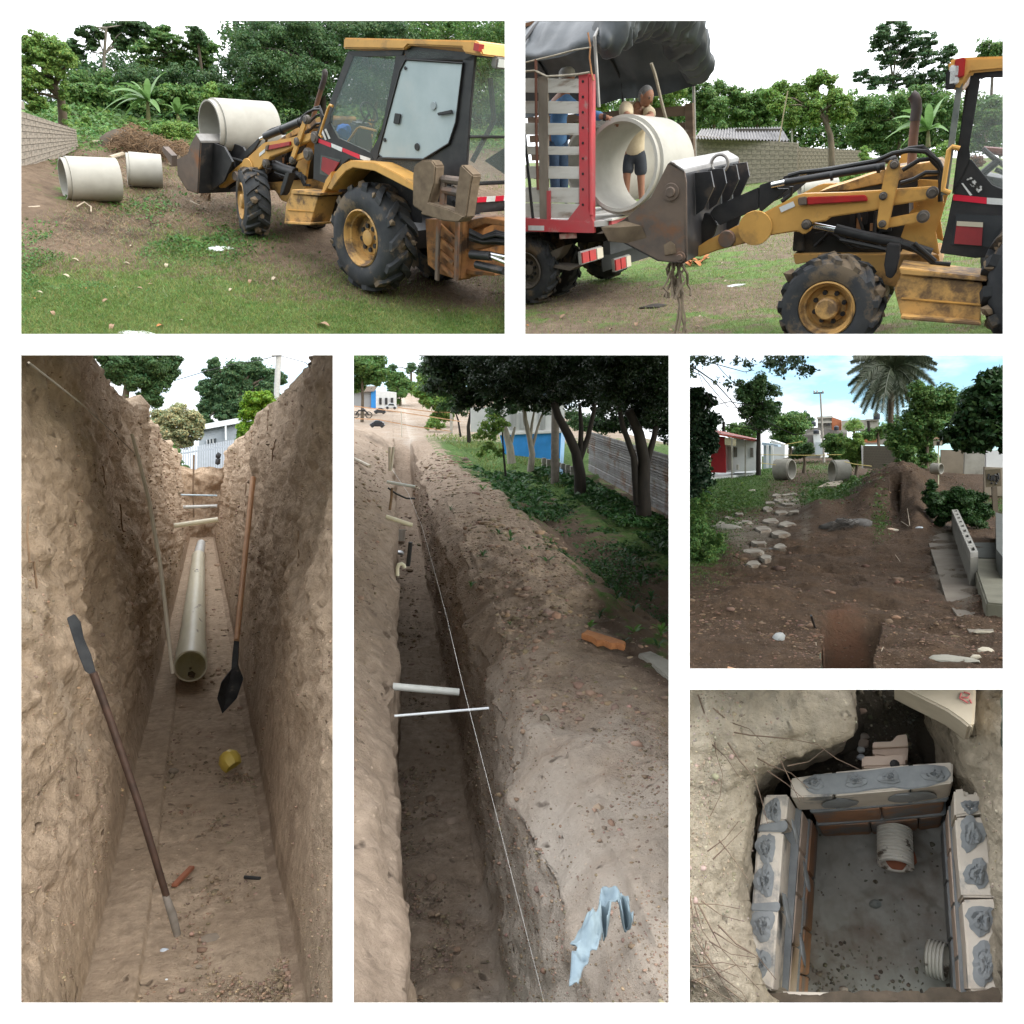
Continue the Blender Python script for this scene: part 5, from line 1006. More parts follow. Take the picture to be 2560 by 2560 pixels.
# wall on the left
BLK_M = mat('old_block', (.36, .31, .26), (.27, .24, .20), 3, .95, dirt=(.07, .065, .06), dsc=1.1, dth=.56, dw=.15, bump=.01); BLK_J = mat('old_mortar', (.22, .19, .16), (.15, .13, .11), 4, .95)
A = P1.g(a1(-30, 985)); B = P1.g(a1(370, 800)); tA = P1.at(a1(-30, 540), A.y).z; tB = P1.at(a1(370, 685), B.y).z
blockwall(P1, A, B, tA, tB, 9, 14, BLK_M, BLK_J, 'old stained block wall behind the crooked trunk at left')
u = (B - A).normalized(); single(MB().prism([A + Vector((0, 0, tA + .003)), A.lerp(B, .2) + Vector((0, 0, tA * .8 + tB * .2 + .003)), A.lerp(B, .2) + Vector((0, 0, tA * .8 + tB * .2 + .14)), A + Vector((0, 0, tA + .17))], (.1, .15, 0)), 'coping', BLK_M, P1, 'raised blackened course on the left end of the wall', 'coping')
# pipes
def rot2(a): return Vector((math.cos(R(a)), math.sin(R(a)), 0))
g = hit(T1, a1(300, 1106)); r = P1.px(g, 52); c = P1.at(a1(282, 980), g.y); c.z = r * .98
pipe(P1, c, rot2(22), r, P1.px(g, 126), 'concrete pipe on bare earth by the crooked trunk, its dark mouth facing left', 'concrete pipes on the field')
g = hit(T1, a1(690, 1022)); r = P1.px(g, 40); c = P1.at(a1(668, 930), g.y); c.z = r * .98
pipe(P1, c, rot2(9), r, P1.px(g, 80), 'smaller looking concrete pipe on the earth between the other pipe and the bucket', 'concrete pipes on the field')
xb = SD1.A(a1(1112, 757), 1.12).x; c = M1.pl(a1(1166, 668), 0, xb + .42); rr = M1.px(c, 66)
pipe(M1, c, (-.12, -1, 0), rr, 1.25, 'concrete pipe lying across the loader bucket, high off the ground', None)
# litter
LB = mat('dry_leaf', (.30, .20, .13), (.22, .13, .08), 20, .8); LO = mat('orange_leaf', (.45, .16, .05), (.35, .12, .04), 20, .8); LP = mat('pale_leaf', (.45, .38, .28), (.35, .28, .2), 20, .8)
LV1 = [(a1(x, y), s, m) for x, y, s, m in ((225, 1655, 14, LB), (545, 1725, 20, LB), (745, 1650, 18, LB), (910, 1520, 18, LP), (580, 1880, 24, LB), (870, 1885, 22, LO), (115, 1722, 12, LO), (220, 1805, 20, LB), (1410, 1620, 18, LB), (145, 1680, 16, LP), (815, 1625, 14, LB), (300, 1560, 20, LP), (355, 1490, 16, LP), (430, 1660, 7, LO), (600, 1645, 9, LP), (1000, 1840, 10, LP), (290, 1695, 9, LO), (670, 1500, 14, LP), (1300, 1670, 14, LP), (700, 1400, 12, LP))] + [(a2(x, y), s, m) for x, y, s, m in ((410, 1875, 34, LB), (110, 1612, 18, LP), (490, 1670, 8, LP), (570, 1830, 9, LB), (30, 1720, 10, LP), (1100, 1790, 12, LP))]
for i, (q, s, m) in enumerate(LV1):
    dryleaf(T1, P1, q, s, m, rank([k[0] for k in LV1], q, ((700, 'in the upper scatter below the pipes'), (745, 'in the middle row of the field grass'), (2000, 'in the row nearest the bottom edge')), 'dry fallen leaf, %s from left %s'), 'dry leaves on the field', i)
PAPER = mat('white_plastic', (.7, .72, .72), (.55, .57, .58), 8, .5)
single(MB().blob(hit(T1, a1(1185, 1412)), .12, 2, .5, 2, (1.2, 1, .4)), 'plastic_bag', PAPER, P1, 'crumpled clear plastic bag on the grass below the bucket', 'litter')
single(MB().blob(hit(T1, a1(1262, 1405)), .09, 5, .4, 1, (2, 1, .25)), 'paper_scrap', PAPER, P1, 'flat white paper scrap right of the plastic bag', 'litter')
single(MB().blob(hit(T1, a1(725, 1912)), .16, 6, .25, 1, (1.6, .7, .15)), 'paper_scrap', PAPER, P1, 'white paper scrap at the bottom edge of the field', 'litter')
DW = mat('driftwood', (.45, .38, .29), (.33, .27, .2), 4, .9)
for L, w, lb in (([(370, 1175), (420, 1150), (450, 1165), (455, 1195)], 3, 'forked pale branch lying before the left ground pipe'), ([(75, 1178), (148, 1165)], 5, 'short pale log on the bare earth at left'), ([(1055, 1135), (1110, 1165)], 3, 'thin pale stick below the bucket'), ([(570, 890), (650, 858)], 9, 'weathered plank leaning on the brush pile between the pipes'),
                 ([(430, 1118), (445, 1070), (432, 1040)], 1.2, 'thin dry stalk against the left ground pipe'), ([(930, 895), (1035, 830)], 6, 'pale plank end beside the bucket'), ([(28, 1100), (60, 1050)], 7, 'pale split log at the left picture edge'), ([(460, 785), (520, 770)], 5, 'grey log lying in the weeds behind the pipes')):
    g = [hit(T1, a1(*q)) + Vector((0, 0, .06)) for q in L]; stick(P1, g, P1.px(g[0], w * .6), lb, DW)
# roots hanging from the bucket
rt = MB(); rng = random.Random(5)
for i in range(14):
    p = M1.pl(a1(1125 + 4 * i, 1050 + rng.uniform(-8, 8)), 1, .2); q = [p]
    for k in range(4): q.append(q[-1] + Vector((rng.uniform(-.06, .06), rng.uniform(-.06, .06), -.08 - rng.random() * .06)))
    rt.tube(q, .012, 4)
single(rt, 'roots', TWIG, M1, 'torn roots and soil dangling under the bucket carrying the pipe', 'roots')
clip_view(OPEN[0], 'RB')
# ================================================================ view 2: unloading the truck
T2g = gridT(P2, 1290, 2540, 868, 395, 4, lambda P: .03 * fbm(P, 1.0, 4, 8)); X, Y, P = T2g
nzz = fbm(P, .7, 3, 50)
gw = .7 + gauss(X, Y, 1500, 705, 250, 22) * .3 - gauss(X, Y, 1420, 735, 180, 26) * .8 - gauss(X, Y, 1850, 740, 160, 22) * .5 - gauss(X, Y, 1480, 825, 200, 20) * .2
scatter(T2g, P2, 'grass', GRASS, 60000, 7, np.clip(gw + .3 * nzz, 0.02, 1) * np.clip((Y - 440) / 100, .2, 1), 1, wid=.09)
scatter(T2g, P2, 'dead_grass', STRAW, 6000, 7, gauss(X, Y, 1900, 740, 300, 40) + gauss(X, Y, 1500, 780, 250, 40), 3, wid=.05, lean=1.1)
clods(T2g, P2, 'clods', CLOD, 1200, 1.5, gauss(X, Y, 1450, 740, 200, 35) + gauss(X, Y, 1950, 600, 60, 25), 4)
def t(*a, **k): return tree(P2, *a, **k)
t(b2, 60, [(760, 90, 60), (850, 70, 60), (700, 160, 55), (820, 170, 70), (920, 140, 65), (1010, 150, 50), (760, 260, 60), (880, 260, 80), (1000, 250, 65), (1110, 240, 55), (620, 360, 50), (700, 390, 60), (800, 390, 60), (930, 380, 80), (1060, 360, 70), (1160, 330, 60), (1160, 210, 40)], 'tall hazy layered tree high above the exhaust stack', m=LF_BLUE, n=11000, trunk=[(810, 800), (805, 480), (803, 390), (790, 300)], tw=7, bark=BARKP, seed=31, flat=.4, clump=.42)
t(b2, 62, [(1380, 200, 70), (1460, 200, 60), (1350, 230, 50), (1450, 290, 60)], 'treetop just above the cab roof at right', m=LF_MID, n=1800, seed=32)
t(b1, 55, [(480, 420, 60), (560, 450, 60), (480, 520, 60), (620, 400, 50), (680, 440, 60), (840, 430, 60), (900, 500, 70), (960, 440, 50), (800, 520, 60)], 'light green trees seen under the tarpaulin', m=LF_LIGHT, n=6000, seed=33)
t(b1, 56, [(1040, 450, 60), (1130, 460, 70), (1220, 430, 55), (1290, 480, 60), (1080, 560, 80), (1200, 560, 80), (1300, 580, 70), (1040, 640, 70)], 'feathery mid green tree right of the truck', m=LF_MID, n=7000, seed=34)
t(b1, 57, [(1380, 520, 60), (1449, 490, 60), (1400, 600, 70), (1500, 560, 70), (1350, 640, 60), (1480, 640, 70)], 'mid green tree over the corrugated shed roof', m=LF_MID, n=5000, seed=35)
t(b2, 40, [(60, 480, 55), (130, 440, 55), (220, 460, 60), (300, 420, 55), (350, 370, 50), (420, 400, 50), (120, 540, 60), (240, 550, 70), (340, 520, 60), (440, 490, 60), (500, 520, 50), (300, 620, 60), (200, 640, 60), (460, 600, 55), (520, 600, 50)], 'light green spreading tree on a crooked trunk before the wall', m=LF_LIGHT, n=11000, trunk=[(432, 930), (432, 800), (425, 720), (400, 650), (355, 588)], tw=15, seed=36)
t(b2, 52, [(620, 540, 70), (720, 540, 70), (850, 520, 80), (970, 480, 70), (1080, 480, 70), (600, 640, 80), (720, 650, 90), (860, 640, 90), (1000, 600, 90), (1120, 560, 80), (640, 760, 90), (780, 780, 90), (560, 700, 60), (1130, 700, 80), (960, 740, 80)], 'dense green thicket behind the exhaust stack', m=LF_MID, n=14000, seed=37)
t(b2, 50, [(1330, 580, 60), (1430, 600, 70), (1350, 690, 70), (1450, 720, 70), (1300, 760, 50), (1560, 560, 80), (1420, 520, 50), (1560, 700, 80)], 'green thicket seen through the open cab', m=LF_MID, n=5000, seed=38)
banana(P2, b2, 44, (1015, 790), (1015, 690), [(845, 575), (793, 626), (1022, 530, 34), (1132, 480, 40), (745, 752), (833, 812, 34), (1092, 662), (1140, 700), (820, 690), (930, 600)], 'banana plant with pale broad leaves right behind the exhaust stack', w=34)
bush(P2, b2, 40, [(632, 850, 34), (632, 815, 28), (630, 880, 28)], 'bright round bush at the right end of the wall', m=LF_LIGHT, n=1300, leaf=5, seed=39)
bush(P2, b2, 38, [(1050, 850, 60), (960, 860, 40), (1120, 800, 50)], 'bright green vines behind the hood', m=LF_LIGHT, n=1600, leaf=5, seed=40, name='vine_mound')
bush(P2, b2, 30, [(520, 990, 45), (440, 1010, 30), (600, 970, 40), (680, 960, 40)], 'weeds in front of the wall above the loader arm', m=LF_LIGHT, n=1500, leaf=5, seed=41, name='weed_patch')
bush(P2, b2, 36, [(1310, 880, 45)], 'round brown dried bush seen through the cab', m=leafmat('brown_leaf', (.16, .08, .05), (.2, .11, .07)), n=900, leaf=4, seed=42)
bush(P2, b1, 50, [(1225, 660, 28), (1200, 690, 22)], 'drooping palm-like tuft above the shed roof', m=LF_MID, n=400, leaf=12, seed=43, asp=.15)
bush(P2, b1, 66, [(x, y, 110) for x in range(420, 3400, 130) for y in (560, 650, 740)], None, m=LF_MID, n=26000, seed=91, nclump=14, name='thicket', kind='stuff', leaf=9)
# wall and shed
A = P2.g((1690, 478)); Bm = P2.g(b2(225, 985)); B2 = P2.g(b2(605, 940))
blockwall(P2, A, Bm, P2.at(b1(1000, 702), A.y).z, P2.at(b2(225, 768), Bm.y).z, 9, 14, BLK_M, BLK_J, 'stained block wall behind the bucket, its taller left stretch', seed=5)
blockwall(P2, Bm + Vector((.02, .1, 0)), B2, P2.at(b2(225, 792), Bm.y).z, P2.at(b2(605, 812), B2.y).z, 8, 16, BLK_M, BLK_J, 'stained block wall behind the crooked trunk, its lower right stretch', seed=6)
th = Thing('shed', P2, P2.at(b2(-150, 980), 46), 'low shed with grey corrugated roof behind the wall', 'shed')
R0 = [P2.at(b1(1090, 690), 50), P2.at(b2(130, 676), 50), P2.at(b2(182, 760), 44), P2.at(b1(1050, 745), 44)]
n = 60; mb = MB(); vs = []; fs = []
for i in range(n + 1):
    k = i / n; w = .12 * math.sin(i * PI); z = Vector((0, 0, .10 * (i % 2))); vs += [R0[0].lerp(R0[1], k) + z, R0[3].lerp(R0[2], k) + z]
    if i: fs.append((2 * i - 2, 2 * i - 1, 2 * i + 1, 2 * i))
mb.add(vs, fs); th.part(mb, 'roof', mat('fibre_cement', (.28, .27, .27), (.18, .175, .175), 2, .9, dirt=(.09, .09, .09), dsc=2), smooth=False)
th.part(MB().prism([P2.at(b2(-150, 680), 48), P2.at(b2(128, 680), 48), P2.at(b2(178, 760), 48), P2.at(b2(178, 1000), 48), P2.at(b2(-150, 1000), 48)], (0, .2, 0)), 'gable_wall', mat('dark_shed_wall', (.10, .09, .08), (.06, .055, .05), 3, .9), smooth=False)
stick(P2, [P2.at(b2(115, 760), 36), P2.at(b2(140, 600), 36), P2.at(b2(168, 452), 36)], P2.px(P2.at(b2(115, 760), 36), 1.4), 'thin leaning bamboo pole with a blue rag tip above the wall', mat('bamboo', (.35, .3, .2), (.25, .2, .13), 3, .7), 'pole', 'pole')
stick(P2, [P2.at(b2(193, 765), 40), P2.at(b2(193, 680), 40)], P2.px(P2.at(b2(193, 765), 40), 2.4), 'short grey post stub on top of the wall', CONC2, 'post', 'post')
c = P2.g(b2(230, 1085)); rp = P2.px(P2.at(b2(230, 1045), 24), 20); cc = P2.at(b2(238, 1050), 24)
pipe(P2, cc, rot2(14), rp, P2.px(cc, 92), 'pale concrete pipe on the ground beyond the loader arm')
# ---------------- truck
o0 = P2.at((1300 + .4141 * 438, 0), 13.0); o0.z = 0; FT = P2.sub(o0, R(158)); WT = 3.0
TN = lambda L, y=0.0: [FT.pl(b1(*q), 1, y) for q in L]
TR = lambda L, x=0.0: [FT.pl(b1(*q), 0, x) for q in L]
th = Thing('stake_truck', FT, (2, -1.4, 0), 'red truck with white wooden stake sides and open rear, bed full of pipes', 'truck')
RED = mat('red_truck_paint', (.58, .07, .085), (.50, .10, .11), 3, .5, dirt=(.45, .25, .24), dsc=4, dth=.6, dw=.1); PLK = mat('white_planks', (.66, .65, .62), (.52, .50, .46), 3, .8, dirt=(.22, .16, .12), dsc=3.0, dth=.56, dw=.15, stretch=(.4, 1, 2), bump=.006)
PLK2 = mat('brown_planks', (.17, .12, .085), (.10, .07, .05), 4, .9, dirt=(.3, .27, .23), dsc=3, dth=.62, stretch=(.4, 1, 2), bump=.006); PLK3 = mat('grey_stake', (.30, .26, .22), (.2, .17, .14), 4, .9, stretch=(1, 1, .4), bump=.006)
def pr(pts, ext, name, m, **kw): return th.part(MB().prism(pts, ext), name, m, smooth=False, **kw)
for (y0, y1) in ((375, 462), (512, 587), (645, 716), (786, 836), (906, 980), (1034, 1125), (1130, 1216)):
    pr(TN([(-40, y0), (356, y0 + 4), (356, y1 + 4), (-40, y1)]), (0, -.035, 0), 'slat', PLK, bevel=.004)
pr(TN([(108, 365), (164, 365), (168, 1242), (118, 1242)], .02), (0, -.05, 0), 'stake', PLK3, bevel=.004)
th.part(MB().tube(TN([(96, 262), (98, 700), (108, 1050)], .05), .022, 8), 'rod', mat('rusty_rod', (.16, .07, .05), rough=.7)); pr(TN([(160, 1055), (182, 1055), (182, 1232), (162, 1232)], .03), (0, -.02, 0), 'bracket', RED)
post = pr(TN([(353, 350), (412, 345), (416, 1180), (442, 1245), (440, 1302), (290, 1290), (285, 1235), (358, 1140)], .03), (0, -.05, 0), 'corner_post', RED, bevel=.004)
th.part(MB().prism(TN([(412, 350), (436, 352), (436, 1250), (416, 1250)], -.0), (0, -.09, 0)), 'post_channel', RED, smooth=False)
th.part(MB().tube(TN([(428, 370), (428, 800), (430, 1200)], .03), .028, 8), 'hinge_rod', RED)
for k in range(9): c = FT.pl(b1(380, 395 + 93 * k), 1, .03); th.part(MB().lathe([(0, .02), (.008, .018), (.008, .001)], c, (0, 1, 0), 8), 'bolt', BLK, parent=post)
pr(TN([(-40, 1216), (440, 1246), (442, 1310), (-40, 1298)], .035), (0, -.08, 0), 'side_rail', RED); pr(TN([(50, 1265), (145, 1266), (145, 1296), (50, 1294)], .042), (0, -.004, 0), 'reflector', WHT)
zd = FT.pl(b1(440, 1240), 1, 0).z
pr([Vector((0, 0, zd)), Vector((5, 0, zd)), Vector((5, -WT, zd)), Vector((0, -WT, zd))], (0, 0, -.08), 'deck', PLK)
pr([Vector((-.03, .03, zd - .01)), Vector((-.03, -WT, zd - .01)), Vector((-.03, -WT, zd - .30)), Vector((-.03, .03, zd - .30))], (-.05, 0, 0), 'rear_sill', RED)
for k in range(3): c = Vector((-.09, -.35 - .5 * k, zd - .13)); th.part(MB().box(c, (.01, .16, .08)), 'reflector', REDL if k % 2 == 0 else WHT, smooth=False)
th.part(MB().box((-.05, -.35, zd + .01), (.14, .85, .03)), 'sill_plate', PLK, smooth=False, bevel=.004)
# far side
for (y0, y1, x0) in ((545, 602, 440), (645, 692, 560), (760, 810, 560), (880, 930, 560), (1000, 1050, 560)):
    q = [FT.pl(b1(x, y), 1, -WT) for x, y in ((x0, y0), (1000, y0 - 4), (1000, y1), (x0, y1))]; q[0].x = max(q[0].x, 3.5); q[3].x = max(q[3].x, 3.5); pr(q, (0, .035, 0), 'slat', PLK2, bevel=.004)
z1 = FT.pl(b1(980, 535), 1, -WT).z
pr([Vector((0, -WT, zd)), Vector((.14, -WT, zd)), Vector((.14, -WT, z1)), Vector((0, -WT, z1))], (0, .08, 0), 'corner_post', PLK2, bevel=.004)
for x in (1.3, 2.4): pr([Vector((x, -WT + .04, zd)), Vector((x + .12, -WT + .04, zd)), Vector((x + .12, -WT + .04, z1)), Vector((x, -WT + .04, z1))], (0, .04, 0), 'stake', PLK2)
# hoops
E1 = FT.pl(b1(425, 215), 0, 0.0); E2 = FT.pl(b1(992, 392), 0, 0.0)
def arch(k, x, lift=0.0, sag=0.0):
    y = -.02 + (-WT - .02) * k; z = E1.z * (1 - k) + E2.z * k + (1.05 + lift) * math.sin(PI * (k * .92 + .04)) ** .8 - sag; return Vector((x, y, z))
for x in (.02, 1.4, 2.8):
    pt = [Vector((x, 0, E1.z - .7 if x < 1 else zd))] + [arch(k / 12, x, -.06) for k in range(13)] + [Vector((x, -WT, zd))]
    th.part(MB().tube(pt, .026, 8), 'hoop', STEEL if x < 1 else BLK)
for k in range(3): th.part(MB().bar(arch(.25 + .25 * k, 0, -.1), arch(.25 + .25 * k, 4.6, -.1), .12, .05), 'roof_lath', mat('brown_lath', (.13, .07, .04), rough=.8), smooth=False)
# chassis
GRY = mat('grime', (.17, .145, .12), (.11, .095, .08), 4, .9)
pr(TN([(60, 1440), (150, 1436), (210, 1410), (270, 1385), (235, 1450), (180, 1500), (55, 1500)], -.25), (0, -.25, 0), 'bumper_end', GRY, bevel=.01); pr(TN([(130, 1498), (335, 1516), (300, 1538), (120, 1505)], -.2), (0, -.3, 0), 'bumper_bar', GRY)
th.part(MB().box((2.9, -1.5, zd - .3), (5.0, 1.0, .22)).box((.15, -1.4, zd - .42), (.12, 2.5, .2)), 'chassis', BLK, smooth=False)
th.part(MB().lathe([(-.3, .045), (0, .045), (.01, .02), (.01, .001)], FT.pl(b1(110, 1468), 1, -.2), (0, 1, 0), 12), 'hitch_pin', STEEL)
for (x0, x1, y0) in ((370, 505, 1425), (572, 672, 1468)):
    f0 = FT.pl(b1(x0, y0), 0, .08); f1 = FT.pl(b1(x1, y0 + 70 - .25 * (x1 - x0)), 0, .08); w = f1.y - f0.y; h = f1.z - f0.z
    lp = th.part(MB().box((.12, (f0.y + f1.y) / 2, (f0.z + f1.z) / 2), (.05, abs(w), abs(h) * 1.05)), 'tail_light', STEEL, bevel=.006)
    for k in range(3): th.part(MB().box((.085, f0.y + w * (k + .5) / 3, (f0.z + f1.z) / 2), (.03, abs(w) / 3.6, abs(h) * .85)), 'lens', REDL if k < 2 else mat('lens_white', (.55, .5, .4), rough=.3), parent=lp)
th.part(MB().box(FT.pl(b1(290, 1328), 1, -.02), (.32, .02, .08)), 'side_marker', mat('marker', (.5, .4, .34), (.4, .1, .1), 8, .4), bevel=.004)
th.part(MB().prism([Vector((.35, -.3, zd - .55)), Vector((.35, -WT + .2, zd - .55)), Vector((.35, -WT + .2, zd - .8)), Vector((.35, -.3, zd - .8))], (.02, 0, 0)), 'mud_flap', HOSE, smooth=False)
for yy in (-.12, -WT + .5):
    for x in (1.75,): circ_lug_wheel(th, Vector((x, yy, .56)), (0, 1, 0), .56, .3, .3, 16, 'k', rim_mat=GRY)
circ_lug_wheel(th, Vector((1.75, -.75, .56)), (0, 1, 0), .56, .3, .3, 16, 'k', rim_mat=GRY)
# tarpaulin
TARP = mat('black_tarpaulin', (.045, .052, .06), (.075, .085, .095), 2.5, .42, dirt=(.10, .105, .11), dsc=1.4, dth=.62, dw=.2, bump=.03, bsc=4, spec=.5)
nk, nx = 60, 60; V = np.zeros((nk + 1, nx + 1, 3))
for i in range(nk + 1):
    for j in range(nx + 1):
        k = -.04 + 1.08 * i / nk; x = -.05 + 5.0 * j / nx; V[i, j] = arch(min(1, max(0, k)), x, .03, .0)
        if k < 0: V[i, j, 2] -= 2.6 * (-k)
        if k > 1: V[i, j, 2] -= 7 * (k - 1)
N = normals(V); V += N * (.05 * fbm(V * np.array([1, 1, .4]), 1.6, 4, 3) + .05 * (1 - np.abs(fbm(V * np.array([2.4, .8, .8]), 1.5, 3, 8))))[..., None]; V[..., 2] -= .06 * np.abs(np.sin(V[..., 0] * 2.2))
tp = Thing('tarpaulin', FT, (2, -1.4, E1.z), 'black tarpaulin stretched over the hoops of the red truck', 'tarpaulin')
q = grid_obj('cover', FT, V, TARP, kind=None); q.parent = tp.o; q.matrix_world = FT.M
# gathered rolled rear end
nt, nc = 120, 28; V = np.zeros((nt + 1, nc + 1, 3)); rng = np.random.default_rng(4)
for i in range(nt + 1):
    k = -.02 + 1.04 * i / nt; c = arch(min(1, max(0, k)), -.12, .04); rad = .17 + .20 * math.sin(PI * min(1, k * 1.05)) + .04 * math.sin(i * .9) ; rad *= (1 + .28 * abs(math.sin(i * .33))) * min(1, i / 9, (nt - i) / 5)
    for j in range(nc + 1):
        a = 2 * PI * j / nc; V[i, j] = (c.x + math.cos(a) * rad * .75, c.y, c.z - .10 - .05 * math.sin(PI * k) + math.sin(a) * rad)
tp_ = np.clip(np.minimum(np.arange(nt + 1) / 10, (nt - np.arange(nt + 1)) / 6), 0, 1)[:, None, None]
V += tp_ * (.15 * (1 - np.abs(fbm(V * np.array([2.2, .8, .8]), 2.6, 4, 9))))[..., None] * np.stack([np.cos(np.linspace(0, 2 * PI, nc + 1))[None, :] + 0 * V[..., 0], 0 * V[..., 0], np.sin(np.linspace(0, 2 * PI, nc + 1))[None, :] + 0 * V[..., 0]], -1)
q = grid_obj('rolled_end', FT, V, TARP, kind=None); q.parent = tp.o; q.matrix_world = FT.M
ROPE = mat('grey_rope', (.40, .36, .29), (.28, .25, .2), 12, .9)
stick(FT, [FT.pl(b1(*q), 0, -.1) for q in ((792, 285), (815, 350), (832, 420), (860, 540), (893, 662))], .025, 'grey strap hanging from the tarpaulin to the big pipe', ROPE, 'strap', 'strap')
stick(FT, TN([(30, 335), (90, 330), (160, 365), (260, 360), (350, 352), (420, 340)], .06), .016, 'tan rope tied along the top slat of the truck', ROPE, 'rope', 'rope')
stick(FT, TN([(35, 280), (200, 240), (330, 205), (428, 190)], .05), .012, 'thin cord along the lower edge of the tarpaulin', ROPE, 'rope', 'rope')
stick(FT, TN([(410, 100), (425, 180), (420, 250), (432, 340), (445, 390)], .05), .012, 'knotted orange and blue rope on the corner post', mat('orange_rope', (.45, .22, .10), (.3, .15, .08), 15, .9), 'rope', 'rope')
# the pipes on the bed
c = P2.at(b1(602, 903), 13.1); r = P2.px(c, 117)
pipe(P2, c, (math.sin(R(24)), math.cos(R(24)), -.09), r, 1.0, 'big concrete pipe at the truck tail, mouth toward the viewer, being rolled off', None, thick=.14)
c = P2.at(b1(440, 900), 15.4); pipe(P2, c, (math.sin(R(28)), math.cos(R(28)), 0), P2.px(c, 100), 1.2, 'second concrete pipe deeper in the truck behind the slats', None, thick=.14)
# ---------------- the men
SKIN = mat('tanned_skin', (.32, .16, .10), (.26, .125, .08), 8, .6); SKIN_A = SKIN
def P2p(x, y, Y): return P2.at(b1(x, y), Y)
man = Thing('person', P2, P2p(700, 1180, 14.9), 'grey-haired man in tan polo and dark shorts leaning over the big pipe', 'person')
Yq = 14.9; px1 = P2.px(P2p(700, 700, Yq), .4142)
J = [P2p(690, 800, Yq), P2p(690, 700, Yq), P2p(678, 590, Yq - .05), P2p(705, 545, Yq - .1), P2p(735, 520, Yq - .15),
     P2p(640, 560, Yq - .15), P2p(645, 608, Yq - .9), P2p(722, 614, Yq - 1.0), P2p(790, 628, Yq - 1.0),
     P2p(770, 580, Yq + .05), P2p(795, 606, Yq - .6), P2p(742, 620, Yq - 1.0),
     P2p(655, 860, Yq), P2p(645, 960, Yq - .05), P2p(640, 1120, Yq), P2p(725, 860, Yq), P2p(730, 970, Yq), P2p(735, 1120, Yq)]
Ed = [(0, 1), (1, 2), (2, 3), (3, 4), (2, 5), (5, 6), (6, 7), (7, 8), (2, 9), (9, 10), (10, 11), (0, 12), (12, 13), (13, 14), (0, 15), (15, 16), (16, 17)]
rd = [52, 50, 55, 26, 24, 26, 20, 17, 12, 26, 19, 14, 34, 26, 18, 34, 26, 18]; mb = skin(J, Ed, [q * px1 for q in rd])
hd = P2p(762, 488, Yq - .2); fdir = Vector((.62, -.45, -.45)); head(mb, hd, 47 * px1, fdir, (0.35, -.1, 1)); bd = man.part(mb, 'body', SKIN, ang=70)
HAIR = mat('grey_hair', (.12, .12, .125), (.2, .2, .2), 30, .8, bump=.01, bsc=40)
hr = MB(); head(hr, hd + Vector((-.012, .012, .022)), 49 * px1, fdir, (.35, -.1, 1)); hv = []; hb = MB(); F_ = fdir.normalized()
for f in hr.f:
    c = sum((hr.v[i] for i in f), Vector()) / len(f) - hd
    if c.dot(F_) < .018 + .5 * (c.z - .02) * (c.z > .02) and c.z > -.06: hb.add([hr.v[i] for i in f], [tuple(range(len(f)))])
man.part(hb, 'hair', HAIR, ang=80)
eye = F_.cross(Vector((0, 0, 1))).normalized()
for sg in (1, -1): man.part(MB().blob(hd + F_ * 43 * px1 + eye * sg * 15 * px1 + Vector((0, 0, 8 * px1)), 6.5 * px1, 1, 0, 1, (1, 1, .6)), 'eye', BLK, parent=bd); man.part(MB().blob(hd + F_ * 43 * px1 + eye * sg * 15 * px1 + Vector((0, 0, 17 * px1)), 9 * px1, 1, 0, 1, (1, 1, .35)), 'eyebrow', HAIR, parent=bd)  # black blobs enlarged so they stand for the shaded eye sockets too
man.part(MB().blob(hd + F_ * 46 * px1 - Vector((0, 0, 5 * px1)), 7 * px1, 2, .1, 1, (1, .8, 1.5)), 'nose', SKIN, parent=bd); man.part(MB().blob(hd + F_ * 45 * px1 - Vector((0, 0, 22 * px1)), 9 * px1, 1, 0, 1, (1, 1, .3)), 'mouth', mat('lips', (.16, .07, .05), rough=.6), parent=bd)
SH = mat('tan_polo', (.56, .47, .33), (.47, .39, .27), 9, .9, bump=.012, bsc=7)
sh = skin([J[0] - Vector((0, 0, .16)), J[1], J[2], J[3] - Vector((.02, 0, .06)), J[5], J[5].lerp(J[6], .8), J[9], J[9].lerp(J[10], .7)], [(0, 1), (1, 2), (2, 3), (2, 4), (4, 5), (2, 6), (6, 7)], [q * px1 for q in (64, 68, 78, 46, 50, 40, 48, 38)]); man.part(sh, 'polo_shirt', SH, parent=bd, ang=70)
man.part(skin([J[0] + Vector((0, 0, .03)), J[0] - Vector((0, 0, .08)), J[12], J[13], J[15], J[16]], [(0, 1), (1, 2), (2, 3), (1, 4), (4, 5)], [q * px1 for q in (60, 58, 46, 42, 46, 42)]), 'shorts', mat('dark_shorts', (.045, .052, .065), (.03, .035, .045), 6, .9), parent=bd, ang=70)
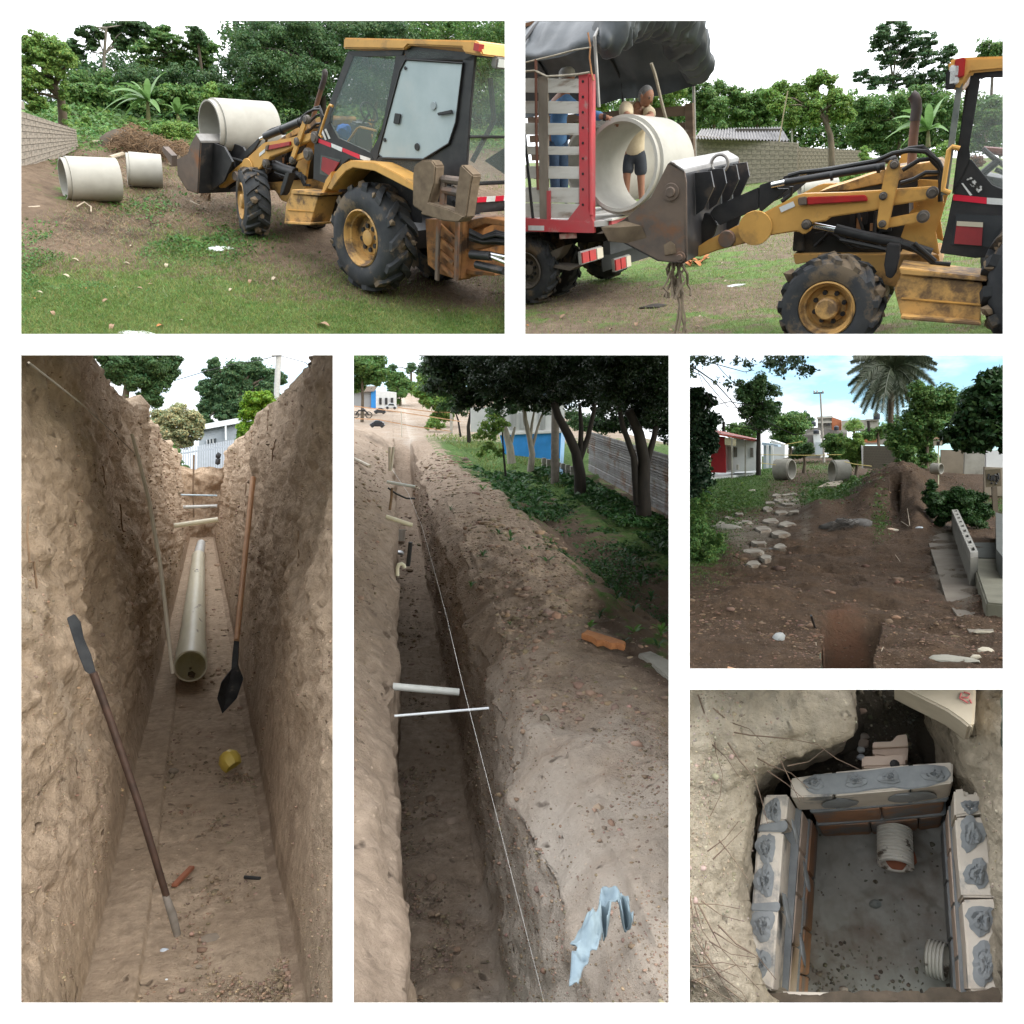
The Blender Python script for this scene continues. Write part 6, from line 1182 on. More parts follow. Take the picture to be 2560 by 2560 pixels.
def hand(pos, d, up, s, m, th, parent=None):
    """palm, four curled fingers of unequal length and a thumb from the palm's side"""
    d = Vector(d).normalized(); u = Vector(up).normalized(); sd = d.cross(u).normalized(); pts = [pos, pos + d * s * .5]; ed = [(0, 1)]; rad = [.16 * s, .24 * s]
    for k in range(4):
        b = pos + d * s * .62 + sd * s * (.16 * (k - 1.5)); L = s * (.42, .5, .46, .34)[k]; i = len(pts); pts += [b, b + d * L * .5 - u * L * .12, b + d * L * .75 - u * L * .5, b + d * L * .7 - u * L * .85]; ed += [(1, i), (i, i + 1), (i + 1, i + 2), (i + 2, i + 3)]; rad += [.085 * s, .078 * s, .07 * s, .055 * s]
    i = len(pts); b = pos + d * s * .3 + sd * s * .26; pts += [b, b + sd * s * .14 + d * s * .18 - u * s * .08, b + sd * s * .12 + d * s * .36 - u * s * .22]; ed += [(0, i), (i, i + 1), (i + 1, i + 2)]; rad += [.10 * s, .08 * s, .06 * s]
    return pts, ed, rad
for (p0, dr, up) in ((J[8], (.8, -.1, -.3), (0, -.3, 1)), (J[11], (.5, -.6, -.4), (0, -.3, 1))):
    a, e_, r_ = hand(p0, dr, up, .13, SKIN, man); man.part(skin(a, e_, r_, 1), 'hand', SKIN, parent=bd, ang=70)
# second man behind the slats, arm stretched to the pipe
YQ = 14.4; px2 = P2.px(P2p(250, 700, YQ), .4142)
m2 = Thing('person', P2, P2p(240, 1200, YQ), 'man in white cap, blue shirt and jeans behind the slats, reaching to the pipe', 'person')
q = lambda x, y, d=0: P2p(x, y, YQ + d)
J = [q(225, 700), q(230, 600), q(245, 500, -.05), q(280, 440, -.1), q(290, 400, -.12), q(300, 530, -.25), q(395, 590, -.5), q(500, 608, -.95), q(545, 620, -1.05), q(200, 540, .1), q(120, 620, .1), q(100, 690, 0), q(200, 760), q(205, 900), q(215, 1080), q(250, 760, .1), q(260, 900, .1), q(262, 1080, .1)]
Ed = [(0, 1), (1, 2), (2, 3), (3, 4), (2, 5), (5, 6), (6, 7), (7, 8), (2, 9), (9, 10), (10, 11), (0, 12), (12, 13), (13, 14), (0, 15), (15, 16), (16, 17)]
mb = skin(J, Ed, [k * px2 for k in (48, 46, 50, 24, 24, 28, 22, 17, 14, 26, 20, 16, 34, 27, 20, 34, 27, 20)]); head(mb, q(290, 385, -.12), 46 * px2, (.6, -.6, -.35)); bd = m2.part(mb, 'body', SKIN, ang=70)
DEN = mat('blue_shirt', (.10, .22, .42), (.07, .16, .33), 8, .9, bump=.012, bsc=7)
m2.part(skin([J[0] - Vector((0, 0, .26)), J[1], J[2], J[5], J[6], J[7].lerp(J[6], .05), J[9], J[10]], [(0, 1), (1, 2), (2, 3), (3, 4), (4, 5), (2, 6), (6, 7)], [k * px2 for k in (56, 54, 60, 38, 30, 26, 36, 28)]), 'shirt', DEN, parent=bd, ang=70)
m2.part(skin([J[0], J[12], J[13], J[14], J[15], J[16], J[17]], [(0, 1), (1, 2), (2, 3), (0, 4), (4, 5), (5, 6)], [k * px2 for k in (56, 44, 36, 32, 44, 36, 32)]), 'jeans', mat('jeans', (.06, .10, .17), (.04, .07, .12), 8, .9), parent=bd, ang=70)
m2.part(MB().lathe([(-.02, .14), (.0, .135), (.08, .125), (.125, .08), (.135, .001)], q(285, 365, -.12), (0, 0, 1), 20).prism([q(285, 365, -.12) + Vector((x, y, .0)) for x, y in ((.0, -.12), (.14, -.2), (.22, -.14), (.12, .02))], (0, 0, .012)), 'cap', mat('grey_cap', (.5, .5, .5), (.4, .4, .4), 8, .9), parent=bd, ang=40)
a, e_, r_ = hand(q(535, 612, -1.02), (.75, -.2, -.45), (.3, -.3, 1), .17, SKIN, m2); m2.part(skin(a, e_, r_, 1), 'hand', SKIN, parent=bd, ang=70)
m2.part(MB().lathe([(-.02, .056), (.02, .056)], q(512, 610, -.98), (1, 0, -.2), 16).box(q(512, 606, -1.04), (.04, .02, .05)), 'wrist_watch', BLK, parent=bd)
# loose things on the ground
LV2 = [(b1(x, y), s, m) for x, y, s, m in ((700, 1860, 20, LB), (1065, 1880, 14, LB), (270, 1835, 22, LB), (410, 1850, 14, LB), (550, 1895, 16, LB), (1060, 1755, 10, LB), (1340, 1550, 12, LP), (1245, 1612, 12, LP), (905, 1905, 14, LB), (1220, 1495, 9, LP), (1090, 1830, 10, LP), (620, 1820, 9, LB), (45, 1870, 9, LO), (1150, 1565, 8, LP), (820, 1600, 6, LB), (200, 1900, 10, LB))]
for i, (q, s, m) in enumerate(LV2):
    dryleaf(T2g, P2, q, s, m, rank([k[0] for k in LV2], q, ((740, 'behind the hanging roots'), (808, 'on the wheel track'), (2000, 'in the row nearest the bottom edge')), 'dry leaf, %s from left %s in the truck yard'), 'dry leaves in the yard', i + 80)
single(MB().blob(hit(T2g, b1(795, 1748)), .14, 7, .5, 1, (1.5, 1, .4)), 'dung', mat('dark_clump', (.03, .025, .02), rough=.9), P2, 'small dark clump on the wheel track before the truck', 'clump')
mb = MB(); rng = random.Random(3)
for k in range(16): g = hit(T2g, b1(1060 + rng.uniform(-55, 60), 1492 + rng.uniform(-14, 12))); a = rng.uniform(0, 6); vs, fs = blade_leaf(g, g + Vector((math.cos(a), math.sin(a), .4)) * .2, .12, .03, 4); mb.add(vs, fs)
single(mb, 'leaf_litter', LO, P2, 'orange dried leaves lying together under the bucket', 'leaves', ang=80)
single(MB().blob(hit(T2g, b1(1280, 1635)), .10, 8, .5, 1, (1.8, 1, .3)), 'paper_scrap', PAPER, P2, 'small pale scrap on the grass right of the hanging roots', 'litter')
rt = MB(); rng = random.Random(6)
for i in range(16):
    p = M2.pl(b1(905 + 5 * i, 1490), 1, .9); qq = [p]; L = .9 if 7 < i < 12 else .35
    for k in range(6): qq.append(qq[-1] + Vector((rng.uniform(-.05, .05), rng.uniform(-.05, .05), -L / 6)))
    rt.tube(qq, .013, 4)
single(rt, 'roots', mat('pale_roots', (.30, .24, .18), (.2, .16, .12), 8, .9), M2, 'long roots dangling under the bucket at the truck tail', 'roots')
clip_view(OPEN[1], 'LB')
# ================================================================ view 3: down in the deep trench
PVC = mat('cream_pvc', (.86, .83, .68), (.80, .76, .60), 2, .35, transl=.3, dirt=(.17, .12, .08), dsc=.9, dth=.62, dw=.06, stretch=(2.2, .35, 2.2))
PVCW = mat('white_pvc', (.66, .68, .66), (.5, .52, .5), 3, .4, dirt=(.22, .17, .12), dsc=2.2, dth=.6, dw=.08)
def A3(p, Y): return P3.at(p, Y)
c0 = A3(t1(1028, 1850), 24.9); c1 = A3(t1(1075, 1203), 61.8); c2 = A3(t1(1092, 1122), 73.8); r0 = P3.px(c0, 39.5)
ax = (c1 - c0).normalized(); L = (c1 - c0).length; th = Thing('pvc_pipe', P3, c0.lerp(c1, .5), 'long cream drain pipe with open bell mouth lying on the trench floor', 'pipe')
th.part(MB().lathe([(0, r0 * .9), (0, r0), (.25, r0 * 1.0), (3.2, r0 * .97), (3.6, r0 * .92), (L - 1, r0 * .90), (L - .6, r0 * .96), (L, r0 * .96), (L, r0 * .8), (L - 1, r0 * .8), (2.2, r0 * .82), (1.9, r0 * .9)], c0, ax, 48, close=True), 'barrel', PVC, ang=30)
ax2 = (c2 - c1).normalized(); th.part(MB().lathe([(0, r0 * .78), (11.0, r0 * .74), (11.0, r0 * .66), (0, r0 * .68)], c1, ax2, 32, close=True), 'spigot', PVCW)
th.part(MB().blob(c0 + Vector((0, .5, -r0 * .8)), .16, 3, .5, 1, (.7, 3, .35)), 'silt', MUD)
def rod(a, b, r, label, m=PVCW, name='cross_pipe', cat='pipe', fr=P3, n=12, group=None): return single(MB().tube([a, b], r, n), name, m, fr, label, cat, group)
rod(A3(t1(930, 1024), 55), A3(t1(1190, 986), 55), .15, 'cream pipe crossing the trench nearest of the three far pipes', PVC)
rod(A3(t1(985, 914), 74), A3(t1(1185, 908), 74), .14, 'white pipe crossing the trench, middle of the three far pipes')
rod(A3(t1(940, 841), 80), A3(t1(1185, 846), 80), .075, 'thin pale blue pipe crossing the trench, farthest of the three', mat('pale_blue_pvc', (.45, .58, .66), rough=.4))
POLE = mat('peeled_pole', (.72, .67, .57), (.58, .52, .43), 3, .85, stretch=(1, 1, .2), bump=.004)
pts = [A3(t1(*q), Y) for q, Y in (((682, 482), 19.6), ((722, 630), 19.6), ((785, 880), 19.5), ((848, 1240), 19.5), ((886, 1560), 19.4), ((922, 1893), 19.3))]
stick(P3, pts, [P3.px(q, k) for q, k in zip(pts, (4, 4.6, 5, 5, 4.8, 4.4))], 'long thin pale pole leaning against the left trench wall', POLE, 'pole', 'pole')
stick(P3, [A3(t1(1048, 606), 86), A3(t1(1044, 800), 86), A3(t1(1047, 975), 86)], P3.px(A3(t1(1048, 606), 86), 2.2), 'thin brown stake standing upright at the far end of the trench', mat('brown_stake', (.22, .16, .1), (.15, .1, .07), 4, .9), 'stake', 'stake')
# shovel
SHW = mat('ash_handle', (.62, .35, .19), (.50, .27, .15), 2.5, .55, stretch=(1, 1, .25)); IRON = mat('dark_iron', (.028, .030, .034), (.06, .062, .066), 3, .55, dirt=(.2, .17, .14), dsc=1.5, dth=.6, metal=.4)
th = Thing('shovel', P3, A3(t2(1215, 195), 21), 'shovel with brown wooden handle and dark blade leaning on the right trench wall', 'shovel')
H = [A3(t1(1397, 742), 27), A3(t1(1345, 1250), 24.6), A3(t1(1299, 1700), 21.9)]; th.part(MB().tube(H, [P3.px(H[0], 6.6), P3.px(H[1], 6.8), P3.px(H[2], 6.8)], 14), 'handle', SHW)
q = [t1(1284, 1700), t1(1312, 1702), t1(1306, 1850), t1(1330, 1925), t2(1338, 0), t2(1300, 110), t2(1215, 200), t2(1184, 110), t2(1208, 15), t1(1225, 1925), t1(1268, 1872), t1(1272, 1800)]
f3 = [A3(p, 21.9 - .9 * i) for p, i in zip(q, (0, 0, .15, .3, .4, .7, 1.0, .9, .6, .4, .15, .1))]; th.part(MB().prism(f3, (.02, .10, .02)), 'blade', IRON, bevel=.015, smooth=False)
# digging bar
th = Thing('digging_bar', P3, A3(t2(950, 1500), 10.9), 'rusty iron digging bar with flat blade end leaning on the left wall, nearest tool', 'digging bar')
H = [A3(t1(455, 1890), 11.0), A3(t2(560, 250), 11.0), A3(t2(720, 720), 10.9), A3(t2(885, 1270), 10.9)]
th.part(MB().tube(H, [P3.px(q, k) for q, k in zip(H, (9.5, 9.2, 9, 8.4))], 14), 'shaft', mat('rust_shaft', (.04, .024, .018), (.075, .042, .03), 6, .6, dirt=(.3, .28, .27), dsc=3, dth=.68, dw=.08, metal=.3, bump=.004))
q = [t1(298, 1568), t1(342, 1545), t1(378, 1592), t1(398, 1690), t1(440, 1785), t1(470, 1895), t1(440, 1905), t1(405, 1880), t1(372, 1800), t1(335, 1690)]; th.part(MB().prism([A3(p, 11.02) for p in q], (.0, .05, 0)), 'blade', IRON, bevel=.008, smooth=False)
e = [A3(t2(880, 1265), 10.9), A3(t2(920, 1380), 10.9), A3(t2(950, 1500), 10.95)]; th.part(MB().tube(e, [P3.px(e[0], 8.2), P3.px(e[1], 10.5), P3.px(e[2], 9)], 12), 'tip', mat('worn_tip', (.14, .12, .10), (.25, .22, .2), 4, .6))
# yellow broken cup
g = P3.g(t2(1285, 540)); s = P3.px(g, 1); th = MB(); n = 12
prof = [(0, 24), (14, 27), (30, 26), (40, 18), (42, 2)]; ax = Vector((-.5, .5, .7)).normalized(); th.lathe([(t * s, r * s * .95) for t, r in prof] + [((38) * s, 2 * s), (36 * s, 16 * s), (14 * s, 24 * s), (0, 22 * s)], g + Vector((0, 0, .12)), ax, 9)
for v in th.v: v += Vector((1, 1, 1)) * float(.02 * math.sin(v.x * 40 + v.z * 31))
single(th, 'broken_cup', mat('yellow_plastic', (.66, .50, .10), (.55, .40, .08), 5, .5), P3, 'broken yellow plastic cup on the trench floor at right', 'cup')
for (p, r, m, lb, nm, ct, sq) in ((t2(925, 538), 13, mat('grey_stone', (.25, .2, .15), (.18, .145, .11), 4, .9), 'rounded grey stone on the floor left of the yellow cup', 'stone', 'stone', (1, 1, .6)), (t2(870, 1597), 12, mat('clear_plastic', (.55, .6, .66), rough=.3), 'crumpled clear plastic on the floor below the digging bar tip', 'plastic_scrap', 'litter', (1, 1, .4)),
                              (t2(885, 1765), 4, PAPER, 'tiny white chip on the floor near the bottom edge', 'chip', 'chip', (1, 1, .5)), (t2(1075, 1690), 7, mat('grey_stone', (.25, .2, .15)), 'small dark pebble on the trench floor, low centre', 'stone', 'stone', (1.3, 1, .6)), (t2(1150, 1520), 22, MATS['grey_stone'], 'flat stone half sunk in the trench floor right of the bar tip', 'stone', 'stone', (1.4, 1, .2))):
    g = P3.g(p); single(MB().blob(g, P3.px(g, r), 3, .2, 2, sq), nm, m, P3, lb, ct)
g = P3.g(t2(985, 1175)); single(MB().bar(g + Vector((-.12, -.25, .04)), g + Vector((.12, .25, .06)), .09, .05), 'brick_chip', mat('brick_red', (.30, .11, .06), (.24, .09, .05), 5, .9), P3, 'reddish brick chip right of the digging bar shaft', 'brick', smooth=False, bevel=.01)
stick(P3, [P3.g(t2(1345, 1172)) + Vector((0, 0, .03)), P3.g(t2(1440, 1180)) + Vector((0, 0, .03))], .025, 'short black twig on the rough right side of the floor', HOSE, 'twig', 'twig')
stick(P3, [A3(t1(75, 62), 9.0), A3(t1(380, 300), 13), A3(t1(620, 520), 20), A3(t1(700, 600), 24)], .012, 'thin pale string stretched along the left trench wall', ROPE, 'string', 'string', n=4)
# clods on the floor, roots in the walls
X, Y, P = planar(P3, 60, 860, 2530, 1300, 5); keep = (P[..., 0] > -1.25) & (P[..., 0] < 1.0)
CL3 = mat('tan_clod', (.33, .24, .16), (.25, .175, .115), 5, .95, vc='w', bump=.02)
T3 = (X, Y, P); TW = (X, Y, TP3); zz3 = TP3[..., 2]; wl3 = ((zz3 > .4) & (zz3 < 8.6) & (np.abs(TP3[..., 0]) < 2.8) & (TP3[..., 1] > 7)) * np.clip(fbm(TP3, .9, 3, 5) + .2, 0, 1)
clods(T3, P3, 'clods', CL3, 4200, 2.6, keep * (.15 + np.clip((P[..., 0] + .1) / .8, 0, 1) * np.clip(fbm(P, 1.2, 3, 43) + .3, 0, 1) * (Y > 1930)), 4)
clods(T3, P3, 'crumbs', CL3, 1600, 1.7, keep * 1.0 * (np.abs(P[..., 0]) > .6), 6)
clods(TW, P3, 'wall_crumbs', CL3, 9000, 1.9, wl3, 9)
rt = MB(); rng = random.Random(8)
for i in range(26):
    sd = rng.choice((-1, 1)); Yq = rng.uniform(9, 40); z = rng.uniform(5, 8.6); x = (-1.42 - .13 * (z - .9)) if sd < 0 else (1.2 + .125 * (z - .7)); p = Vector((x - sd * .03, Yq, z)); q = [p]
    for k in range(4): q.append(q[-1] + Vector((-sd * rng.uniform(0, .03), rng.uniform(-.25, .25), -rng.uniform(.0, .35))))
    rt.tube(q, .008 + .0004 * Yq, 4, cap=False)
o = single(rt, 'roots', TWIG, P3, None, None, None, 'stuff')
# beyond the trench
def t(*a, **k): return tree(P3, *a, **k)
t(t1, 70, [(560, 40, 90), (680, 60, 100), (800, 60, 90), (880, 90, 70), (700, 150, 90), (800, 190, 80), (860, 150, 70), (780, 270, 60), (930, 50, 45), (600, 120, 80), (820, 290, 45)], 'dark tree overhanging the left trench edge', m=LF_DARK, n=24000, seed=51, leaf=6.5, nclump=20, clump=.5, trunk=[(640, 600), (640, 300), (660, 150)], tw=20)
t(t1, 160, [(1170, 130, 60), (1280, 100, 70), (1400, 100, 70), (1500, 140, 60), (1140, 230, 70), (1240, 220, 90), (1360, 210, 90), (1480, 230, 70), (1130, 320, 60), (1230, 340, 80), (1330, 320, 80), (1560, 160, 40), (1120, 400, 40), (1170, 70, 40)], 'broad green tree behind the white house roof', m=LF_BLUE, n=30000, seed=52, leaf=6.5, nclump=24, clump=.42, trunk=[(1290, 560), (1290, 400), (1300, 280)], tw=22)
t(t1, 108, [(1380, 290, 60), (1450, 280, 60), (1500, 290, 50), (1360, 370, 55), (1430, 360, 60), (1480, 370, 60), (1345, 450, 45), (1400, 440, 50), (1330, 500, 35)], 'bright lime green clipped bush on the right trench edge', m=LF_LIME, n=8000, seed=53, leaf=6, trunk=[(1400, 640), (1400, 450)], tw=14, limbs=False, clump=.55)
t(t1, 112, [(860, 400, 60), (940, 380, 60), (1020, 390, 60), (1070, 420, 45), (830, 440, 50), (900, 470, 60), (980, 470, 60), (1060, 480, 45), (930, 530, 45), (1000, 530, 40), (960, 330, 40)], 'dry pale green bush in front of the white fence', m=LF_DRY, n=12000, seed=54, leaf=6, clump=.6, trunk=[(965, 620), (965, 500)], tw=8)
bush(P3, t1, 100, [(930, 600, 40), (950, 650, 30), (990, 690, 30), (900, 560, 35)], 'dark green weeds at the left rim near the fence', m=LF_MID, n=1500, seed=55, leaf=5, name='weed_patch')
WW = mat('white_wall_paint', (.36, .40, .44), (.31, .35, .39), 2, .8); TR = mat('pale_trim', (.75, .78, .8), rough=.6)
th = Thing('white_house', P3, A3(t1(1200, 620), 130), 'white house with pale roof edge and dark window behind the fence', 'house')
th.part(MB().prism([A3(t1(*q), 130) for q in ((1085, 455), (1480, 385), (1480, 720), (1060, 720))], (0, 8, 0)), 'wall', WW, smooth=False)
th.part(MB().prism([A3(t1(*q), 129) for q in ((1075, 430), (1500, 355), (1500, 385), (1075, 462))], (0, 10, 0)), 'roof', TR, smooth=False); th.part(MB().prism([A3(t1(*q), 128.8) for q in ((1230, 438), (1240, 434), (1242, 520), (1232, 520))], (0, .5, 0)), 'drain_pipe', TR, smooth=False)
w = th.part(MB().prism([A3(t1(*q), 129.9) for q in ((1122, 518), (1180, 508), (1180, 536), (1124, 545))], (0, -.1, 0)), 'window', mat('dark_glass', (.06, .07, .08), rough=.2), smooth=False)
for k in range(3): th.part(MB().prism([A3(t1(1122 + 18 * k, 518 - 3 * k), 129.7), A3(t1(1126 + 18 * k, 517 - 3 * k), 129.7), A3(t1(1127 + 18 * k, 544 - 3 * k), 129.7), A3(t1(1123 + 18 * k, 545 - 3 * k), 129.7)], (0, -.1, 0)), 'frame', TR, parent=w, smooth=False)
th = Thing('picket_fence', P3, A3(t1(1130, 715), 104), 'white vertical board fence across the end of the trench', 'fence')
me = None
for k in range(26):
    a = k / 26.0; x = 968 + (1330 - 968) * a; yt = 568 + (508 - 568) * a; p = A3(t1(x, yt), 104); q = A3(t1(x + 9, yt), 104); b = A3(t1(x, 790), 104)
    mb = MB().prism([p, q, Vector((q.x, q.y, b.z)), Vector((p.x, p.y, b.z))], (0, .15 + .06 * (k % 2), 0)); th.part(mb, 'board', mat('white_boards', (.50, .54, .60), (.42, .46, .52), 2, .7), smooth=False)
th.part(MB().bar(A3(t1(968, 600), 104.4), A3(t1(1330, 540), 104.4), .1, .2), 'rail', TR, smooth=False)
rod(A3(t1(1549, -20), 120), A3(t1(1527, 420), 120), P3.px(A3(t1(1540, 100), 120), 7), 'pale concrete utility pole above the right trench edge', mat('pole_concrete', (.55, .54, .52), (.45, .44, .42), 3, .8), 'utility_pole', 'pole')
rod(A3(t1(1505, 22), 119.5), A3(t1(1600, 12), 119.5), .12, 'short crossarm at the top of the pole', BARKP, 'crossarm', 'crossarm')
for L in (([(930, 170), (1130, 110), (1330, 60)]), ([(1330, 70), (1550, 20), (1700, 60), (1830, 150)])): stick(P3, [A3(t1(*q), 119) for q in L], .05, ('faint wire crossing the sky left of the pole' if L[0][0] < 1000 else 'wire running from tree over the pole top to the right'), HOSE, 'wire', 'wire', 'overhead wires', n=4)
single(MB().blob(A3(t1(1190, 612), 92), P3.px(A3(t1(1190, 612), 92), 8), 2, .3, 1, (.9, .9, 1)).blob(A3(t1(1188, 645), 92), P3.px(A3(t1(1190, 640), 92), 7), 5, .3, 1, (.9, .9, 1.5)), 'black_bag', HOSE, P3, 'small black bag on the right rim in front of the fence', 'bag')
clip_view(OPEN[2], 'TR')
# ================================================================ view 4: the long narrow trench beside the tree-lined ditch
def A4(p, Y): return P4.at(p, Y)
def g4(p): return P4.g(p)
X, Y, P = gridT(P4, 1000, 1700, 1560, 1030, 4); T4 = (X, Y, P); XX = P[..., 0]; YY = P[..., 1]
P[..., 2] += np.where((XX > 5.2) & (XX < 8.4), -.35, 0) * (YY < 66) - .05
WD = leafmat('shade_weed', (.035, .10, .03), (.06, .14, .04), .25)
den = np.clip((XX - 3.5) / 1.4, 0, 1) * (YY < 84) * (XX < 10.5) * np.clip(fbm(P, .35, 3, 5) + .6, 0, 1) * (1 - .8 * gauss(XX, YY, 6.8, 26, .8, 12))
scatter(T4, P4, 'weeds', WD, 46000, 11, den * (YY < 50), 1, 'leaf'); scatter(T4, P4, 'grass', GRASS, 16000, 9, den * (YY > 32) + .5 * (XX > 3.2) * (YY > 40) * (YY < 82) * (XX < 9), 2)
CL4 = mat('brown_clod', (.30, .22, .16), (.2, .145, .10), 5, .95, vc='w', bump=.02)
xq = TP4[..., 0]; T4b = (xq, xq, TP4); zq = TP4[..., 2]
clods(T4b, P4, 'clods', CL4, 12000, 2.3, (((xq > 1.9) * (xq < 4.9) * np.clip(fbm(TP4, .5, 3, 3) + .5, .1, 1) + .5 * (xq < -.4) + .25 * ((xq > 1.3) & (xq < 2.0) & (zq > -3.1))) * (TP4[..., 1] < 60)), 5)
clods(T4b, P4, 'lumps', CL4, 500, 6, ((xq > 2.2) * (xq < 5.8) * (TP4[..., 1] < 30)) * np.clip(fbm(TP4, .6, 2, 13), 0, 1), 15)
Xf, Yf, Pf = planar(P4, 980, 1280, 2520, 1250, 4); d4 = Pf * 1.0
Rm = np.array(P4.R3); o = np.array(P4.o); dd = np.stack([(Xf - 1280) / FPX, np.ones_like(Xf), (1280 - Yf) / FPX], -1) @ Rm.T; kk = (-3.4 - o[2]) / dd[..., 2]; Pf = o + dd * kk[..., None]; T4f = (Xf, Yf, Pf)
clods(T4f, P4, 'floor_clods', CL4, 2600, 2.4, ((Pf[..., 0] > .1) & (Pf[..., 0] < 1.42) & (Pf[..., 1] < 70)) * (.3 + (Pf[..., 0] < .9)), 7)
def f4(p, z=-3.4): return P4.g(p, z)
for (p, r, c, lb, z) in ((u2(580, 848), 17, (.36, .28, .22), 'pale jagged stone in the middle of the trench floor', -3.4), (u2(612, 1805), 24, (.27, .20, .14), 'long brown stone on the trench floor near the bottom edge', -3.4), (u2(1385, 575), 20, (.35, .26, .18), 'round tan stone embedded in the spoil right of the string', .1), (u2(1612, 1108), 18, (.45, .28, .15), 'orange-tan stone in the spoil above the blue rag', .1),
                      (u1(1125, 1452), 16, (.38, .34, .30), 'pale flat stone by the dark soil heap', .15), (u2(470, 1385), 10, (.25, .18, .13), 'brown stone low on the trench floor', -3.4), (u2(1450, 765), 14, (.33, .25, .18), 'tan clod stone right of the trench lip', .1), (u2(620, 1595), 9, (.3, .2, .14), 'small reddish stone on the trench floor', -3.4), (u2(465, 1165), 13, (.26, .19, .14), 'grey-brown stone left on the trench floor', -3.4),
                      (u1(1640, 1812), 9, (.55, .42, .28), 'small light stone beside the concrete slab', .1), (u2(1840, 350), 13, (.42, .24, .13), 'orange stone at the right picture edge', .1), (u1(1270, 1760), 13, (.30, .24, .19), 'grey oblong stone on the crumbly spoil', .12)):
    g = f4(p, z); single(MB().blob(g + Vector((0, 0, .02)), P4.px(g, r), int(r * 7), .3, 2, (1, 1.1, .6)), 'stone', mat('stone_%d' % int(c[0] * 100), c, tuple(k * .75 for k in c), 4, .95, bump=.01), P4, lb, 'stone')
# pipes over the trench
rod(A4(u1(205, 765), 33), A4(u1(372, 794), 33), .06, 'thin white pipe across the trench at its far end', PVCW, fr=P4)
rod(A4(u1(200, 970), 24.5), A4(u1(356, 1021), 24.5), .068, 'cream pipe slanting across the trench beyond the white bucket', PVC, fr=P4)
p = [A4(u2(240, 38), 13.6), A4(u2(630, 72), 13.6)]; rod(p[0], p[1], P4.px(p[0], 9.3), 'thick white drain pipe across the trench, muddy on top', PVCW, fr=P4, n=18)
p = [A4(u2(250, 212), 11.6), A4(u2(806, 166), 11.6)]; rod(p[0], p[1], P4.px(p[0], 3.2), 'thin white water pipe bridging the trench just below the thick one', mat('white_pipe', (.68, .72, .76), (.6, .63, .66), 3, .4), fr=P4)
stick(P4, [A4(u1(*q), 30) for q in ((212, 800), (260, 835), (320, 862), (372, 864))], .035, 'sagging dark cable across the far trench', HOSE, 'cable', 'cable')
th = MB(); c = f4(u1(275, 1112), -3.35); s = P4.px(c, 1); th.lathe([(0, 15 * s), (28 * s, 17 * s), (28 * s, 15.5 * s), (2 * s, 13 * s), (2 * s, .001)], c, (0, .15, 1), 24); single(th, 'bucket', mat('white_bucket', (.78, .78, .76), (.68, .68, .66), 3, .5), P4, 'white bucket standing on the trench floor', 'bucket')
c = f4(u1(265, 1180), -3.35); single(MB().blob(c, P4.px(c, 15), 4, .4, 2, (1, .7, .35)), 'foil', mat('silver_foil', (.7, .73, .76), rough=.3, metal=.3), P4, 'crumpled white plastic below the white bucket', 'litter')
e = [A4(u1(*q), 17.5) for q in ((268, 1318), (268, 1275), (275, 1252), (292, 1246), (306, 1256), (310, 1272))]; single(MB().tube(e, P4.px(e[0], 4.6), 14), 'pipe_elbow', PVC, P4, 'cream hooked pipe elbow sticking up from the trench floor', 'pipe elbow')
S4 = [((228, 680), 40), ((330, 830), 28.5), ((410, 1020), 21), ((480, 1270), 16.2), ((560, 1570), 12.6), ((640, 1910), 10.6)]
pts = [A4(u1(*q), y) for q, y in S4] + [A4(u2(*q), y) for q, y in (((870, 870), 8.6), ((1010, 1420), 7.6), ((1140, 1930), 6.9))]
stick(P4, pts, [P4.px(q, .32) for q in pts], 'white guide string running down the trench wall', mat('white_string', (.75, .75, .72), rough=.8), 'string', 'string', n=5)
for k, L in enumerate(([(236, 800), (232, 860), (222, 930)], [(222, 560), (222, 700)], [(245, 560), (228, 700)], [(345, 1120), (330, 1260)])): stick(P4, [A4(u1(*q), 30 if k < 3 else 19) for q in L], .05, ('bent dark root on the left wall below the thin pipe', 'pale stake against the far left trench wall', 'slanting stake crossing the pale one at the far end', 'thin dark rod standing by the right wall under the cream pipe')[k], (TWIG, POLE, POLE, HOSE)[k])
# rag
rg = [(1520, 1250), (1575, 1285), (1620, 1350), (1655, 1480), (1628, 1512), (1590, 1420), (1565, 1372), (1520, 1400), (1498, 1440), (1490, 1520), (1460, 1600), (1440, 1655), (1400, 1650), (1385, 1760), (1350, 1810), (1330, 1900), (1275, 1900), (1290, 1720), (1325, 1650), (1283, 1632), (1350, 1530), (1415, 1440), (1460, 1425), (1450, 1360), (1475, 1280)]
P_ = [P4.g(u2(*q), .42 - (0 if q[1] < 1500 else .2)) for q in rg]; bm = bmesh.new(); vs = [bm.verts.new(q) for q in P_]; f = bm.faces.new(vs); bmesh.ops.triangulate(bm, faces=[f]); bmesh.ops.subdivide_edges(bm, edges=bm.edges[:], cuts=5, use_grid_fill=True)
for v in bm.verts: a = np.array([v.co[:]]); v.co.z += float(.16 * (1 - abs(fbm(a * np.array([1, .45, 1]), 7, 3, 3)[0])) + .05 * vnoise(a * 9, 2)[0])
mb = MB(); bm.verts.index_update(); mb.add([v.co.copy() for v in bm.verts], [tuple(v.index for v in f.verts) for f in bm.faces]); bm.free()
o = single(mb, 'rag', mat('blue_grey_cloth', (.30, .38, .42), (.21, .28, .33), 4, .8, bump=.03, bsc=5, transl=.2), P4, 'torn blue-grey plastic rag twisted over the spoil at the lower right', 'rag', ang=80); sm = o.modifiers.new('s', 'SOLIDIFY'); sm.thickness = .008
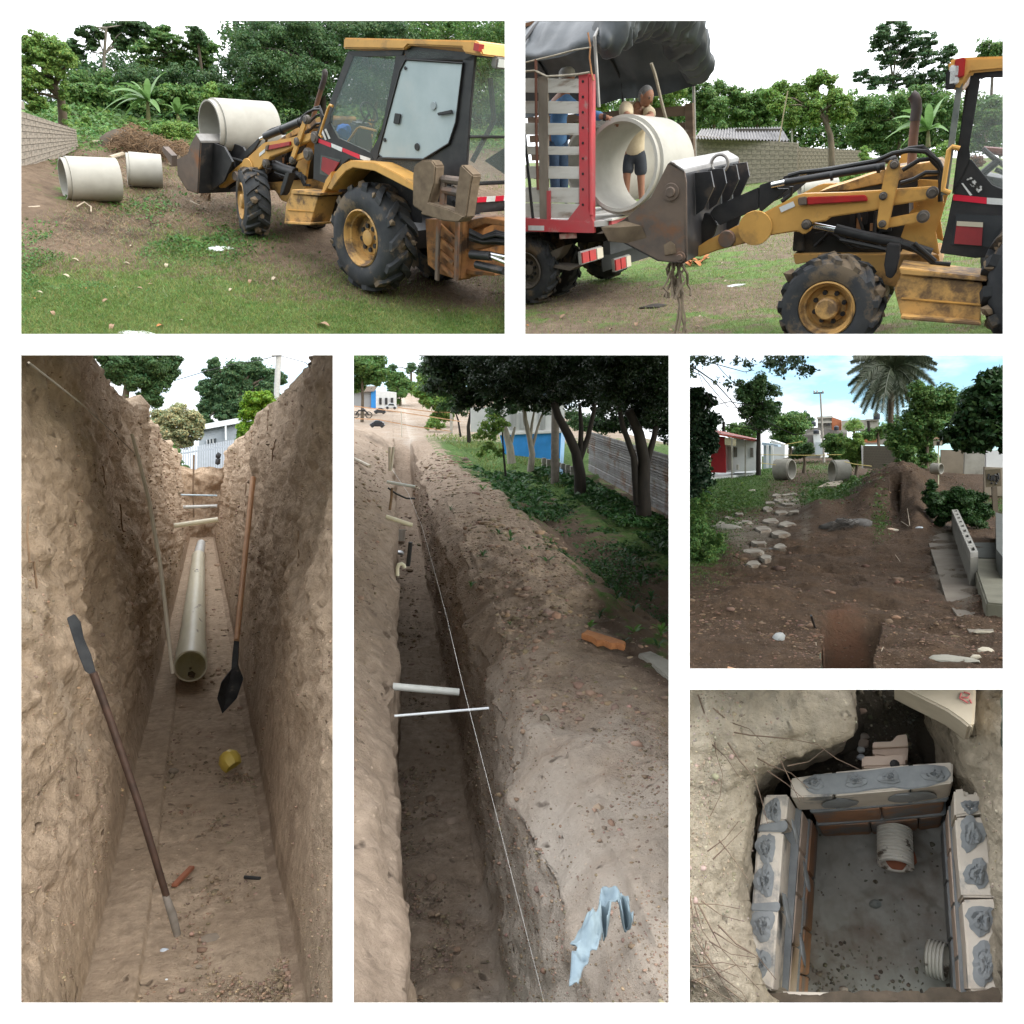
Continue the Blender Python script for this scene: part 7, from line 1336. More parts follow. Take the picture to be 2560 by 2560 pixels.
# orange tile, slab
q = [P4.g(u1(*k), .30) for k in ((1348, 1692), (1385, 1668), (1420, 1680), (1500, 1705), (1612, 1740), (1606, 1765), (1560, 1752), (1520, 1755), (1480, 1735), (1440, 1738), (1410, 1715))]; single(MB().prism(q, (0, 0, .12)), 'roof_tile', mat('orange_clay', (.55, .25, .10), (.42, .18, .08), 6, .9, bump=.01), P4, 'broken orange clay tile lying on the spoil', 'tile', smooth=False, bevel=.02)
q = [P4.g(u1(*k), .25) for k in ((1685, 1775), (1760, 1760), (1900, 1830), (1900, 1925), (1850, 1905))]; single(MB().prism(q, (0, 0, -.2)), 'concrete_slab', CONC2, P4, 'grey concrete slab corner at the right edge', 'slab', smooth=False, bevel=.02)
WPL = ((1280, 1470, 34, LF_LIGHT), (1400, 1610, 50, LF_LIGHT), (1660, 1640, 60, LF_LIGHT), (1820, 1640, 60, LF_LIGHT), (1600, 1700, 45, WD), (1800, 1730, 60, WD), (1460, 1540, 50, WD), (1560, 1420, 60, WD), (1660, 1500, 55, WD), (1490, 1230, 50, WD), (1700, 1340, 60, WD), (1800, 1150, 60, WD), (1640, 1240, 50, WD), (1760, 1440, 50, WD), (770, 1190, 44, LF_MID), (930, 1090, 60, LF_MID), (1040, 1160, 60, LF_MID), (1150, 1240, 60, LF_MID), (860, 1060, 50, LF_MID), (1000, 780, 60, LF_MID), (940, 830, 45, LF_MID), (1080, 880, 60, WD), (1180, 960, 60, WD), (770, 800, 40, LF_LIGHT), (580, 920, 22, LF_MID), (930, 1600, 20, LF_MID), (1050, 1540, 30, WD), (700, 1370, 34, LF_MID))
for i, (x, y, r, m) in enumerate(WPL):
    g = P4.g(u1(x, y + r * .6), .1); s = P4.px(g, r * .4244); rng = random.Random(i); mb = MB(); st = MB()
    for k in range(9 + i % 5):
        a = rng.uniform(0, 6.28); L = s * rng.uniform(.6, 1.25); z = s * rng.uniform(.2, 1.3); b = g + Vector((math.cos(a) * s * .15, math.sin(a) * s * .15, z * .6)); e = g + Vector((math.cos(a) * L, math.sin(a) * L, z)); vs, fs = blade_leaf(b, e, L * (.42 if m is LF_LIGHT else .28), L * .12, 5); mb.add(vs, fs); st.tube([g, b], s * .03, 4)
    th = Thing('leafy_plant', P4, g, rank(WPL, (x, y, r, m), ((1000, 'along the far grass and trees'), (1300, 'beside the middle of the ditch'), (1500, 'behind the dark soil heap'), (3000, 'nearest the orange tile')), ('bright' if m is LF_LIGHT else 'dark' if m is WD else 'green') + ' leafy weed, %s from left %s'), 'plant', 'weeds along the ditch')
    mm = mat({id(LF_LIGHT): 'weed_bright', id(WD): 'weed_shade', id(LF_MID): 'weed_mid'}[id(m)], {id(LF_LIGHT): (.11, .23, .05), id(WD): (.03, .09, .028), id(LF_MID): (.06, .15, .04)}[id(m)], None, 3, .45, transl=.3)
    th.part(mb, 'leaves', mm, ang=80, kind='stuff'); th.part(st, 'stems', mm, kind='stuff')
# ---- trees along the ditch
def trunkpts(L, Y): return [A4(u1(*q), Y) for q in L]
def dtree(L, limbs, w, blobs, label, m, n, seed, bark=BARKD, leaf=9, flat=.55):
    b = g4(u1(*L[0])); Y = b.y; th = Thing('tree', P4, b, label, 'tree', None); T = MB(); t3 = trunkpts(L, Y); s = P4.px(b, w * .4244 / 2)
    T.tube(t3, [s * (1.2 - .55 * i / (len(t3) - 1)) for i in range(len(t3))], 10)
    for l in limbs: q = trunkpts(l, Y); T.tube(q, [s * (.6 - .3 * i / (len(q) - 1)) for i in range(len(q))], 8)
    th.part(T, 'trunk', bark, ang=60); B = to3(P4, u1, blobs, Y, seed=seed)
    if blobs: Pn, N = crown_pts(B, n, seed, flat=flat, nclump=12); th.mesh_part(leaves('crown', m, Pn - np.array(th.base), N, P4.px(t3[-1], leaf), seed, .42), 'crown')
    return th
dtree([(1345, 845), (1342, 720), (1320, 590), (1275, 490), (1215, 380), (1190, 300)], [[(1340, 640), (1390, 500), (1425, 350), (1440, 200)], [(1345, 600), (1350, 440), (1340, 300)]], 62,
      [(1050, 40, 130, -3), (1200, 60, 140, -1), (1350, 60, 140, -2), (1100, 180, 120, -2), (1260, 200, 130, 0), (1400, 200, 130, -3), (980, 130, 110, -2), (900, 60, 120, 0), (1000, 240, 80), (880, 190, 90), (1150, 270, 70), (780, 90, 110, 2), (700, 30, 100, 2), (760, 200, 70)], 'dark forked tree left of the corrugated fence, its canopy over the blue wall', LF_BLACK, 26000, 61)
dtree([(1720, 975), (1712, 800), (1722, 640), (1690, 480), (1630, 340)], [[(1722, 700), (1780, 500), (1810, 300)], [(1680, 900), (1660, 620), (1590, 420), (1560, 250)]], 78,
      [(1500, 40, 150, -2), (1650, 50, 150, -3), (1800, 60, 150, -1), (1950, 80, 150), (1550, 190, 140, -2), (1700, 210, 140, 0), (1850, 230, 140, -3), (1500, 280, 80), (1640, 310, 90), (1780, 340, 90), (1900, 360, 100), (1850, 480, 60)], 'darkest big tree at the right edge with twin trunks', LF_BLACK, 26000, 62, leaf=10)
dtree([(1050, 705), (1062, 600), (1045, 500), (1020, 400), (1015, 330)], [[(1062, 560), (1095, 440), (1130, 340)], [(1050, 520), (1060, 420), (1075, 340)]], 34, [(1010, 300, 70), (1120, 310, 60)], 'slim forked tree with pale branches before the blue wall', LF_DARK, 1800, 63, BARKP)
dtree([(940, 655), (930, 560), (905, 470), (880, 380)], [[(930, 560), (960, 440)]], 44, [(860, 330, 60), (940, 310, 60)], 'pale thick leaning trunk at the left end of the blue wall', LF_DARK, 1600, 64, BARKP)
dtree([(690, 535), (685, 440), (700, 350)], [[(640, 500), (625, 400), (600, 330)]], 22, [(660, 320, 80), (580, 280, 90, 2), (520, 200, 100, 2), (640, 180, 110), (760, 260, 80), (480, 110, 90, 2), (440, 60, 60, 2), (560, 60, 110)], 'leafy dark tree overhanging the far path', LF_DARK, 9000, 65)
dtree([(905, 730), (893, 600), (885, 470)], [], 12, [(780, 430, 45), (840, 400, 45), (760, 490, 45), (830, 500, 40), (880, 420, 50), (800, 560, 40), (760, 600, 30), (850, 460, 40), (860, 590, 35)], 'light green sapling with hanging leaves on a thin stem', LF_LIGHT, 1500, 66, leaf=11)
b = g4(u1(1195, 775)); t_ = A4(u1(1198, 200), b.y); single(MB().tube([b, t_], [P4.px(b, 10.5), P4.px(b, 9)], 14), 'utility_post', mat('grey_post', (.16, .14, .12), (.10, .09, .075), 4, .9), P4, 'thick round grey-brown post in front of the blue wall corner', 'post')
b = g4(u1(585, 482)); t_ = A4(u1(585, 330), b.y); single(MB().tube([b, t_], P4.px(b, 3.6), 10), 'utility_post', CONC2, P4, 'slim grey post by the far path with tape tied on', 'post')
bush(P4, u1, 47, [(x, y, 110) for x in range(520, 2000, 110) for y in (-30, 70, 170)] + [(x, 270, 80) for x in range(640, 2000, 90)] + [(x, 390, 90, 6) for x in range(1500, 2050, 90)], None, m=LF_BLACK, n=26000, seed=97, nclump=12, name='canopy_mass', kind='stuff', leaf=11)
# far left and far right greenery
def t(*a, **k): return tree(P4, *a, **k)
t(u1, 100, [(30, 60, 90), (120, 60, 80), (60, 150, 80), (150, 130, 70), (20, 200, 50), (-40, 100, 90)], 'round dark green mango tree over the far left houses', m=LF_MID, n=7000, seed=67, leaf=7)
t(u1, 130, [(230, 160, 50), (290, 170, 55), (340, 200, 40), (250, 230, 45), (300, 240, 35), (270, 290, 20)], 'smaller round tree beside the far road', m=LF_MID, n=4500, seed=68, leaf=6, trunk=[(285, 330), (285, 240)], tw=6)
t(u1, 160, [(350, 90, 30), (400, 110, 30), (330, 110, 20), (240, 90, 25), (420, 160, 20)], 'hazy treetops far up the road', m=LF_BLUE, n=1500, seed=69, leaf=4)
t(u1, 95, [(430, 180, 60), (500, 220, 70), (450, 270, 60), (530, 320, 60), (580, 240, 60), (400, 230, 45), (500, 380, 35), (560, 380, 45)], 'light green hedge-like tree along the right side of the road', m=LF_LIGHT, n=7000, seed=70, leaf=7)
bush(P4, u1, 88, [(480, 420, 40), (520, 440, 30), (450, 440, 25)], 'grassy tuft beside the road post', m=LF_LIGHT, n=900, seed=71, leaf=5)
t(u1, 62, [(1350, 420, 70), (1300, 380, 60), (1440, 420, 60), (1500, 440, 60)], 'dim foliage behind the forked tree', m=LF_DARK, n=2500, seed=72)
# houses
BW = mat('blue_wall', (.035, .27, .72), (.03, .23, .62), 2, .7, dirt=(.5, .55, .6), dsc=3, dth=.7, dw=.05); WH = mat('white_plaster', (.66, .67, .68), (.58, .59, .6), 2, .8, dirt=(.3, .29, .27), dsc=1.2, dth=.62)
Yb = 58; th = Thing('blue_white_house', P4, A4(u1(1060, 650), Yb), 'house with bright blue lower wall and white upper wall behind the trunks', 'house'); pw = lambda L, Y=Yb: [A4(u1(*q), Y) for q in L]
th.part(MB().prism(pw([(870, 484), (1252, 468), (1235, 640), (900, 602)]), (0, .2, 0)), 'blue_wall', BW, smooth=False); th.part(MB().prism(pw([(700, 330), (1252, 300), (1252, 466), (870, 482), (700, 470)]), (0, .2, 0)), 'white_wall', WH, smooth=False)
th.part(MB().prism(pw([(865, 478), (1258, 462), (1258, 474), (866, 490)], Yb - .2), (0, .2, 0)), 'ledge', WH, smooth=False)
for x in (930, 985, 1100): 
    w = th.part(MB().prism(pw([(x, 360), (x + 40, 358), (x + 40, 455), (x, 458)], Yb - .04), (0, .06, 0)), 'window', mat('grey_shutter', (.42, .43, .45), rough=.6), smooth=False)
    for k in range(5): th.part(MB().prism(pw([(x + 3 + 8 * k, 362), (x + 6 + 8 * k, 362), (x + 6 + 8 * k, 454), (x + 3 + 8 * k, 455)], Yb - .1), (0, .05, 0)), 'bar', WH, parent=w, smooth=False)
th.part(MB().prism([A4(u1(1235, 476), 57.5), A4(u1(1256, 476), 57.5), A4(u1(1240, 760), 44), A4(u1(1225, 760), 44)], (0, .2, 0)), 'corner_strip', mat('light_blue', (.3, .5, .7), rough=.7), smooth=False)
for i in range(7):
    for j in range(3): 
        x = 1130 + 28 * i; y = 640 + 34 * j + 8 * i; g = A4(u1(x, y), 50 - .8 * i); th.part(MB().box(g, (P4.px(g, 10.8), .3, P4.px(g, 13))), 'stone_block', CONC2, smooth=False, bevel=.02)
# corrugated fence, each sheet its own part
th = Thing('sheet_fence', P4, g4(u1(1600, 830)), 'rusty grey corrugated metal sheet fence in the tree shade', 'fence')
ZN = mat('dull_zinc', (.26, .26, .25), (.16, .15, .14), 2, .6, dirt=(.16, .09, .05), dsc=1.0, dth=.52, metal=.2)
a = g4(u1(1392, 700)); b = g4(u1(1900, 985)); hgt = A4(u1(1410, 470), a.y).z
for k in range(5):
    for row in range(2):
        s0 = a.lerp(b, k / 5); s1 = a.lerp(b, (k + 1) / 5 + .01); mb = MB(); vs = []; fs = []; n = 22
        for i in range(n + 1):
            z = hgt * (row + i / n * 1.02) / 2; off = Vector((-.05 * math.sin(i * PI * .9), 0, 0)) + Vector((-.02 * row - .01 * (k % 2), 0, 0)); vs += [s0 + off + Vector((0, 0, z)), s1 + off + Vector((0, 0, z))]
            if i: fs.append((2 * i - 2, 2 * i - 1, 2 * i + 1, 2 * i))
        th.part(mb.add(vs, fs), 'sheet', ZN, ang=80)
# far left row of houses and vehicles
th = Thing('far_house', P4, A4(u1(60, 330), 110), 'grey far house with a blue corner under the mango tree', 'house'); th.part(MB().prism([A4(u1(*q), 110) for q in ((-30, 230), (120, 225), (120, 335), (-30, 320))], (0, 4, 0)), 'wall', mat('far_grey', (.3, .31, .33), rough=.9), smooth=False); th.part(MB().prism([A4(u1(*q), 109.8) for q in ((112, 225), (140, 225), (140, 338), (112, 332))], (0, 1, 0)), 'corner', BW, smooth=False); th.part(MB().prism([A4(u1(*q), 109.5) for q in ((-40, 205), (150, 200), (130, 232), (-40, 236))], (0, 4, 0)), 'roof', mat('far_roof', (.3, .25, .22), rough=.9), smooth=False)
th = Thing('far_house', P4, A4(u1(200, 330), 125), 'white far house with a small porch up the road', 'house'); th.part(MB().prism([A4(u1(*q), 125) for q in ((142, 225), (262, 240), (262, 330), (142, 335))], (0, 4, 0)), 'wall', WH, smooth=False)
for k in range(3): th.part(MB().prism([A4(u1(*q), 124.8) for q in ((160 + 34 * k, 270), (175 + 34 * k, 270), (175 + 34 * k, 310), (160 + 34 * k, 310))], (0, .1, 0)), 'window', BLK, smooth=False)
def vehicle(p, w, h, Y, label, m):
    g = A4(u1(*p), Y); s = P4.px(g, .4244); W_, H_ = w * s, h * s; th = Thing('parked_car', P4, g, label, 'car'); pr_ = [(-.5, .12), (-.5, .5), (-.3, .55), (-.18, .98), (.22, 1), (.38, .58), (.5, .5), (.5, .12)]
    th.part(MB().prism([g + Vector((a * W_, -1, b * H_)) for a, b in pr_], (0, 1.8, 0)), 'body', m, smooth=False, bevel=.08)
    th.part(MB().prism([g + Vector((a * W_, -1.03, b * H_)) for a, b in ((-.24, .6), (-.14, .92), (.18, .94), (.3, .62))], (0, .02, 0)), 'window', MATS['dark_glass'], smooth=False)
    for sx in (-.3, .3): th.part(MB().lathe([(0, .17 * H_ * 1.4), (.2, .17 * H_ * 1.4), (.2, .001)], g + Vector((sx * W_, -1.0, .2 * H_)), (0, -1, 0), 14), 'wheel', RUB)
vehicle((230, 335), 70, 34, 118, 'small white car parked by the far house', mat('white_car', (.6, .62, .64), rough=.3)); vehicle((165, 362), 70, 34, 100, 'dark car parked on the road below the white car', mat('dark_car', (.05, .05, .06), rough=.3))
th = Thing('motorcycle', P4, A4(u1(60, 385), 78), 'dark motorcycle parked behind the left spoil bank', 'motorcycle'); c = A4(u1(60, 370), 78); s = P4.px(c, .4244)
for sx in (-38, 38): th.part(MB().tube([c + Vector((sx * s + math.cos(q) * 18 * s, 0, math.sin(q) * 18 * s)) for q in [2 * PI * k / 14 for k in range(15)]], 3 * s, 6), 'wheel', RUB)
th.part(MB().tube([c + Vector((-38 * s, 0, 0)), c + Vector((-20 * s, 0, 25 * s)), c + Vector((20 * s, 0, 22 * s)), c + Vector((38 * s, 0, 0))], 5 * s, 8), 'frame', BLK); th.part(MB().blob(c + Vector((5 * s, 0, 28 * s)), 14 * s, 1, .1, 1, (1.2, .5, .6)), 'tank', BLK); th.part(MB().tube([c + Vector((22 * s, -.2, 40 * s)), c + Vector((22 * s, .3, 42 * s))], 2 * s, 6), 'handlebar', BLK)
vehicle((150, 440), 90, 40, 62, 'dark low car half hidden behind the spoil bank', MATS['dark_car'])
# tapes, stakes
TP = mat('orange_tape', (.72, .42, .24), (.6, .32, .18), 5, .5)
for L, Y, lb in (([(-10, 318), (200, 345), (470, 385), (640, 412)], 66, 'orange barrier tape, the upper line across the road'), ([(20, 395), (150, 400), (360, 440), (585, 470)], 60, 'orange barrier tape, the lower line across the road'), ([(270, 330), (470, 355), (720, 365), (900, 360)], 74, 'orange barrier tape running to the trees')):
    q = [A4(u1(*k), Y) for k in L]; mb = MB(); vs = []; fs = []; h_ = P4.px(q[0], 2.2)
    for i, k in enumerate(q):
        vs += [k, k + Vector((0, 0, h_)), k + Vector((0, .02, h_)), k + Vector((0, .02, 0))]
        if i: b_ = 4 * i; fs += [(b_ - 4, b_ - 3, b_ + 1, b_), (b_ - 2, b_ - 1, b_ + 3, b_ + 2), (b_ - 3, b_ - 2, b_ + 2, b_ + 1), (b_ - 1, b_ - 4, b_, b_ + 3)]
    single(mb.add(vs, fs), 'barrier_tape', TP, P4, lb, 'tape')
stick(P4, [A4(u1(290, 350), 60), A4(u1(293, 500), 60)], P4.px(A4(u1(290, 350), 60), 1.3), 'thin stake holding the tape beside the trench end', POLE, 'stake', 'stake')
stick(P4, [A4(u1(10, 628), 42), A4(u1(105, 674), 40)], .09, 'pale stick lying on the left spoil bank', POLE)
clip_view(OPEN[3], 'LRT')
# ================================================================ view 5: the dug up road end
def A5(p, Y): return P5.at(p, Y)
def g5(x, y): return hit(T5, v5(x, y))
def wv(cx, cy, sx, sy): a = v5(cx, cy); return gauss(T5[0], T5[1], a[0], a[1], sx * .414, sy * .414)
X, Y, P = T5
GR5 = leafmat('dim_grass', (.05, .11, .025), (.08, .145, .035), .3)
m5 = np.clip((v5(0, 1010)[1] - Y) / 30, 0, 1) * .8 - wv(600, 950, 90, 170) * .8 - wv(740, 740, 100, 30) * .5 + wv(60, 1150, 120, 130) - wv(1300, 850, 260, 130) * 1.3 - wv(1150, 740, 130, 40) * .6 - wv(1750, 800, 200, 70) - wv(760, 650, 250, 10) + wv(1160, 1060, 35, 50)
scatter(T5, P5, 'grass', GR5, 42000, 5, np.clip(m5, 0, 1), 1, wid=.14); scatter(T5, P5, 'weeds', GR5, 9000, 7, np.clip(wv(60, 1150, 110, 110) + wv(200, 950, 120, 80) * .6 + wv(880, 880, 120, 45) + wv(1160, 1060, 30, 45), 0, 1), 2, 'leaf')
CL5 = mat('wet_clod', (.13, .08, .05), (.09, .058, .04), 5, .95, vc='w', bump=.01)
dm = np.clip(1 - m5, 0, 1) * (Y > v5(0, 780)[1]); clods(T5, P5, 'clods', CL5, 9000, 1.7, dm * np.clip(fbm(P, .8, 3, 9) + .3, .03, 1) * (1 - wv(1560, 1250, 90, 200)), 3); clods(T5, P5, 'big_clods', CL5, 500, 4.2, dm * (Y > v5(0, 1250)[1]) * np.clip(fbm(P, 1.3, 3, 12), 0, 1), 5)
def t(f, Y, B, *a, **k): return tree(P5, f, Y, [(b[0], b[1], b[2] * 1.22) + tuple(b[3:]) for b in B], *a, **k)
def box5(th, L, Y, dep, name, m, parent=None, bevel=0): return th.part(MB().prism([A5(v5(*q), Y) for q in L], (0, dep, 0)), name, m, parent, smooth=False, bevel=bevel)
# left house with the red front
RW = mat('deep_red_wall', (.33, .015, .02), (.26, .012, .018), 2, .7); WP = mat('porch_white', (.60, .63, .64), (.52, .55, .57), 2, .8); CRM = mat('cream_board', (.62, .56, .40), rough=.7)
Yh = g5(280, 768).y; th = Thing('red_white_house', P5, A5(v5(280, 770), Yh + 2), 'small white house with a red front wall and tiled porch at left', 'house')
box5(th, [(222, 520), (412, 540), (412, 716), (222, 728)], Yh + 3, 4, 'white_wall', WP); box5(th, [(135, 505), (222, 512), (228, 730), (140, 728)], Yh + 2.5, .3, 'red_wall', RW); box5(th, [(-60, 590), (60, 600), (80, 720), (-60, 720)], Yh + 3, .3, 'wall', WP)
rf = MB(); q = [A5(v5(150, 485), Yh - .3), A5(v5(428, 532), Yh + .6), A5(v5(400, 520), Yh + 7), A5(v5(170, 470), Yh + 7)]; rf.prism(q, (0, 0, -.12)); th.part(rf, 'roof', mat('red_zinc_roof', (.35, .06, .04), (.25, .05, .04), 3, .6), smooth=False); box5(th, [(412, 540), (440, 548), (420, 560), (412, 560)], Yh + 2, .2, 'gable', WP)
fl = [g5(128, 770), g5(400, 742), g5(415, 722), g5(225, 726), g5(130, 745)]; th.part(MB().prism([Vector((q.x, q.y, .16)) for q in fl], (0, 0, -.3)), 'porch_floor', mat('porch_cement', (.42, .44, .44), (.34, .36, .36), 3, .6), smooth=False)
for x, y0, y1, Y_ in ((265, 522, 770, Yh), (346, 530, 752, Yh + .8), (418, 540, 738, Yh + 1.5)): a = A5(v5(x, y0), Y_); b = A5(v5(x, y1), Y_); th.part(MB().bar(a, b, P5.px(a, 3.4), P5.px(a, 3.4), (0, 1, 0)), 'post', CONC2, smooth=False)
for (a, b, c, d) in ((276, 575, 296, 634), (375, 578, 394, 636)):
    w = box5(th, [(a, b), (c, b + 1), (c, d), (a, d - 1)], Yh + 2.96, .02, 'window', BLK)
    for k in range(3): box5(th, [(a + 6 * k + 1, b), (a + 6 * k + 3, b), (a + 6 * k + 3, d), (a + 6 * k + 1, d)], Yh + 2.93, .02, 'bar', CONC2, w)
box5(th, [(238, 570), (262, 572), (262, 712), (240, 714)], Yh + 2.95, .04, 'door', mat('grey_door', (.25, .24, .23), rough=.7)); box5(th, [(222, 515), (291, 528), (289, 567), (222, 560)], Yh + .2, .06, 'sign_board', CRM); box5(th, [(292, 680), (305, 680), (305, 712), (292, 712)], Yh + 2.4, .3, 'meter_box', CONC2)
th = Thing('far_white_house', P5, A5(v5(520, 690), Yh + 9), 'white wall and blue porch roof behind the pole tree', 'house'); box5(th, [(500, 530), (585, 560), (583, 640), (500, 660)], Yh + 12, 4, 'wall', WP); box5(th, [(440, 545), (540, 560), (545, 572), (440, 562)], Yh + 7, 3, 'roof', mat('bluish_roof', (.25, .33, .4), rough=.7)); box5(th, [(455, 560), (505, 566), (505, 700), (455, 705)], Yh + 9, .2, 'wall', mat('bluish_wall', (.35, .42, .45), rough=.8))
for x in (480, 508): a = A5(v5(x, 562), Yh + 5); b = A5(v5(x, 700), Yh + 5); th.part(MB().bar(a, b, .15, .15, (0, 1, 0)), 'post', WP, smooth=False)
# far houses
FR1 = mat('grey_tile_roof', (.22, .20, .19), (.15, .14, .13), 1.5, .9); BRK = mat('far_orange_brick', (.42, .15, .07), (.34, .12, .06), 2, .9); CEM = mat('bare_cement', (.34, .33, .30), (.27, .26, .24), 1.2, .9); TANK = mat('black_tank', (.03, .035, .05), rough=.5)
def house(Y, lab, cat, parts, name='far_house'):
    th = Thing(name, P5, A5(v5(parts[0][0][0][0], parts[0][0][0][1] + 100), Y), lab, cat)
    for L, dy, dep, nm, m in parts: box5(th, L, Y + dy, dep, nm, m)
    return th
house(95, 'grey tiled house with a white porch behind the utility pole', 'house', [([(690, 500), (790, 470), (800, 560), (800, 640), (600, 640), (600, 590), (680, 560)], 0, 6, 'wall', CEM), ([(678, 545), (790, 540), (800, 500), (700, 500)], -.5, 7, 'roof', FR1), ([(755, 500), (795, 495), (812, 620), (765, 625)], -1, .5, 'porch_wall', WP), ([(770, 545), (812, 545), (812, 622), (770, 622)], -1.3, .2, 'gate', mat('grey_gate', (.35, .4, .43), rough=.6)), ([(610, 590), (680, 588), (680, 630), (610, 630)], -1, .2, 'door', BLK)])
house(105, 'long low house with sloping grey roofs right of the pole', 'house', [([(830, 480), (960, 470), (960, 600), (830, 600)], 0, 5, 'wall', CEM), ([(690, 490), (740, 455), (830, 460), (960, 490), (950, 510), (700, 505)], -.5, 6, 'roof', FR1), ([(1040, 470), (1120, 470), (1205, 485), (1200, 500), (1050, 490)], -1, 5, 'roof', FR1), ([(1045, 490), (1205, 500), (1205, 560), (1045, 560)], 0, 5, 'wall', CEM), ([(1045, 524), (1140, 522), (1140, 546), (1045, 548)], -1.5, .4, 'brick_band', BRK)])
th = house(130, 'unfinished two storey house of orange brick and cement', 'building', [([(782, 396), (868, 392), (868, 475), (782, 470)], 0, 8, 'cement_wall', CEM), ([(868, 392), (926, 412), (926, 475), (868, 475)], -.2, 8, 'brick_wall', BRK), ([(778, 390), (872, 386), (872, 398), (778, 402)], -.4, 8, 'slab', CONC), ([(782, 420), (868, 418), (868, 428), (782, 430)], -.4, 8, 'slab', CONC)])
for x in (800, 835): box5(th, [(x, 430), (x + 22, 430), (x + 22, 445), (x, 445)], 129.6, .2, 'window', BLK)
house(125, 'long beige cement block building under the water tank', 'building', [([(928, 414), (1075, 408), (1152, 404), (1155, 470), (928, 474)], 0, 8, 'wall', CONC2), ([(1075, 405), (1155, 403), (1155, 412), (1075, 414)], -.3, 8, 'parapet', CONC)])
for (x0, y0, x1, y1, Y_, lb) in ((1120, 366, 1158, 408, 124, 'big black water tank on the beige building'), (757, 468, 791, 494, 94, 'black water tank on the grey tiled roof'), (882, 445, 910, 474, 104, 'black water tank before the orange brick wall'), (745, 418, 772, 450, 128, 'dark water tank left of the cement building')):
    c = A5(v5((x0 + x1) / 2, y1), Y_); s = P5.px(c, .4141); th = MB(); h = (y1 - y0) * s; r = (x1 - x0) * s / 2; th.lathe([(0, .001), (0, r * .9), (h * .1, r), (h * .75, r), (h * .9, r * .7), (h, r * .3), (h, .001)], c, (0, 0, 1), 18); single(th, 'water_tank', TANK, P5, lb, 'water tank')
# utility pole
b = A5(v5(822, 670), g5(820, 672).y); tp = A5(v5(799, 248), b.y); th = Thing('utility_pole', P5, b, 'tall grey utility pole with crossarm in the middle of the view', 'pole'); th.part(MB().tube([b, tp], [P5.px(b, 3.2), P5.px(b, 2.0)], 10), 'shaft', mat('pole_grey', (.30, .28, .25), (.22, .2, .18), 4, .9)); th.part(MB().bar(A5(v5(757, 249), b.y), A5(v5(820, 246), b.y), .12, .16), 'crossarm', BARKD)
for x in (762, 780, 815): a = A5(v5(x, 247), b.y); th.part(MB().lathe([(0, .08), (.25, .08), (.3, .03), (.3, .001)], a, (0, 0, 1), 8), 'insulator', CONC)
rod(A5(v5(1090, 415), 90), A5(v5(1092, 480), 90), .14, 'short far post against the beige building', BARKD, 'post', 'post', fr=P5); rod(A5(v5(215, 420), 30), A5(v5(215, 480), 30), .05, 'thin post above the red porch roof', BARKD, 'post', 'post', fr=P5)
# palm
Yp = 52; b = A5(v5(1222, 560), Yp); c = A5(v5(1238, 118), Yp); th = Thing('palm_tree', P5, Vector((b.x, b.y, 0)), 'tall date palm with drooping fronds above the block wall', 'palm'); TB = MB(); tp = [Vector((b.x, b.y, 0)), b, A5(v5(1222, 430), Yp), A5(v5(1227, 300), Yp), A5(v5(1234, 200), Yp), c]; TB.tube(tp, [P5.px(b, k * .414) for k in (15, 14, 15, 17, 19, 15)], 14)
rg = MB()
for k in range(30): p = tp[1].lerp(tp[5], k / 30); a = k * 2.4; rg.blob(p + Vector((math.cos(a), math.sin(a), 0)) * P5.px(b, 6.4), P5.px(b, 2.4), k, .2, 1, (1, 1, .7))
th.part(TB, 'trunk', mat('palm_bark', (.13, .10, .07), (.07, .055, .04), 8, .95, bump=.05)); th.part(rg, 'leaf_scars', MATS['palm_bark'], kind='stuff')
tips = [(965, 130), (985, 60), (1000, 30), (1060, -10), (1140, -30), (1240, -60), (1340, -30), (1420, 10), (1470, 40), (1500, 70), (1498, 108), (1488, 200), (1440, 250), (1400, 280), (1330, 300), (1268, 395), (1200, 410), (1130, 380), (1060, 368), (1045, 330), (1000, 300), (985, 245), (970, 200), (1110, 340), (1170, 360), (1230, 340), (1300, 330), (1370, 240), (1080, 280), (1030, 180), (1440, 160), (1180, -40), (1300, -50), (1040, 120), (1100, 40), (1390, 60), (1350, 340)]
rng = random.Random(3)
for i, (x, y) in enumerate(tips):
    e = A5(v5(x, y), Yp + rng.uniform(-2.2, 2.2)); L = (e - c).length; d = e - c; arc = .24 * L * (1 if d.z < .3 * L else .5); pts = [c + d * (k / 10) + Vector((0, 0, 1)) * arc * math.sin(PI * (k / 10) ** .8) for k in range(11)]
    mb = MB(); mb.tube(pts, [.07 * (1 - .08 * k) for k in range(11)], 4)
    for k in range(44):
        t_ = .12 + .88 * k / 43; f = t_ * 10; j = min(9, int(f)); p = pts[j].lerp(pts[j + 1], f - j); dr = (pts[j + 1] - pts[j]).normalized(); sd = dr.cross(Vector((0, 1, 0))).normalized()
        for s_ in (1, -1):
            ll = L * .17 * (math.sin(PI * (.15 + .8 * t_)) ** .6) * rng.uniform(.8, 1.15); q = p + (dr * .55 + sd * s_ * .75 + Vector((0, rng.uniform(-.45, .45), -.25))) * ll; w = dr * .055; mb.add([p - w, p + w, q], [(0, 1, 2)])
    th.part(mb, 'frond', mat('palm_green', (.045, .065, .035), (.07, .085, .05), 3, .5, transl=.2), smooth=False)
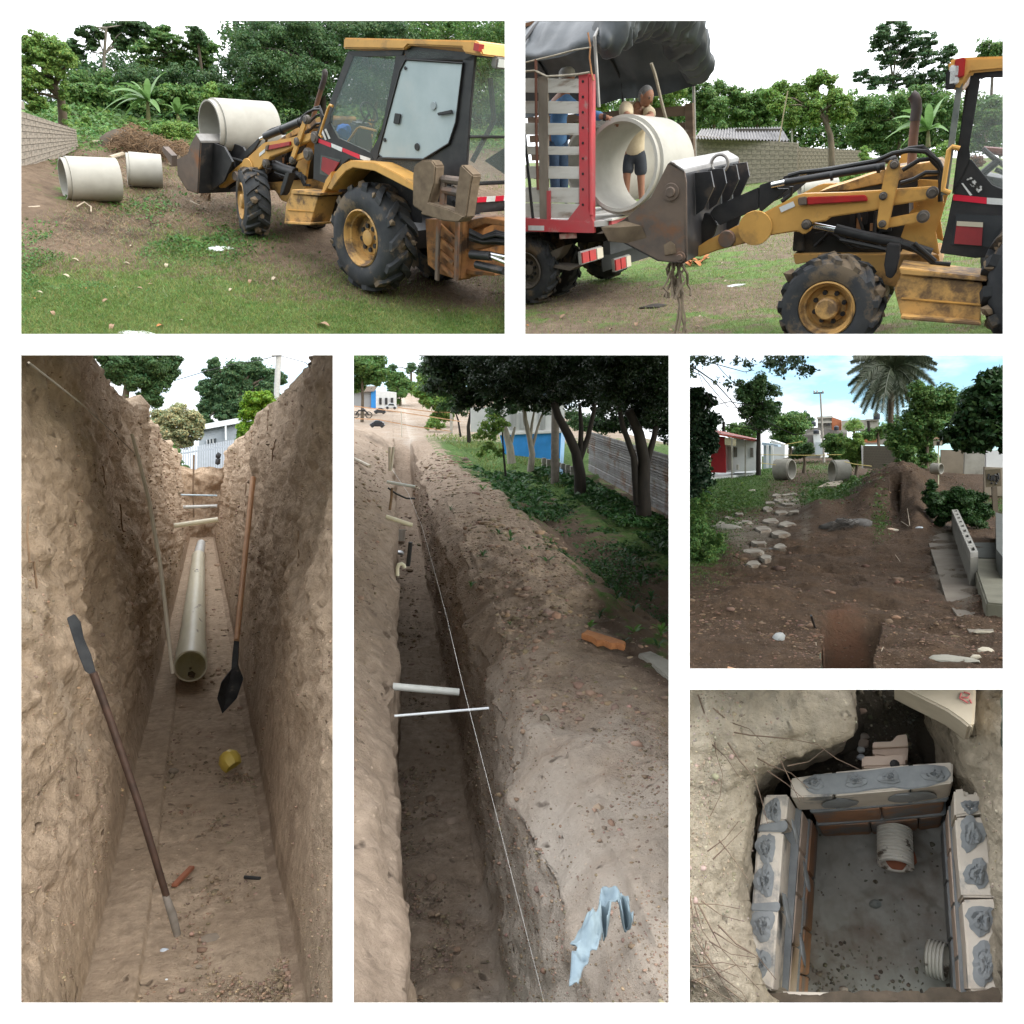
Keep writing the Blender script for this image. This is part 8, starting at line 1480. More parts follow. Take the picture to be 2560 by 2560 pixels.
# trees
t(v5, Yh + .5, [(420, 190, 55), (440, 170, 40), (340, 230, 55), (400, 240, 55), (480, 240, 55), (320, 260, 40), (360, 320, 50), (430, 330, 60), (500, 330, 50), (390, 400, 55), (470, 400, 60), (340, 370, 35), (520, 370, 30), (430, 440, 40)], 'upright dark tree on a dark trunk beside the white house', m=LF_DARK, n=9000, seed=81, leaf=5.5, trunk=[(425, 745), (425, 600), (427, 480), (430, 380), (425, 260)], tw=11, bark=BARKD, flat=.5)
t(v5, 80, [(540, 420, 50), (600, 420, 55), (660, 430, 50), (560, 480, 60), (640, 490, 60), (690, 440, 40), (600, 540, 50), (660, 540, 40), (560, 540, 50)], 'rounded green tree left of the grey tiled house', m=LF_MID, n=7000, seed=82, leaf=5.5)
t(v5, 75, [(270, 470, 45), (330, 480, 45), (380, 490, 40), (310, 500, 40)], 'green tree behind the red porch roof', m=LF_MID, n=2600, seed=83, leaf=5)
t(v5, 140, [(650, 390, 30), (700, 400, 30), (740, 420, 25), (620, 380, 20), (710, 380, 20)], 'thin far tree with sparse leaves', m=LF_DARK, n=900, seed=84, leaf=5)
t(v5, 62, [(700, 590, 35), (660, 610, 30), (730, 600, 25)], 'dark rounded shrub before the grey gate', m=LF_DARK, n=2000, seed=85, leaf=5)
t(v5, 60, [(880, 530, 40), (930, 540, 40), (870, 580, 45), (930, 590, 45), (900, 620, 35), (850, 560, 30), (970, 560, 35)], 'spreading shrub tree right of the utility pole', m=LF_MID, n=4500, seed=86, leaf=5.5, trunk=[(940, 680), (935, 620), (905, 570)], tw=5)
t(v5, 48, [(1010, 560, 45), (1000, 620, 50), (1030, 650, 40), (980, 660, 35), (1020, 510, 25)], 'bright bushy plant at the left end of the block wall', m=LF_LIGHT, n=3500, seed=87, leaf=7, asp=.25)
t(v5, 110, [(1000, 440, 35), (975, 450, 25), (1030, 450, 25)], 'small far palm before the beige building', m=LF_LIGHT, n=500, seed=88, leaf=10, asp=.12)
t(v5, 100, [(1100, 490, 35), (1060, 500, 30), (1150, 500, 30), (1180, 460, 30), (1240, 440, 50)], 'far green trees right of the beige building', m=LF_MID, n=2600, seed=89, leaf=5)
t(v5, 43, [(1400, 240, 60), (1450, 290, 70), (1520, 260, 60), (1580, 280, 55), (1380, 330, 60), (1460, 370, 80), (1550, 350, 70), (1350, 420, 60), (1420, 450, 70), (1520, 440, 70), (1260, 500, 60), (1300, 560, 60), (1350, 520, 60), (1600, 370, 50), (1320, 620, 55), (1400, 560, 60), (1350, 690, 50), (1440, 640, 50), (1400, 720, 40), (1240, 540, 40)], 'leafy green tree covering the end of the block wall', m=LF_MID, n=16000, seed=92, leaf=7, trunk=[(1442, 750), (1444, 600), (1450, 450)], tw=9, bark=BARK)
t(v5, 26, [(1880, 130, 60), (1800, 180, 55), (1860, 240, 90), (1760, 300, 70), (1850, 360, 110), (1740, 400, 90), (1680, 460, 70), (1620, 500, 55), (1760, 500, 100), (1860, 500, 100), (1660, 560, 50), (1950, 300, 120), (1960, 480, 110), (1700, 330, 45), (1750, 250, 40), (1560, 500, 35)], 'big near tree with large dark leaves at the right edge', m=leafmat('big_leaf', (.030, .072, .022), (.045, .10, .03), .3), n=4200, seed=93, leaf=15, trunk=[(2050, 1000), (2040, 700), (1960, 450)], tw=20, asp=.55)
t(v5, 40, [(1700, 260, 50), (1740, 230, 40), (1660, 300, 40)], 'greyish palm-like crown behind the big leafed tree', m=LF_BLUE, n=600, seed=94, leaf=12, asp=.15)
t(v5, 16, [(60, 330, 80), (20, 420, 90), (100, 420, 70), (60, 520, 90), (120, 560, 60), (20, 640, 90), (90, 660, 60), (40, 760, 80), (120, 300, 40), (30, 280, 60), (90, 760, 50), (20, 860, 80)], 'dark broad-leaved tree crowding the left edge', m=leafmat('dark_broad', (.016, .042, .020), (.026, .06, .028), .25), n=6000, seed=95, leaf=11, trunk=[(-60, 1100), (-50, 800), (-20, 500)], tw=20)
bush(P5, v5, 14.5, [(30, 950, 70), (100, 900, 60), (60, 1030, 70), (30, 1120, 70), (120, 1130, 60), (180, 1170, 45), (60, 1220, 60), (140, 1220, 50), (200, 1120, 30)], 'tangled green bushes at the lower left edge', m=LF_MID, n=8000, seed=96, leaf=6)
bush(P5, v5, 21, [(1480, 880, 60), (1560, 900, 70), (1640, 880, 70), (1720, 900, 70), (1780, 960, 60), (1540, 980, 60), (1640, 980, 70), (1740, 1020, 50), (1480, 960, 40), (1780, 1080, 40), (1720, 1100, 30), (1470, 800, 30), (1450, 850, 30), (1520, 1030, 30)], 'dense green creeper mound right of the earth heap', m=leafmat('ivy_leaf', (.024, .066, .016), (.04, .095, .024), .25), n=24000, seed=97, leaf=6, name='creeper_mound')
bush(P5, v5, 37, [(1000, 790, 40), (1040, 800, 30), (960, 830, 35), (1010, 850, 30)], 'green weeds on the edge of the earth heap below the right pipe', m=LF_MID, n=2500, seed=98, leaf=5, name='weed_patch')
th = Thing('overhanging_branch', P5, A5(v5(-40, 40), 9), 'bare twisted branch with hanging leaves across the top left sky', 'branch'); TB = MB(); rng = random.Random(5); PP = []
for L, w in (([(-60, 40), (60, 110), (160, 180), (250, 280), (330, 380), (420, 470)], 4), ([(-40, 10), (120, 60), (230, 90), (340, 120), (400, 110)], 2.5), ([(-20, 100), (80, 140), (180, 260), (240, 330), (330, 340)], 2.5), ([(60, 110), (90, 200), (140, 300), (160, 310)], 1.6), ([(160, 60), (220, 130), (290, 200), (330, 180)], 1.6), ([(250, 280), (320, 300), (380, 340)], 1.4), ([(400, -40), (480, 20), (560, 40), (660, 60), (760, 90)], 2.5), ([(560, 40), (570, 120), (590, 170)], 1.4), ([(640, 40), (680, 120), (705, 160)], 1.4)):
    q = [A5(v5(*k), 9 + .2 * math.sin(k[0] * .02)) for k in L]; TB.tube(q, [P5.px(q[0], w * .414 * 1.3 * (1 - .12 * i)) for i in range(len(q))], 6)
for (x, y, r, n) in ((30, 40, 45, 90), (100, 50, 45, 60), (180, 40, 35, 40), (290, 60, 30, 30), (370, 80, 40, 40), (500, 60, 50, 130), (560, 100, 45, 110), (640, 60, 50, 110), (700, 110, 40, 80), (750, 110, 25, 40), (560, 30, 50, 90), (240, 190, 40, 30), (170, 180, 30, 24), (290, 190, 25, 16), (20, 130, 30, 30), (340, 360, 10, 4), (680, 20, 40, 60)):
    for k in range(n): PP.append(A5(v5(x + rng.gauss(0, r * .5), y + rng.gauss(0, r * .5)), 9 + rng.uniform(-.4, .4)))
PP = np.array([q[:] for q in PP]); nn = np.random.default_rng(1).normal(0, 1, PP.shape); th.part(TB, 'limb', BARKD, ang=80); th.mesh_part(leaves('foliage', LF_BLACK, PP - np.array(th.base), nn, P5.px(A5(v5(300, 100), 9), 13), 4, .45), 'foliage')
# walls at right
Aw = A5(v5(1060, 702), 47); Bw = A5(v5(1300, 716), 44); blockwall(P5, Vector((Aw.x, Aw.y, Aw.z)), Vector((Bw.x, Bw.y, Bw.z)), A5(v5(1060, 566), 47).z - Aw.z, A5(v5(1300, 568), 44).z - Bw.z, 9, 14, mat('brown_block', (.27, .23, .18), (.2, .17, .13), 1.5, .95, dirt=(.05, .045, .04), dsc=.8, dth=.6), BLK_J, 'long brown block wall with blackened top behind the earth heap', seed=7)
single(MB().prism([A5(v5(*q), 47.2) for q in ((1045, 562), (1066, 566), (1066, 704), (1050, 700))], (0, .5, 0)), 'pillar', WH, P5, 'white end pillar of the brown block wall', 'pillar', smooth=False)
for L, Y_, m, lb in (([(1528, 590), (1672, 592), (1668, 735), (1528, 725)], 36, MATS['brown_block'], 'brown wall stretch behind the bird box post'), ([(1672, 588), (1800, 596), (1800, 738), (1668, 736)], 34, CONC2, 'blue-grey rendered wall stretch behind the sign'), ([(1800, 590), (1960, 600), (1960, 700), (1800, 694)], 32, WH, 'white wall panel at the right edge'), ([(1790, 694), (1960, 700), (1960, 880), (1790, 860)], 31.9, MATS['brown_block'], 'brown base wall below the white panel')):
    single(MB().prism([A5(v5(*q), Y_) for q in L], (0, .3, 0)), 'wall_panel', m, P5, lb, 'wall', smooth=False)
# pipes
g = g5(590, 776); r = P5.px(g, 26.5); c = A5(v5(628, 714), g.y); c.z = r; pipe(P5, c, (-.93, .36, 0), r, P5.px(g, 40), 'concrete pipe on the grass left of the track, mouth to the right', 'concrete pipes by the track', CONC2, holes=2)
g = g5(880, 798); r = P5.px(g, 29.5); c = A5(v5(868, 730), g.y); c.z = r; pipe(P5, c, (.93, .36, 0), r, P5.px(g, 38), 'concrete pipe on a slab right of the track, mouth to the left', 'concrete pipes by the track', CONC2, holes=2)
c = A5(v5(1530, 705), 30); pipe(P5, c, (-.8, .5, 0), P5.px(c, 14), .3, 'partly hidden concrete pipe beyond the bird box post', None, CONC2)
q = [g5(780, 832), g5(840, 805), g5(930, 795), g5(942, 805), g5(900, 835)]; single(MB().prism([k + Vector((0, 0, .1)) for k in q], (0, 0, -.2)), 'broken_slab', mat('sand_slab', (.36, .31, .24), (.28, .24, .19), 4, .95), P5, 'broken pale slab under the right pipe', 'slab', smooth=False, bevel=.03)
# bird box, sign
Yb = 30; pb = A5(v5(1511, 800), Yb); pt = A5(v5(1512, 560), Yb); th = Thing('bird_box', P5, pb, 'little wooden box on a thin pale post before the leafy tree', 'bird box'); th.part(MB().tube([pb, pt], P5.px(pb, 1.5), 8), 'post', mat('lime_post', (.50, .50, .36), rough=.8))
OAK = mat('pale_board', (.50, .46, .36), (.4, .36, .28), 5, .8); th.part(MB().prism([A5(v5(*q), Yb - .1) for q in ((1485, 535), (1538, 535), (1538, 566), (1485, 566))], (0, .22, 0)), 'box', OAK, smooth=False); th.part(MB().prism([A5(v5(*q), Yb - .16) for q in ((1485, 528), (1500, 514), (1546, 518), (1546, 530), (1530, 540), (1510, 524))], (0, .34, 0)), 'roof', mat('tan_lid', (.45, .30, .2), rough=.8), smooth=False); th.part(MB().box(A5(v5(1512, 552), Yb - .11), (.08, .02, .1)), 'opening', HOSE)
Yn = 21; th = Thing('hand_painted_sign', P5, A5(v5(1855, 975), Yn), 'weathered brown board with faded hand painted marks on a post', 'sign'); th.part(MB().prism([A5(v5(*q), Yn) for q in ((1796, 710), (1887, 705), (1892, 810), (1800, 817))], (0, .07, 0)), 'board', mat('brown_sign', (.12, .095, .06), (.085, .07, .045), 6, .8), smooth=False); th.part(MB().bar(A5(v5(1848, 815), Yn + .05), A5(v5(1856, 985), Yn + .05), .12, .1), 'post', BARK, smooth=False)
mk = MB()
for L in ([(1818, 735), (1812, 765), (1830, 775), (1832, 745)], [(1842, 745), (1840, 772)], [(1850, 742), (1868, 748), (1866, 775), (1848, 776), (1850, 742)], [(1872, 730), (1878, 760), (1866, 785)], [(1830, 792), (1838, 790)], [(1856, 792), (1864, 796)]): mk.tube([A5(v5(*q), Yn - .012) for q in L], .022, 5)
th.part(mk, 'painted_marks', BLK, kind='stuff')
# concrete kerb with hollow blocks, slabs
KB = mat('kerb_cement', (.17, .165, .14), (.12, .115, .10), 5, .95, dirt=(.06, .055, .05), dsc=2, dth=.6, bump=.01)
def zup(q, z): return P5.g(v5(*q), z)
th = Thing('kerb_wall', P5, zup((1660, 1160), 0), 'low cement wall topped by a row of hollow blocks at right', 'wall')
A_ = [zup((1592, 965), .42), zup((1706, 1236), .42), zup((1752, 1230), .42), zup((1628, 962), .42)]; th.part(MB().prism([k - Vector((0, 0, .015)) for k in A_], (0, 0, -.42)), 'base', KB, smooth=False)
n = 9
for k in range(n):
    a, b, c, d = (A_[0].lerp(A_[1], (k + .04) / n), A_[0].lerp(A_[1], (k + .96) / n), A_[3].lerp(A_[2], (k + .96) / n), A_[3].lerp(A_[2], (k + .04) / n)); o = [a, b, c, d]; cen = (a + b + c + d) / 4; inn = [cen + (q - cen) * .5 for q in o]; mb = MB()
    mb.add([q for q in o] + [q for q in inn] + [q - Vector((0, 0, .08)) for q in inn] + [q - Vector((0, 0, .14)) for q in o], [(i, (i + 1) % 4, 4 + (i + 1) % 4, 4 + i) for i in range(4)] + [(4 + i, 4 + (i + 1) % 4, 8 + (i + 1) % 4, 8 + i) for i in range(4)] + [(i, (i + 1) % 4, 12 + (i + 1) % 4, 12 + i) for i in range(4)] + [(8, 9, 10, 11)])
    for v in mb.v: v.z += .05
    th.part(mb, 'block', mat('kerb_block', (.24, .235, .21), (.17, .165, .15), 6, .95), smooth=False)
SL = mat('mossy_slab', (.13, .125, .09), (.09, .085, .06), 3, .9, bump=.01); single(MB().prism([zup(q, .22) for q in ((1712, 1245), (1990, 1250), (1990, 1530), (1800, 1512))], (0, 0, -.24)), 'footpath_slab', SL, P5, 'raised mossy cement slab path at the right edge', 'slab', smooth=False, bevel=.02)
single(MB().prism([P5.g(v5(*q), .5) for q in ((1858, 968), (1990, 1000), (1990, 1240), (1900, 1238), (1862, 1190))], (0, 0, -.5)), 'dark_plinth', mat('dark_wet_cement', (.06, .065, .055), (.04, .045, .04), 4, .8), P5, 'dark damp cement plinth beside the creeper mound', 'plinth', smooth=False)
single(MB().prism([zup(q, .03) for q in ((1720, 1150), (1860, 1150), (1870, 1245), (1755, 1240))], (0, 0, -.05)), 'channel_floor', mat('dark_wet_cement', (.06, .065, .055)), P5, 'dark wet channel floor between kerb wall and plinth', 'channel', smooth=False)
single(MB().prism([zup(q, .02) for q in ((1440, 1110), (1590, 1085), (1700, 1260), (1790, 1500), (1850, 1700), (1700, 1690), (1560, 1500), (1500, 1300))], (0, 0, -.05)), 'sandy_path', mat('damp_sand', (.16, .14, .11), (.12, .10, .08), 2.5, .95, dirt=(.08, .055, .04), dsc=1.2, dth=.55, bump=.01), P5, 'damp sandy cement strip sloping beside the kerb wall', 'path', smooth=False)
# ash heap, brush, loose things
ASH = mat('grey_ash', (.12, .115, .11), (.06, .055, .05), 6, .95); g = g5(940, 1090); o = single(MB().blob(g, .22, 3, .5, 2, (1.3, .9, .7)).blob(g + Vector((.3, .1, 0)), .2, 5, .5, 2, (1.2, .8, .6)).blob(g + Vector((-.3, -.05, 0)), .16, 6, .5, 2, (1.2, .8, .6)), 'ash_heap', ASH, P5, 'grey ash heap with burnt sticks in the middle of the dirt', 'heap')
o = brush(P5, v5, g.y - .35, [(900, 1070, 40), (960, 1060, 60), (1020, 1080, 45), (880, 1100, 35), (960, 1120, 50)], 'burnt twigs scattered over the grey ash heap', 700, 6, mat('burnt_twig', (.04, .035, .03), (.08, .07, .06), 3, .9), Lp=40, wr=1.0)
single(MB().tube([g5(745, 1740) + Vector((0, 0, .25)), P5.g(v5(803, 1778), -.35), P5.g(v5(900, 1786), -.38), P5.g(v5(1000, 1776), -.36), P5.g(v5(1112, 1756), -.3)], .012, 8), 'cable', HOSE, P5, 'black cable stretched across the red pit', 'cable')
for (x, y, r, c, lb, sq) in ((1620, 1850, 34, (.24, .23, .19), 'broad flat grey slab stone at the bottom right', (1.7, 1.1, .28)), (1808, 1812, 17, (.40, .36, .28), 'pale triangular stone near the bottom right corner', (1.2, 1, .7)), (1790, 1710, 18, (.28, .25, .19), 'flat buff stone beside the kerb', (1.6, .8, .25)), (1260, 1610, 11, (.22, .13, .08), 'brown stone right of the pit', (1.2, 1, .5)), (780, 1440, 12, (.09, .06, .04), 'dark clod on the ridge above the pit', (1.4, 1, .6)), (1740, 1850, 12, (.42, .38, .3), 'small pale stone between the two big ones', (1.2, .8, .5)),
                      (545, 1735, 14, (.28, .29, .28), 'crumpled grey plastic ball on the left spoil', (1.2, 1, 1)), (1255, 1098, 7, (.55, .5, .4), 'cream clod at the mouth of the small trench', (1.2, 1, .8)), (1225, 1098, 6, (.6, .45, .35), 'pinkish scrap at the mouth of the small trench', (1.4, 1, .6)), (1395, 1116, 6, (.5, .55, .6), 'pale blue scrap on the dirt', (1.5, 1, .5)), (1895, 1590, 9, (.2, .35, .6), 'crushed blue bottle on the kerb at the right edge', (1.4, .8, .8)), (390, 838, 8, (.5, .46, .4), 'pale stone on the grass below the porch', (1.3, 1, .5)), (500, 1180, 14, (.30, .32, .34), 'puddle-wet pale patch of stone on the track', (2, 1.2, .1)), (330, 1040, 16, (.36, .33, .28), 'flat pale rock on the track edge', (1.8, 1, .25)), (230, 1075, 26, (.26, .25, .22), 'rounded grey rock hump at the left of the track', (1.6, 1, .4)), (620, 860, 12, (.42, .40, .34), 'pale flat stone at the head of the track', (2, 1, .2))):
    k = g5(x, y); single(MB().blob(k, P5.px(k, r), int(x), .3, 2, sq), 'stone' if 'plastic' not in lb and 'scrap' not in lb and 'bottle' not in lb else 'scrap', mat('rock_%d_%d' % (x, y), c, tuple(q * .72 for q in c), 5, .95, bump=.01), P5, lb, 'stone' if 'stone' in lb or 'rock' in lb or 'clod' in lb else 'litter')
for i, (x, y, a, b) in enumerate(((540, 872, 26, 7), (640, 862, 22, 6), (560, 900, 34, 8), (650, 905, 26, 8), (500, 925, 26, 8), (600, 938, 36, 9), (480, 962, 24, 9), (560, 985, 40, 11), (650, 1000, 30, 9), (500, 1035, 40, 13), (600, 1062, 44, 13), (450, 1095, 42, 14), (560, 1120, 50, 15), (430, 1150, 44, 15), (560, 1180, 40, 14), (390, 1210, 44, 17), (470, 1240, 38, 15), (390, 1290, 40, 18), (310, 990, 26, 9), (350, 1035, 30, 10), (250, 1010, 24, 9), (200, 1060, 30, 14))):
    rng = random.Random(i); a *= 1.3; b *= 1.25; q = [g5(x + a * math.cos(k * .9) * rng.uniform(.7, 1.2), y + b * math.sin(k * .9) * rng.uniform(.7, 1.2)) for k in range(7)]; z = sum(k.z for k in q) / 7
    single(MB().prism([Vector((k.x, k.y, z + .05)) for k in q], (0, 0, -.12)), 'paving_slab', mat('broken_cement', (.27, .25, .21), (.20, .18, .15), 4, .95, dirt=(.11, .08, .055), dsc=1.6, dth=.52, bump=.01), P5, 'broken pale cement slab of the old track, %s down from its grassy head' % (ORD[i] if i < 16 else ('seventeenth', 'eighteenth', 'one left of the track', 'one left of the track', 'one left of the track', 'one left of the track')[i - 16]), 'slab', 'broken slabs of the old track', smooth=False, bevel=.02)
for L, w, lb in (([(1250, 1245), (1280, 1275)], 1.5, 'pale twig on the dirt right of centre'), ([(775, 1760), (815, 1860)], 1.6, 'thin root on the left side of the pit'), ([(1110, 1850), (1180, 1820)], 1.6, 'pale stick right of the pit mouth'), ([(1290, 1080), (1330, 1110)], 2, 'brown stick at the mouth of the small trench'), ([(1325, 1060), (1340, 1110)], 2, 'upright stick by the small trench'), ([(240, 1880), (330, 1905)], 6, 'orange-brown board end at the bottom left')):
    k = [g5(*q) + Vector((0, 0, .03)) for q in L]; stick(P5, k, P5.px(k[0], w * .42), lb, DW if w < 5 else SHW)
YT = mat('yellow_tape', (.62, .52, .20), (.5, .4, .15), 5, .5)
for L, Y_, lb in (([(440, 620), (700, 624), (915, 620), (1050, 626)], 50, 'long yellow tape stretched behind the pipes'), ([(440, 670), (530, 682)], 44, 'yellow tape running to the left pipe'), ([(945, 662), (1000, 676), (1110, 690)], 40, 'yellow tape running from the right pipe to the wall'), ([(580, 560), (690, 540)], 60, 'thin yellow line below the rounded green tree')): stick(P5, [A5(v5(*q), Y_) for q in L], P5.px(A5(v5(*L[0]), Y_), .9), lb, YT, 'barrier_tape', 'tape', n=4)
for L in ([(0, 300), (200, 430), (420, 470), (560, 470)], [(-10, 360), (250, 300), (420, 330)], [(430, 400), (640, 500), (690, 490)]): stick(P5, [A5(v5(*q), 40) for q in L], .02, 'thin dark overhead wire ' + ('reaching the leafy branch' if L[0][1] == 300 else 'passing the dark tree' if L[0][1] == 360 else 'behind the dark tree, lowest'), HOSE, 'wire', 'wire', 'overhead wires at upper left', n=4)
clip_view(OPEN[4], 'LTB')
# ================================================================ view 6: the block chamber seen from above
def q6(x, y, z=0.0): return P6.pl(w6(x, y), 2, z)
CM = mat('wet_mortar', (.31, .325, .335), (.23, .245, .255), 5, .75, bump=.012, bsc=10); KLB = mat('pinkish_block', (.72, .58, .48), (.64, .50, .41), 4, .9, dirt=(.30, .30, .29), dsc=1.6, dth=.62, dw=.12, bump=.008, bsc=14); KLD = mat('pale_block_top', (.74, .67, .58), (.64, .57, .49), 4, .9, dirt=(.2, .21, .22), dsc=1.5, dth=.55, dw=.12, bump=.008, bsc=14)
ORB = mat('orange_block', (.45, .24, .14), (.36, .20, .12), 3, .85, dirt=(.22, .225, .225), dsc=1.3, dth=.47, dw=.15, bump=.006)
ZF = -2.4
ch = Thing('block_chamber', P6, q6(1120, 1300, ZF), 'square chamber of mortared pale blocks with wet floor, open at the top', 'chamber')
def hex6(th, top, z0, z1, bot=None, name='block', m=KLB, parent=None, bevel=.02, label=None):
    """block: top corners picked at height z0, straight down to z1"""
    T = [q6(x, y, z0) for x, y in top]; B = [Vector((p.x, p.y, z1)) for p in T]; mb = MB(); n = len(T); mb.add(T + B, [tuple(range(n)), tuple(range(n, 2 * n))[::-1]] + [(i, (i + 1) % n, (i + 1) % n + n, i + n) for i in range(n)]); return th.part(mb, name, m, parent, bevel=bevel, smooth=False, label=label)
bh = -.74
def plug(x, y, z, rx, ry, seed, parent):
    rng = random.Random(seed); n = 26; ph = rng.uniform(0, 6); k = [1 + .16 * math.sin(3 * a * .24 + ph) + rng.uniform(-.09, .09) for a in range(n)]
    P_ = [q6(x + rx * k[a] * math.cos(2 * PI * a / n), y + ry * k[a] * math.sin(2 * PI * a / n), z + .012) for a in range(n)]; c = sum(P_, Vector()) / n; I1 = [c + (q - c) * .62 + Vector((0, 0, .012 + rng.uniform(-.008, .012))) for q in P_]; I2 = [c + (q - c) * .3 + Vector((0, 0, rng.uniform(-.018, .014))) for q in P_]
    mb = MB(); mb.add([q - Vector((0, 0, .02)) for q in P_] + P_ + I1 + I2 + [c], [(r * n + a, r * n + (a + 1) % n, (r + 1) * n + (a + 1) % n, (r + 1) * n + a) for r in range(3) for a in range(n)] + [(3 * n + a, 3 * n + (a + 1) % n, 4 * n) for a in range(n)]); return ch.part(mb, 'mortar_pad', CM, parent, ang=25)
left = [[(462, 645), (608, 642), (590, 800), (430, 835)], [(420, 862), (575, 868), (545, 1310), (385, 1325)], [(385, 1332), (543, 1330), (512, 1835), (345, 1720), (352, 1560)]]
# courses: top course blocks per wall, then three courses below
plugs = {0: [(515, 740, 52, 68)], 1: [(470, 965, 60, 90), (462, 1160, 62, 95)], 2: [(448, 1430, 70, 95), (430, 1660, 68, 100)]}
for i, L in enumerate(left):
    b = hex6(ch, L, 0, bh, m=KLD)
    for k, (x, y, rx, ry) in enumerate(plugs[i]): plug(x, y, 0, rx, ry, i * 5 + k, b); plug(x + 8, y + 4, .02, rx * .5, ry * .55, i * 7 + k + 3, b)
def mort(L, z=.012, t=-.05, m=CM): return hex6(ch, L, z, z + t, name='mortar_joint', m=m, bevel=.01)
mort([(432, 826), (588, 796), (605, 830), (582, 868), (420, 864)]); mort([(380, 1300), (545, 1290), (560, 1312), (543, 1352), (380, 1345)])
# inner side of the left wall and lower courses
inL = [(600, 700), (546, 1320), (512, 1835)]; inx = lambda y: 608 - (y - 642) * (608 - 512) / (1835 - 642)
def course_left(z0, z1, dx, segs, m):
    for (ya, yb) in segs:
        a = q6(inx(ya), ya, 0); b = q6(inx(yb), yb, 0); mb = MB(); o = Vector((dx, 0, 0)); T = [a + o, b + o, b + o - Vector((.5, 0, 0)), a + o - Vector((.5, 0, 0))]
        T = [Vector((p.x, p.y, z0)) for p in T]; B = [Vector((p.x, p.y, z1)) for p in T]; mb.add(T + B, [(0, 1, 2, 3), (7, 6, 5, 4)] + [(i, (i + 1) % 4, (i + 1) % 4 + 4, i + 4) for i in range(4)]); ch.part(mb, 'block', m, bevel=.012, smooth=False)
course_left(bh - .05, bh - .74, .07, [(660, 905), (915, 1190), (1200, 1520), (1530, 1900)], KLB); course_left(bh - .79, ZF, .11, [(650, 1000), (1015, 1380), (1395, 1700), (1715, 1930)], ORB)
def joint_left(z0, z1, dx):
    a = q6(inx(650), 650, 0); b = q6(inx(1930), 1930, 0); mb = MB(); T = [a, b, b - Vector((.45, 0, 0)), a - Vector((.45, 0, 0))]; T = [Vector((p.x + dx, p.y, z0)) for p in T]; B = [Vector((p.x, p.y, z1)) for p in T]; mb.add(T + B, [(0, 1, 2, 3), (7, 6, 5, 4)] + [(i, (i + 1) % 4, (i + 1) % 4 + 4, i + 4) for i in range(4)]); ch.part(mb, 'mortar_joint', CM, smooth=False)
joint_left(bh + .01, bh - .06, .06); joint_left(bh - .73, bh - .80, .09)
single(MB().blob(Vector((q6(612, 860, 0).x + .04, q6(612, 860, 0).y, -.2)), .16, 3, .4, 2, (.12, .9, 1.3)).blob(Vector((q6(570, 1330, 0).x + .02, q6(570, 1330, 0).y, -.2)), .16, 5, .4, 2, (.12, .9, 1.3)).blob(Vector((q6(640, 1090, 0).x + .06, q6(640, 1090, 0).y, -.68)), .16, 7, .4, 2, (.12, .9, 1.3)).blob(Vector((q6(610, 1560, 0).x + .06, q6(640, 1560, 0).y, -.68)), .17, 8, .4, 2, (.12, 1, 1.3)), 'mortar_smears', CM, P6, None, None, None, 'stuff')
# back wall: the top course stands proud
bt = [(628, 545), (872, 508), (1140, 480), (1345, 462), (1594, 448)]; bf = [(616, 660), (868, 652), (1140, 630), (1345, 612), (1602, 572)]
def back(z0, z1, xs, dy, m, fr_=.0):
    for i in range(len(xs) - 1):
        xa, xb = xs[i] + 4, xs[i + 1] - 4
        ya, yb = np.interp([xa, xb], [p[0] for p in bf], [p[1] for p in bf]); za, zb = np.interp([xa, xb], [p[0] for p in bt], [p[1] for p in bt])
        a, b = q6(xa, ya, 0), q6(xb, yb, 0); c, d = q6(xb, zb, 0), q6(xa, za, 0); T = [a, b, c, d]; T = [Vector((p.x, p.y + dy, z0)) for p in T]; B = [Vector((p.x, p.y, z1)) for p in T]; mb = MB().add(T + B, [(0, 1, 2, 3), (7, 6, 5, 4)] + [(k, (k + 1) % 4, (k + 1) % 4 + 4, k + 4) for k in range(4)]); ch.part(mb, 'block', m, bevel=.015, smooth=False)
back(0, bh, [616, 880, 1345, 1602], 0, KLD); back(bh - .08, bh - .78, [700, 1150, 1570], -.02, ORB); back(bh - .86, ZF, [700, 1060, 1400, 1570], -.04, ORB)
for z0, z1, dy in ((bh + .01, bh - .09, -.03), (bh - .77, bh - .87, -.045)): back(z0, z1, [690, 1590], dy, CM)
# mortar on the back course: a broad grey bed and smears down the face
hex6(ch, [(690, 560), (760, 522), (900, 512), (1080, 498), (1180, 484), (1340, 468), (1480, 462), (1560, 472), (1592, 520), (1560, 560), (1440, 598), (1330, 612), (1240, 600), (1120, 612), (1020, 630), (900, 640), (760, 640), (720, 620)], .022, .0, name='mortar_bed', m=CM, bevel=.01)
for k, (x, y, rx, ry) in enumerate(((760, 570, 58, 42), (1010, 560, 62, 42), (1215, 540, 62, 40), (1480, 522, 66, 42))): plug(x, y, .03, rx, ry, 20 + k, None); plug(x + 6, y - 2, .055, rx * .55, ry * .5, 30 + k, None)
def face_smear(pts, z=(0, bh)):
    a = [q6(x, y, 0) for x, y in pts]; mb = MB(); lo = min(pts, key=lambda p: p[0])[0]
    for (x, y) in pts: p = q6(x, y, 0); mb.blob(Vector((p.x, p.y - .012, z[0] + (z[1] - z[0]) * .5)), 1, int(x), .25, 2, (.17, .02, .24))
    ch.part(mb, 'mortar_smear', CM, kind='stuff')
face_smear([(880, 651), (900, 650)]); face_smear([(1335, 612), (1375, 608), (1400, 604), (1300, 616)])
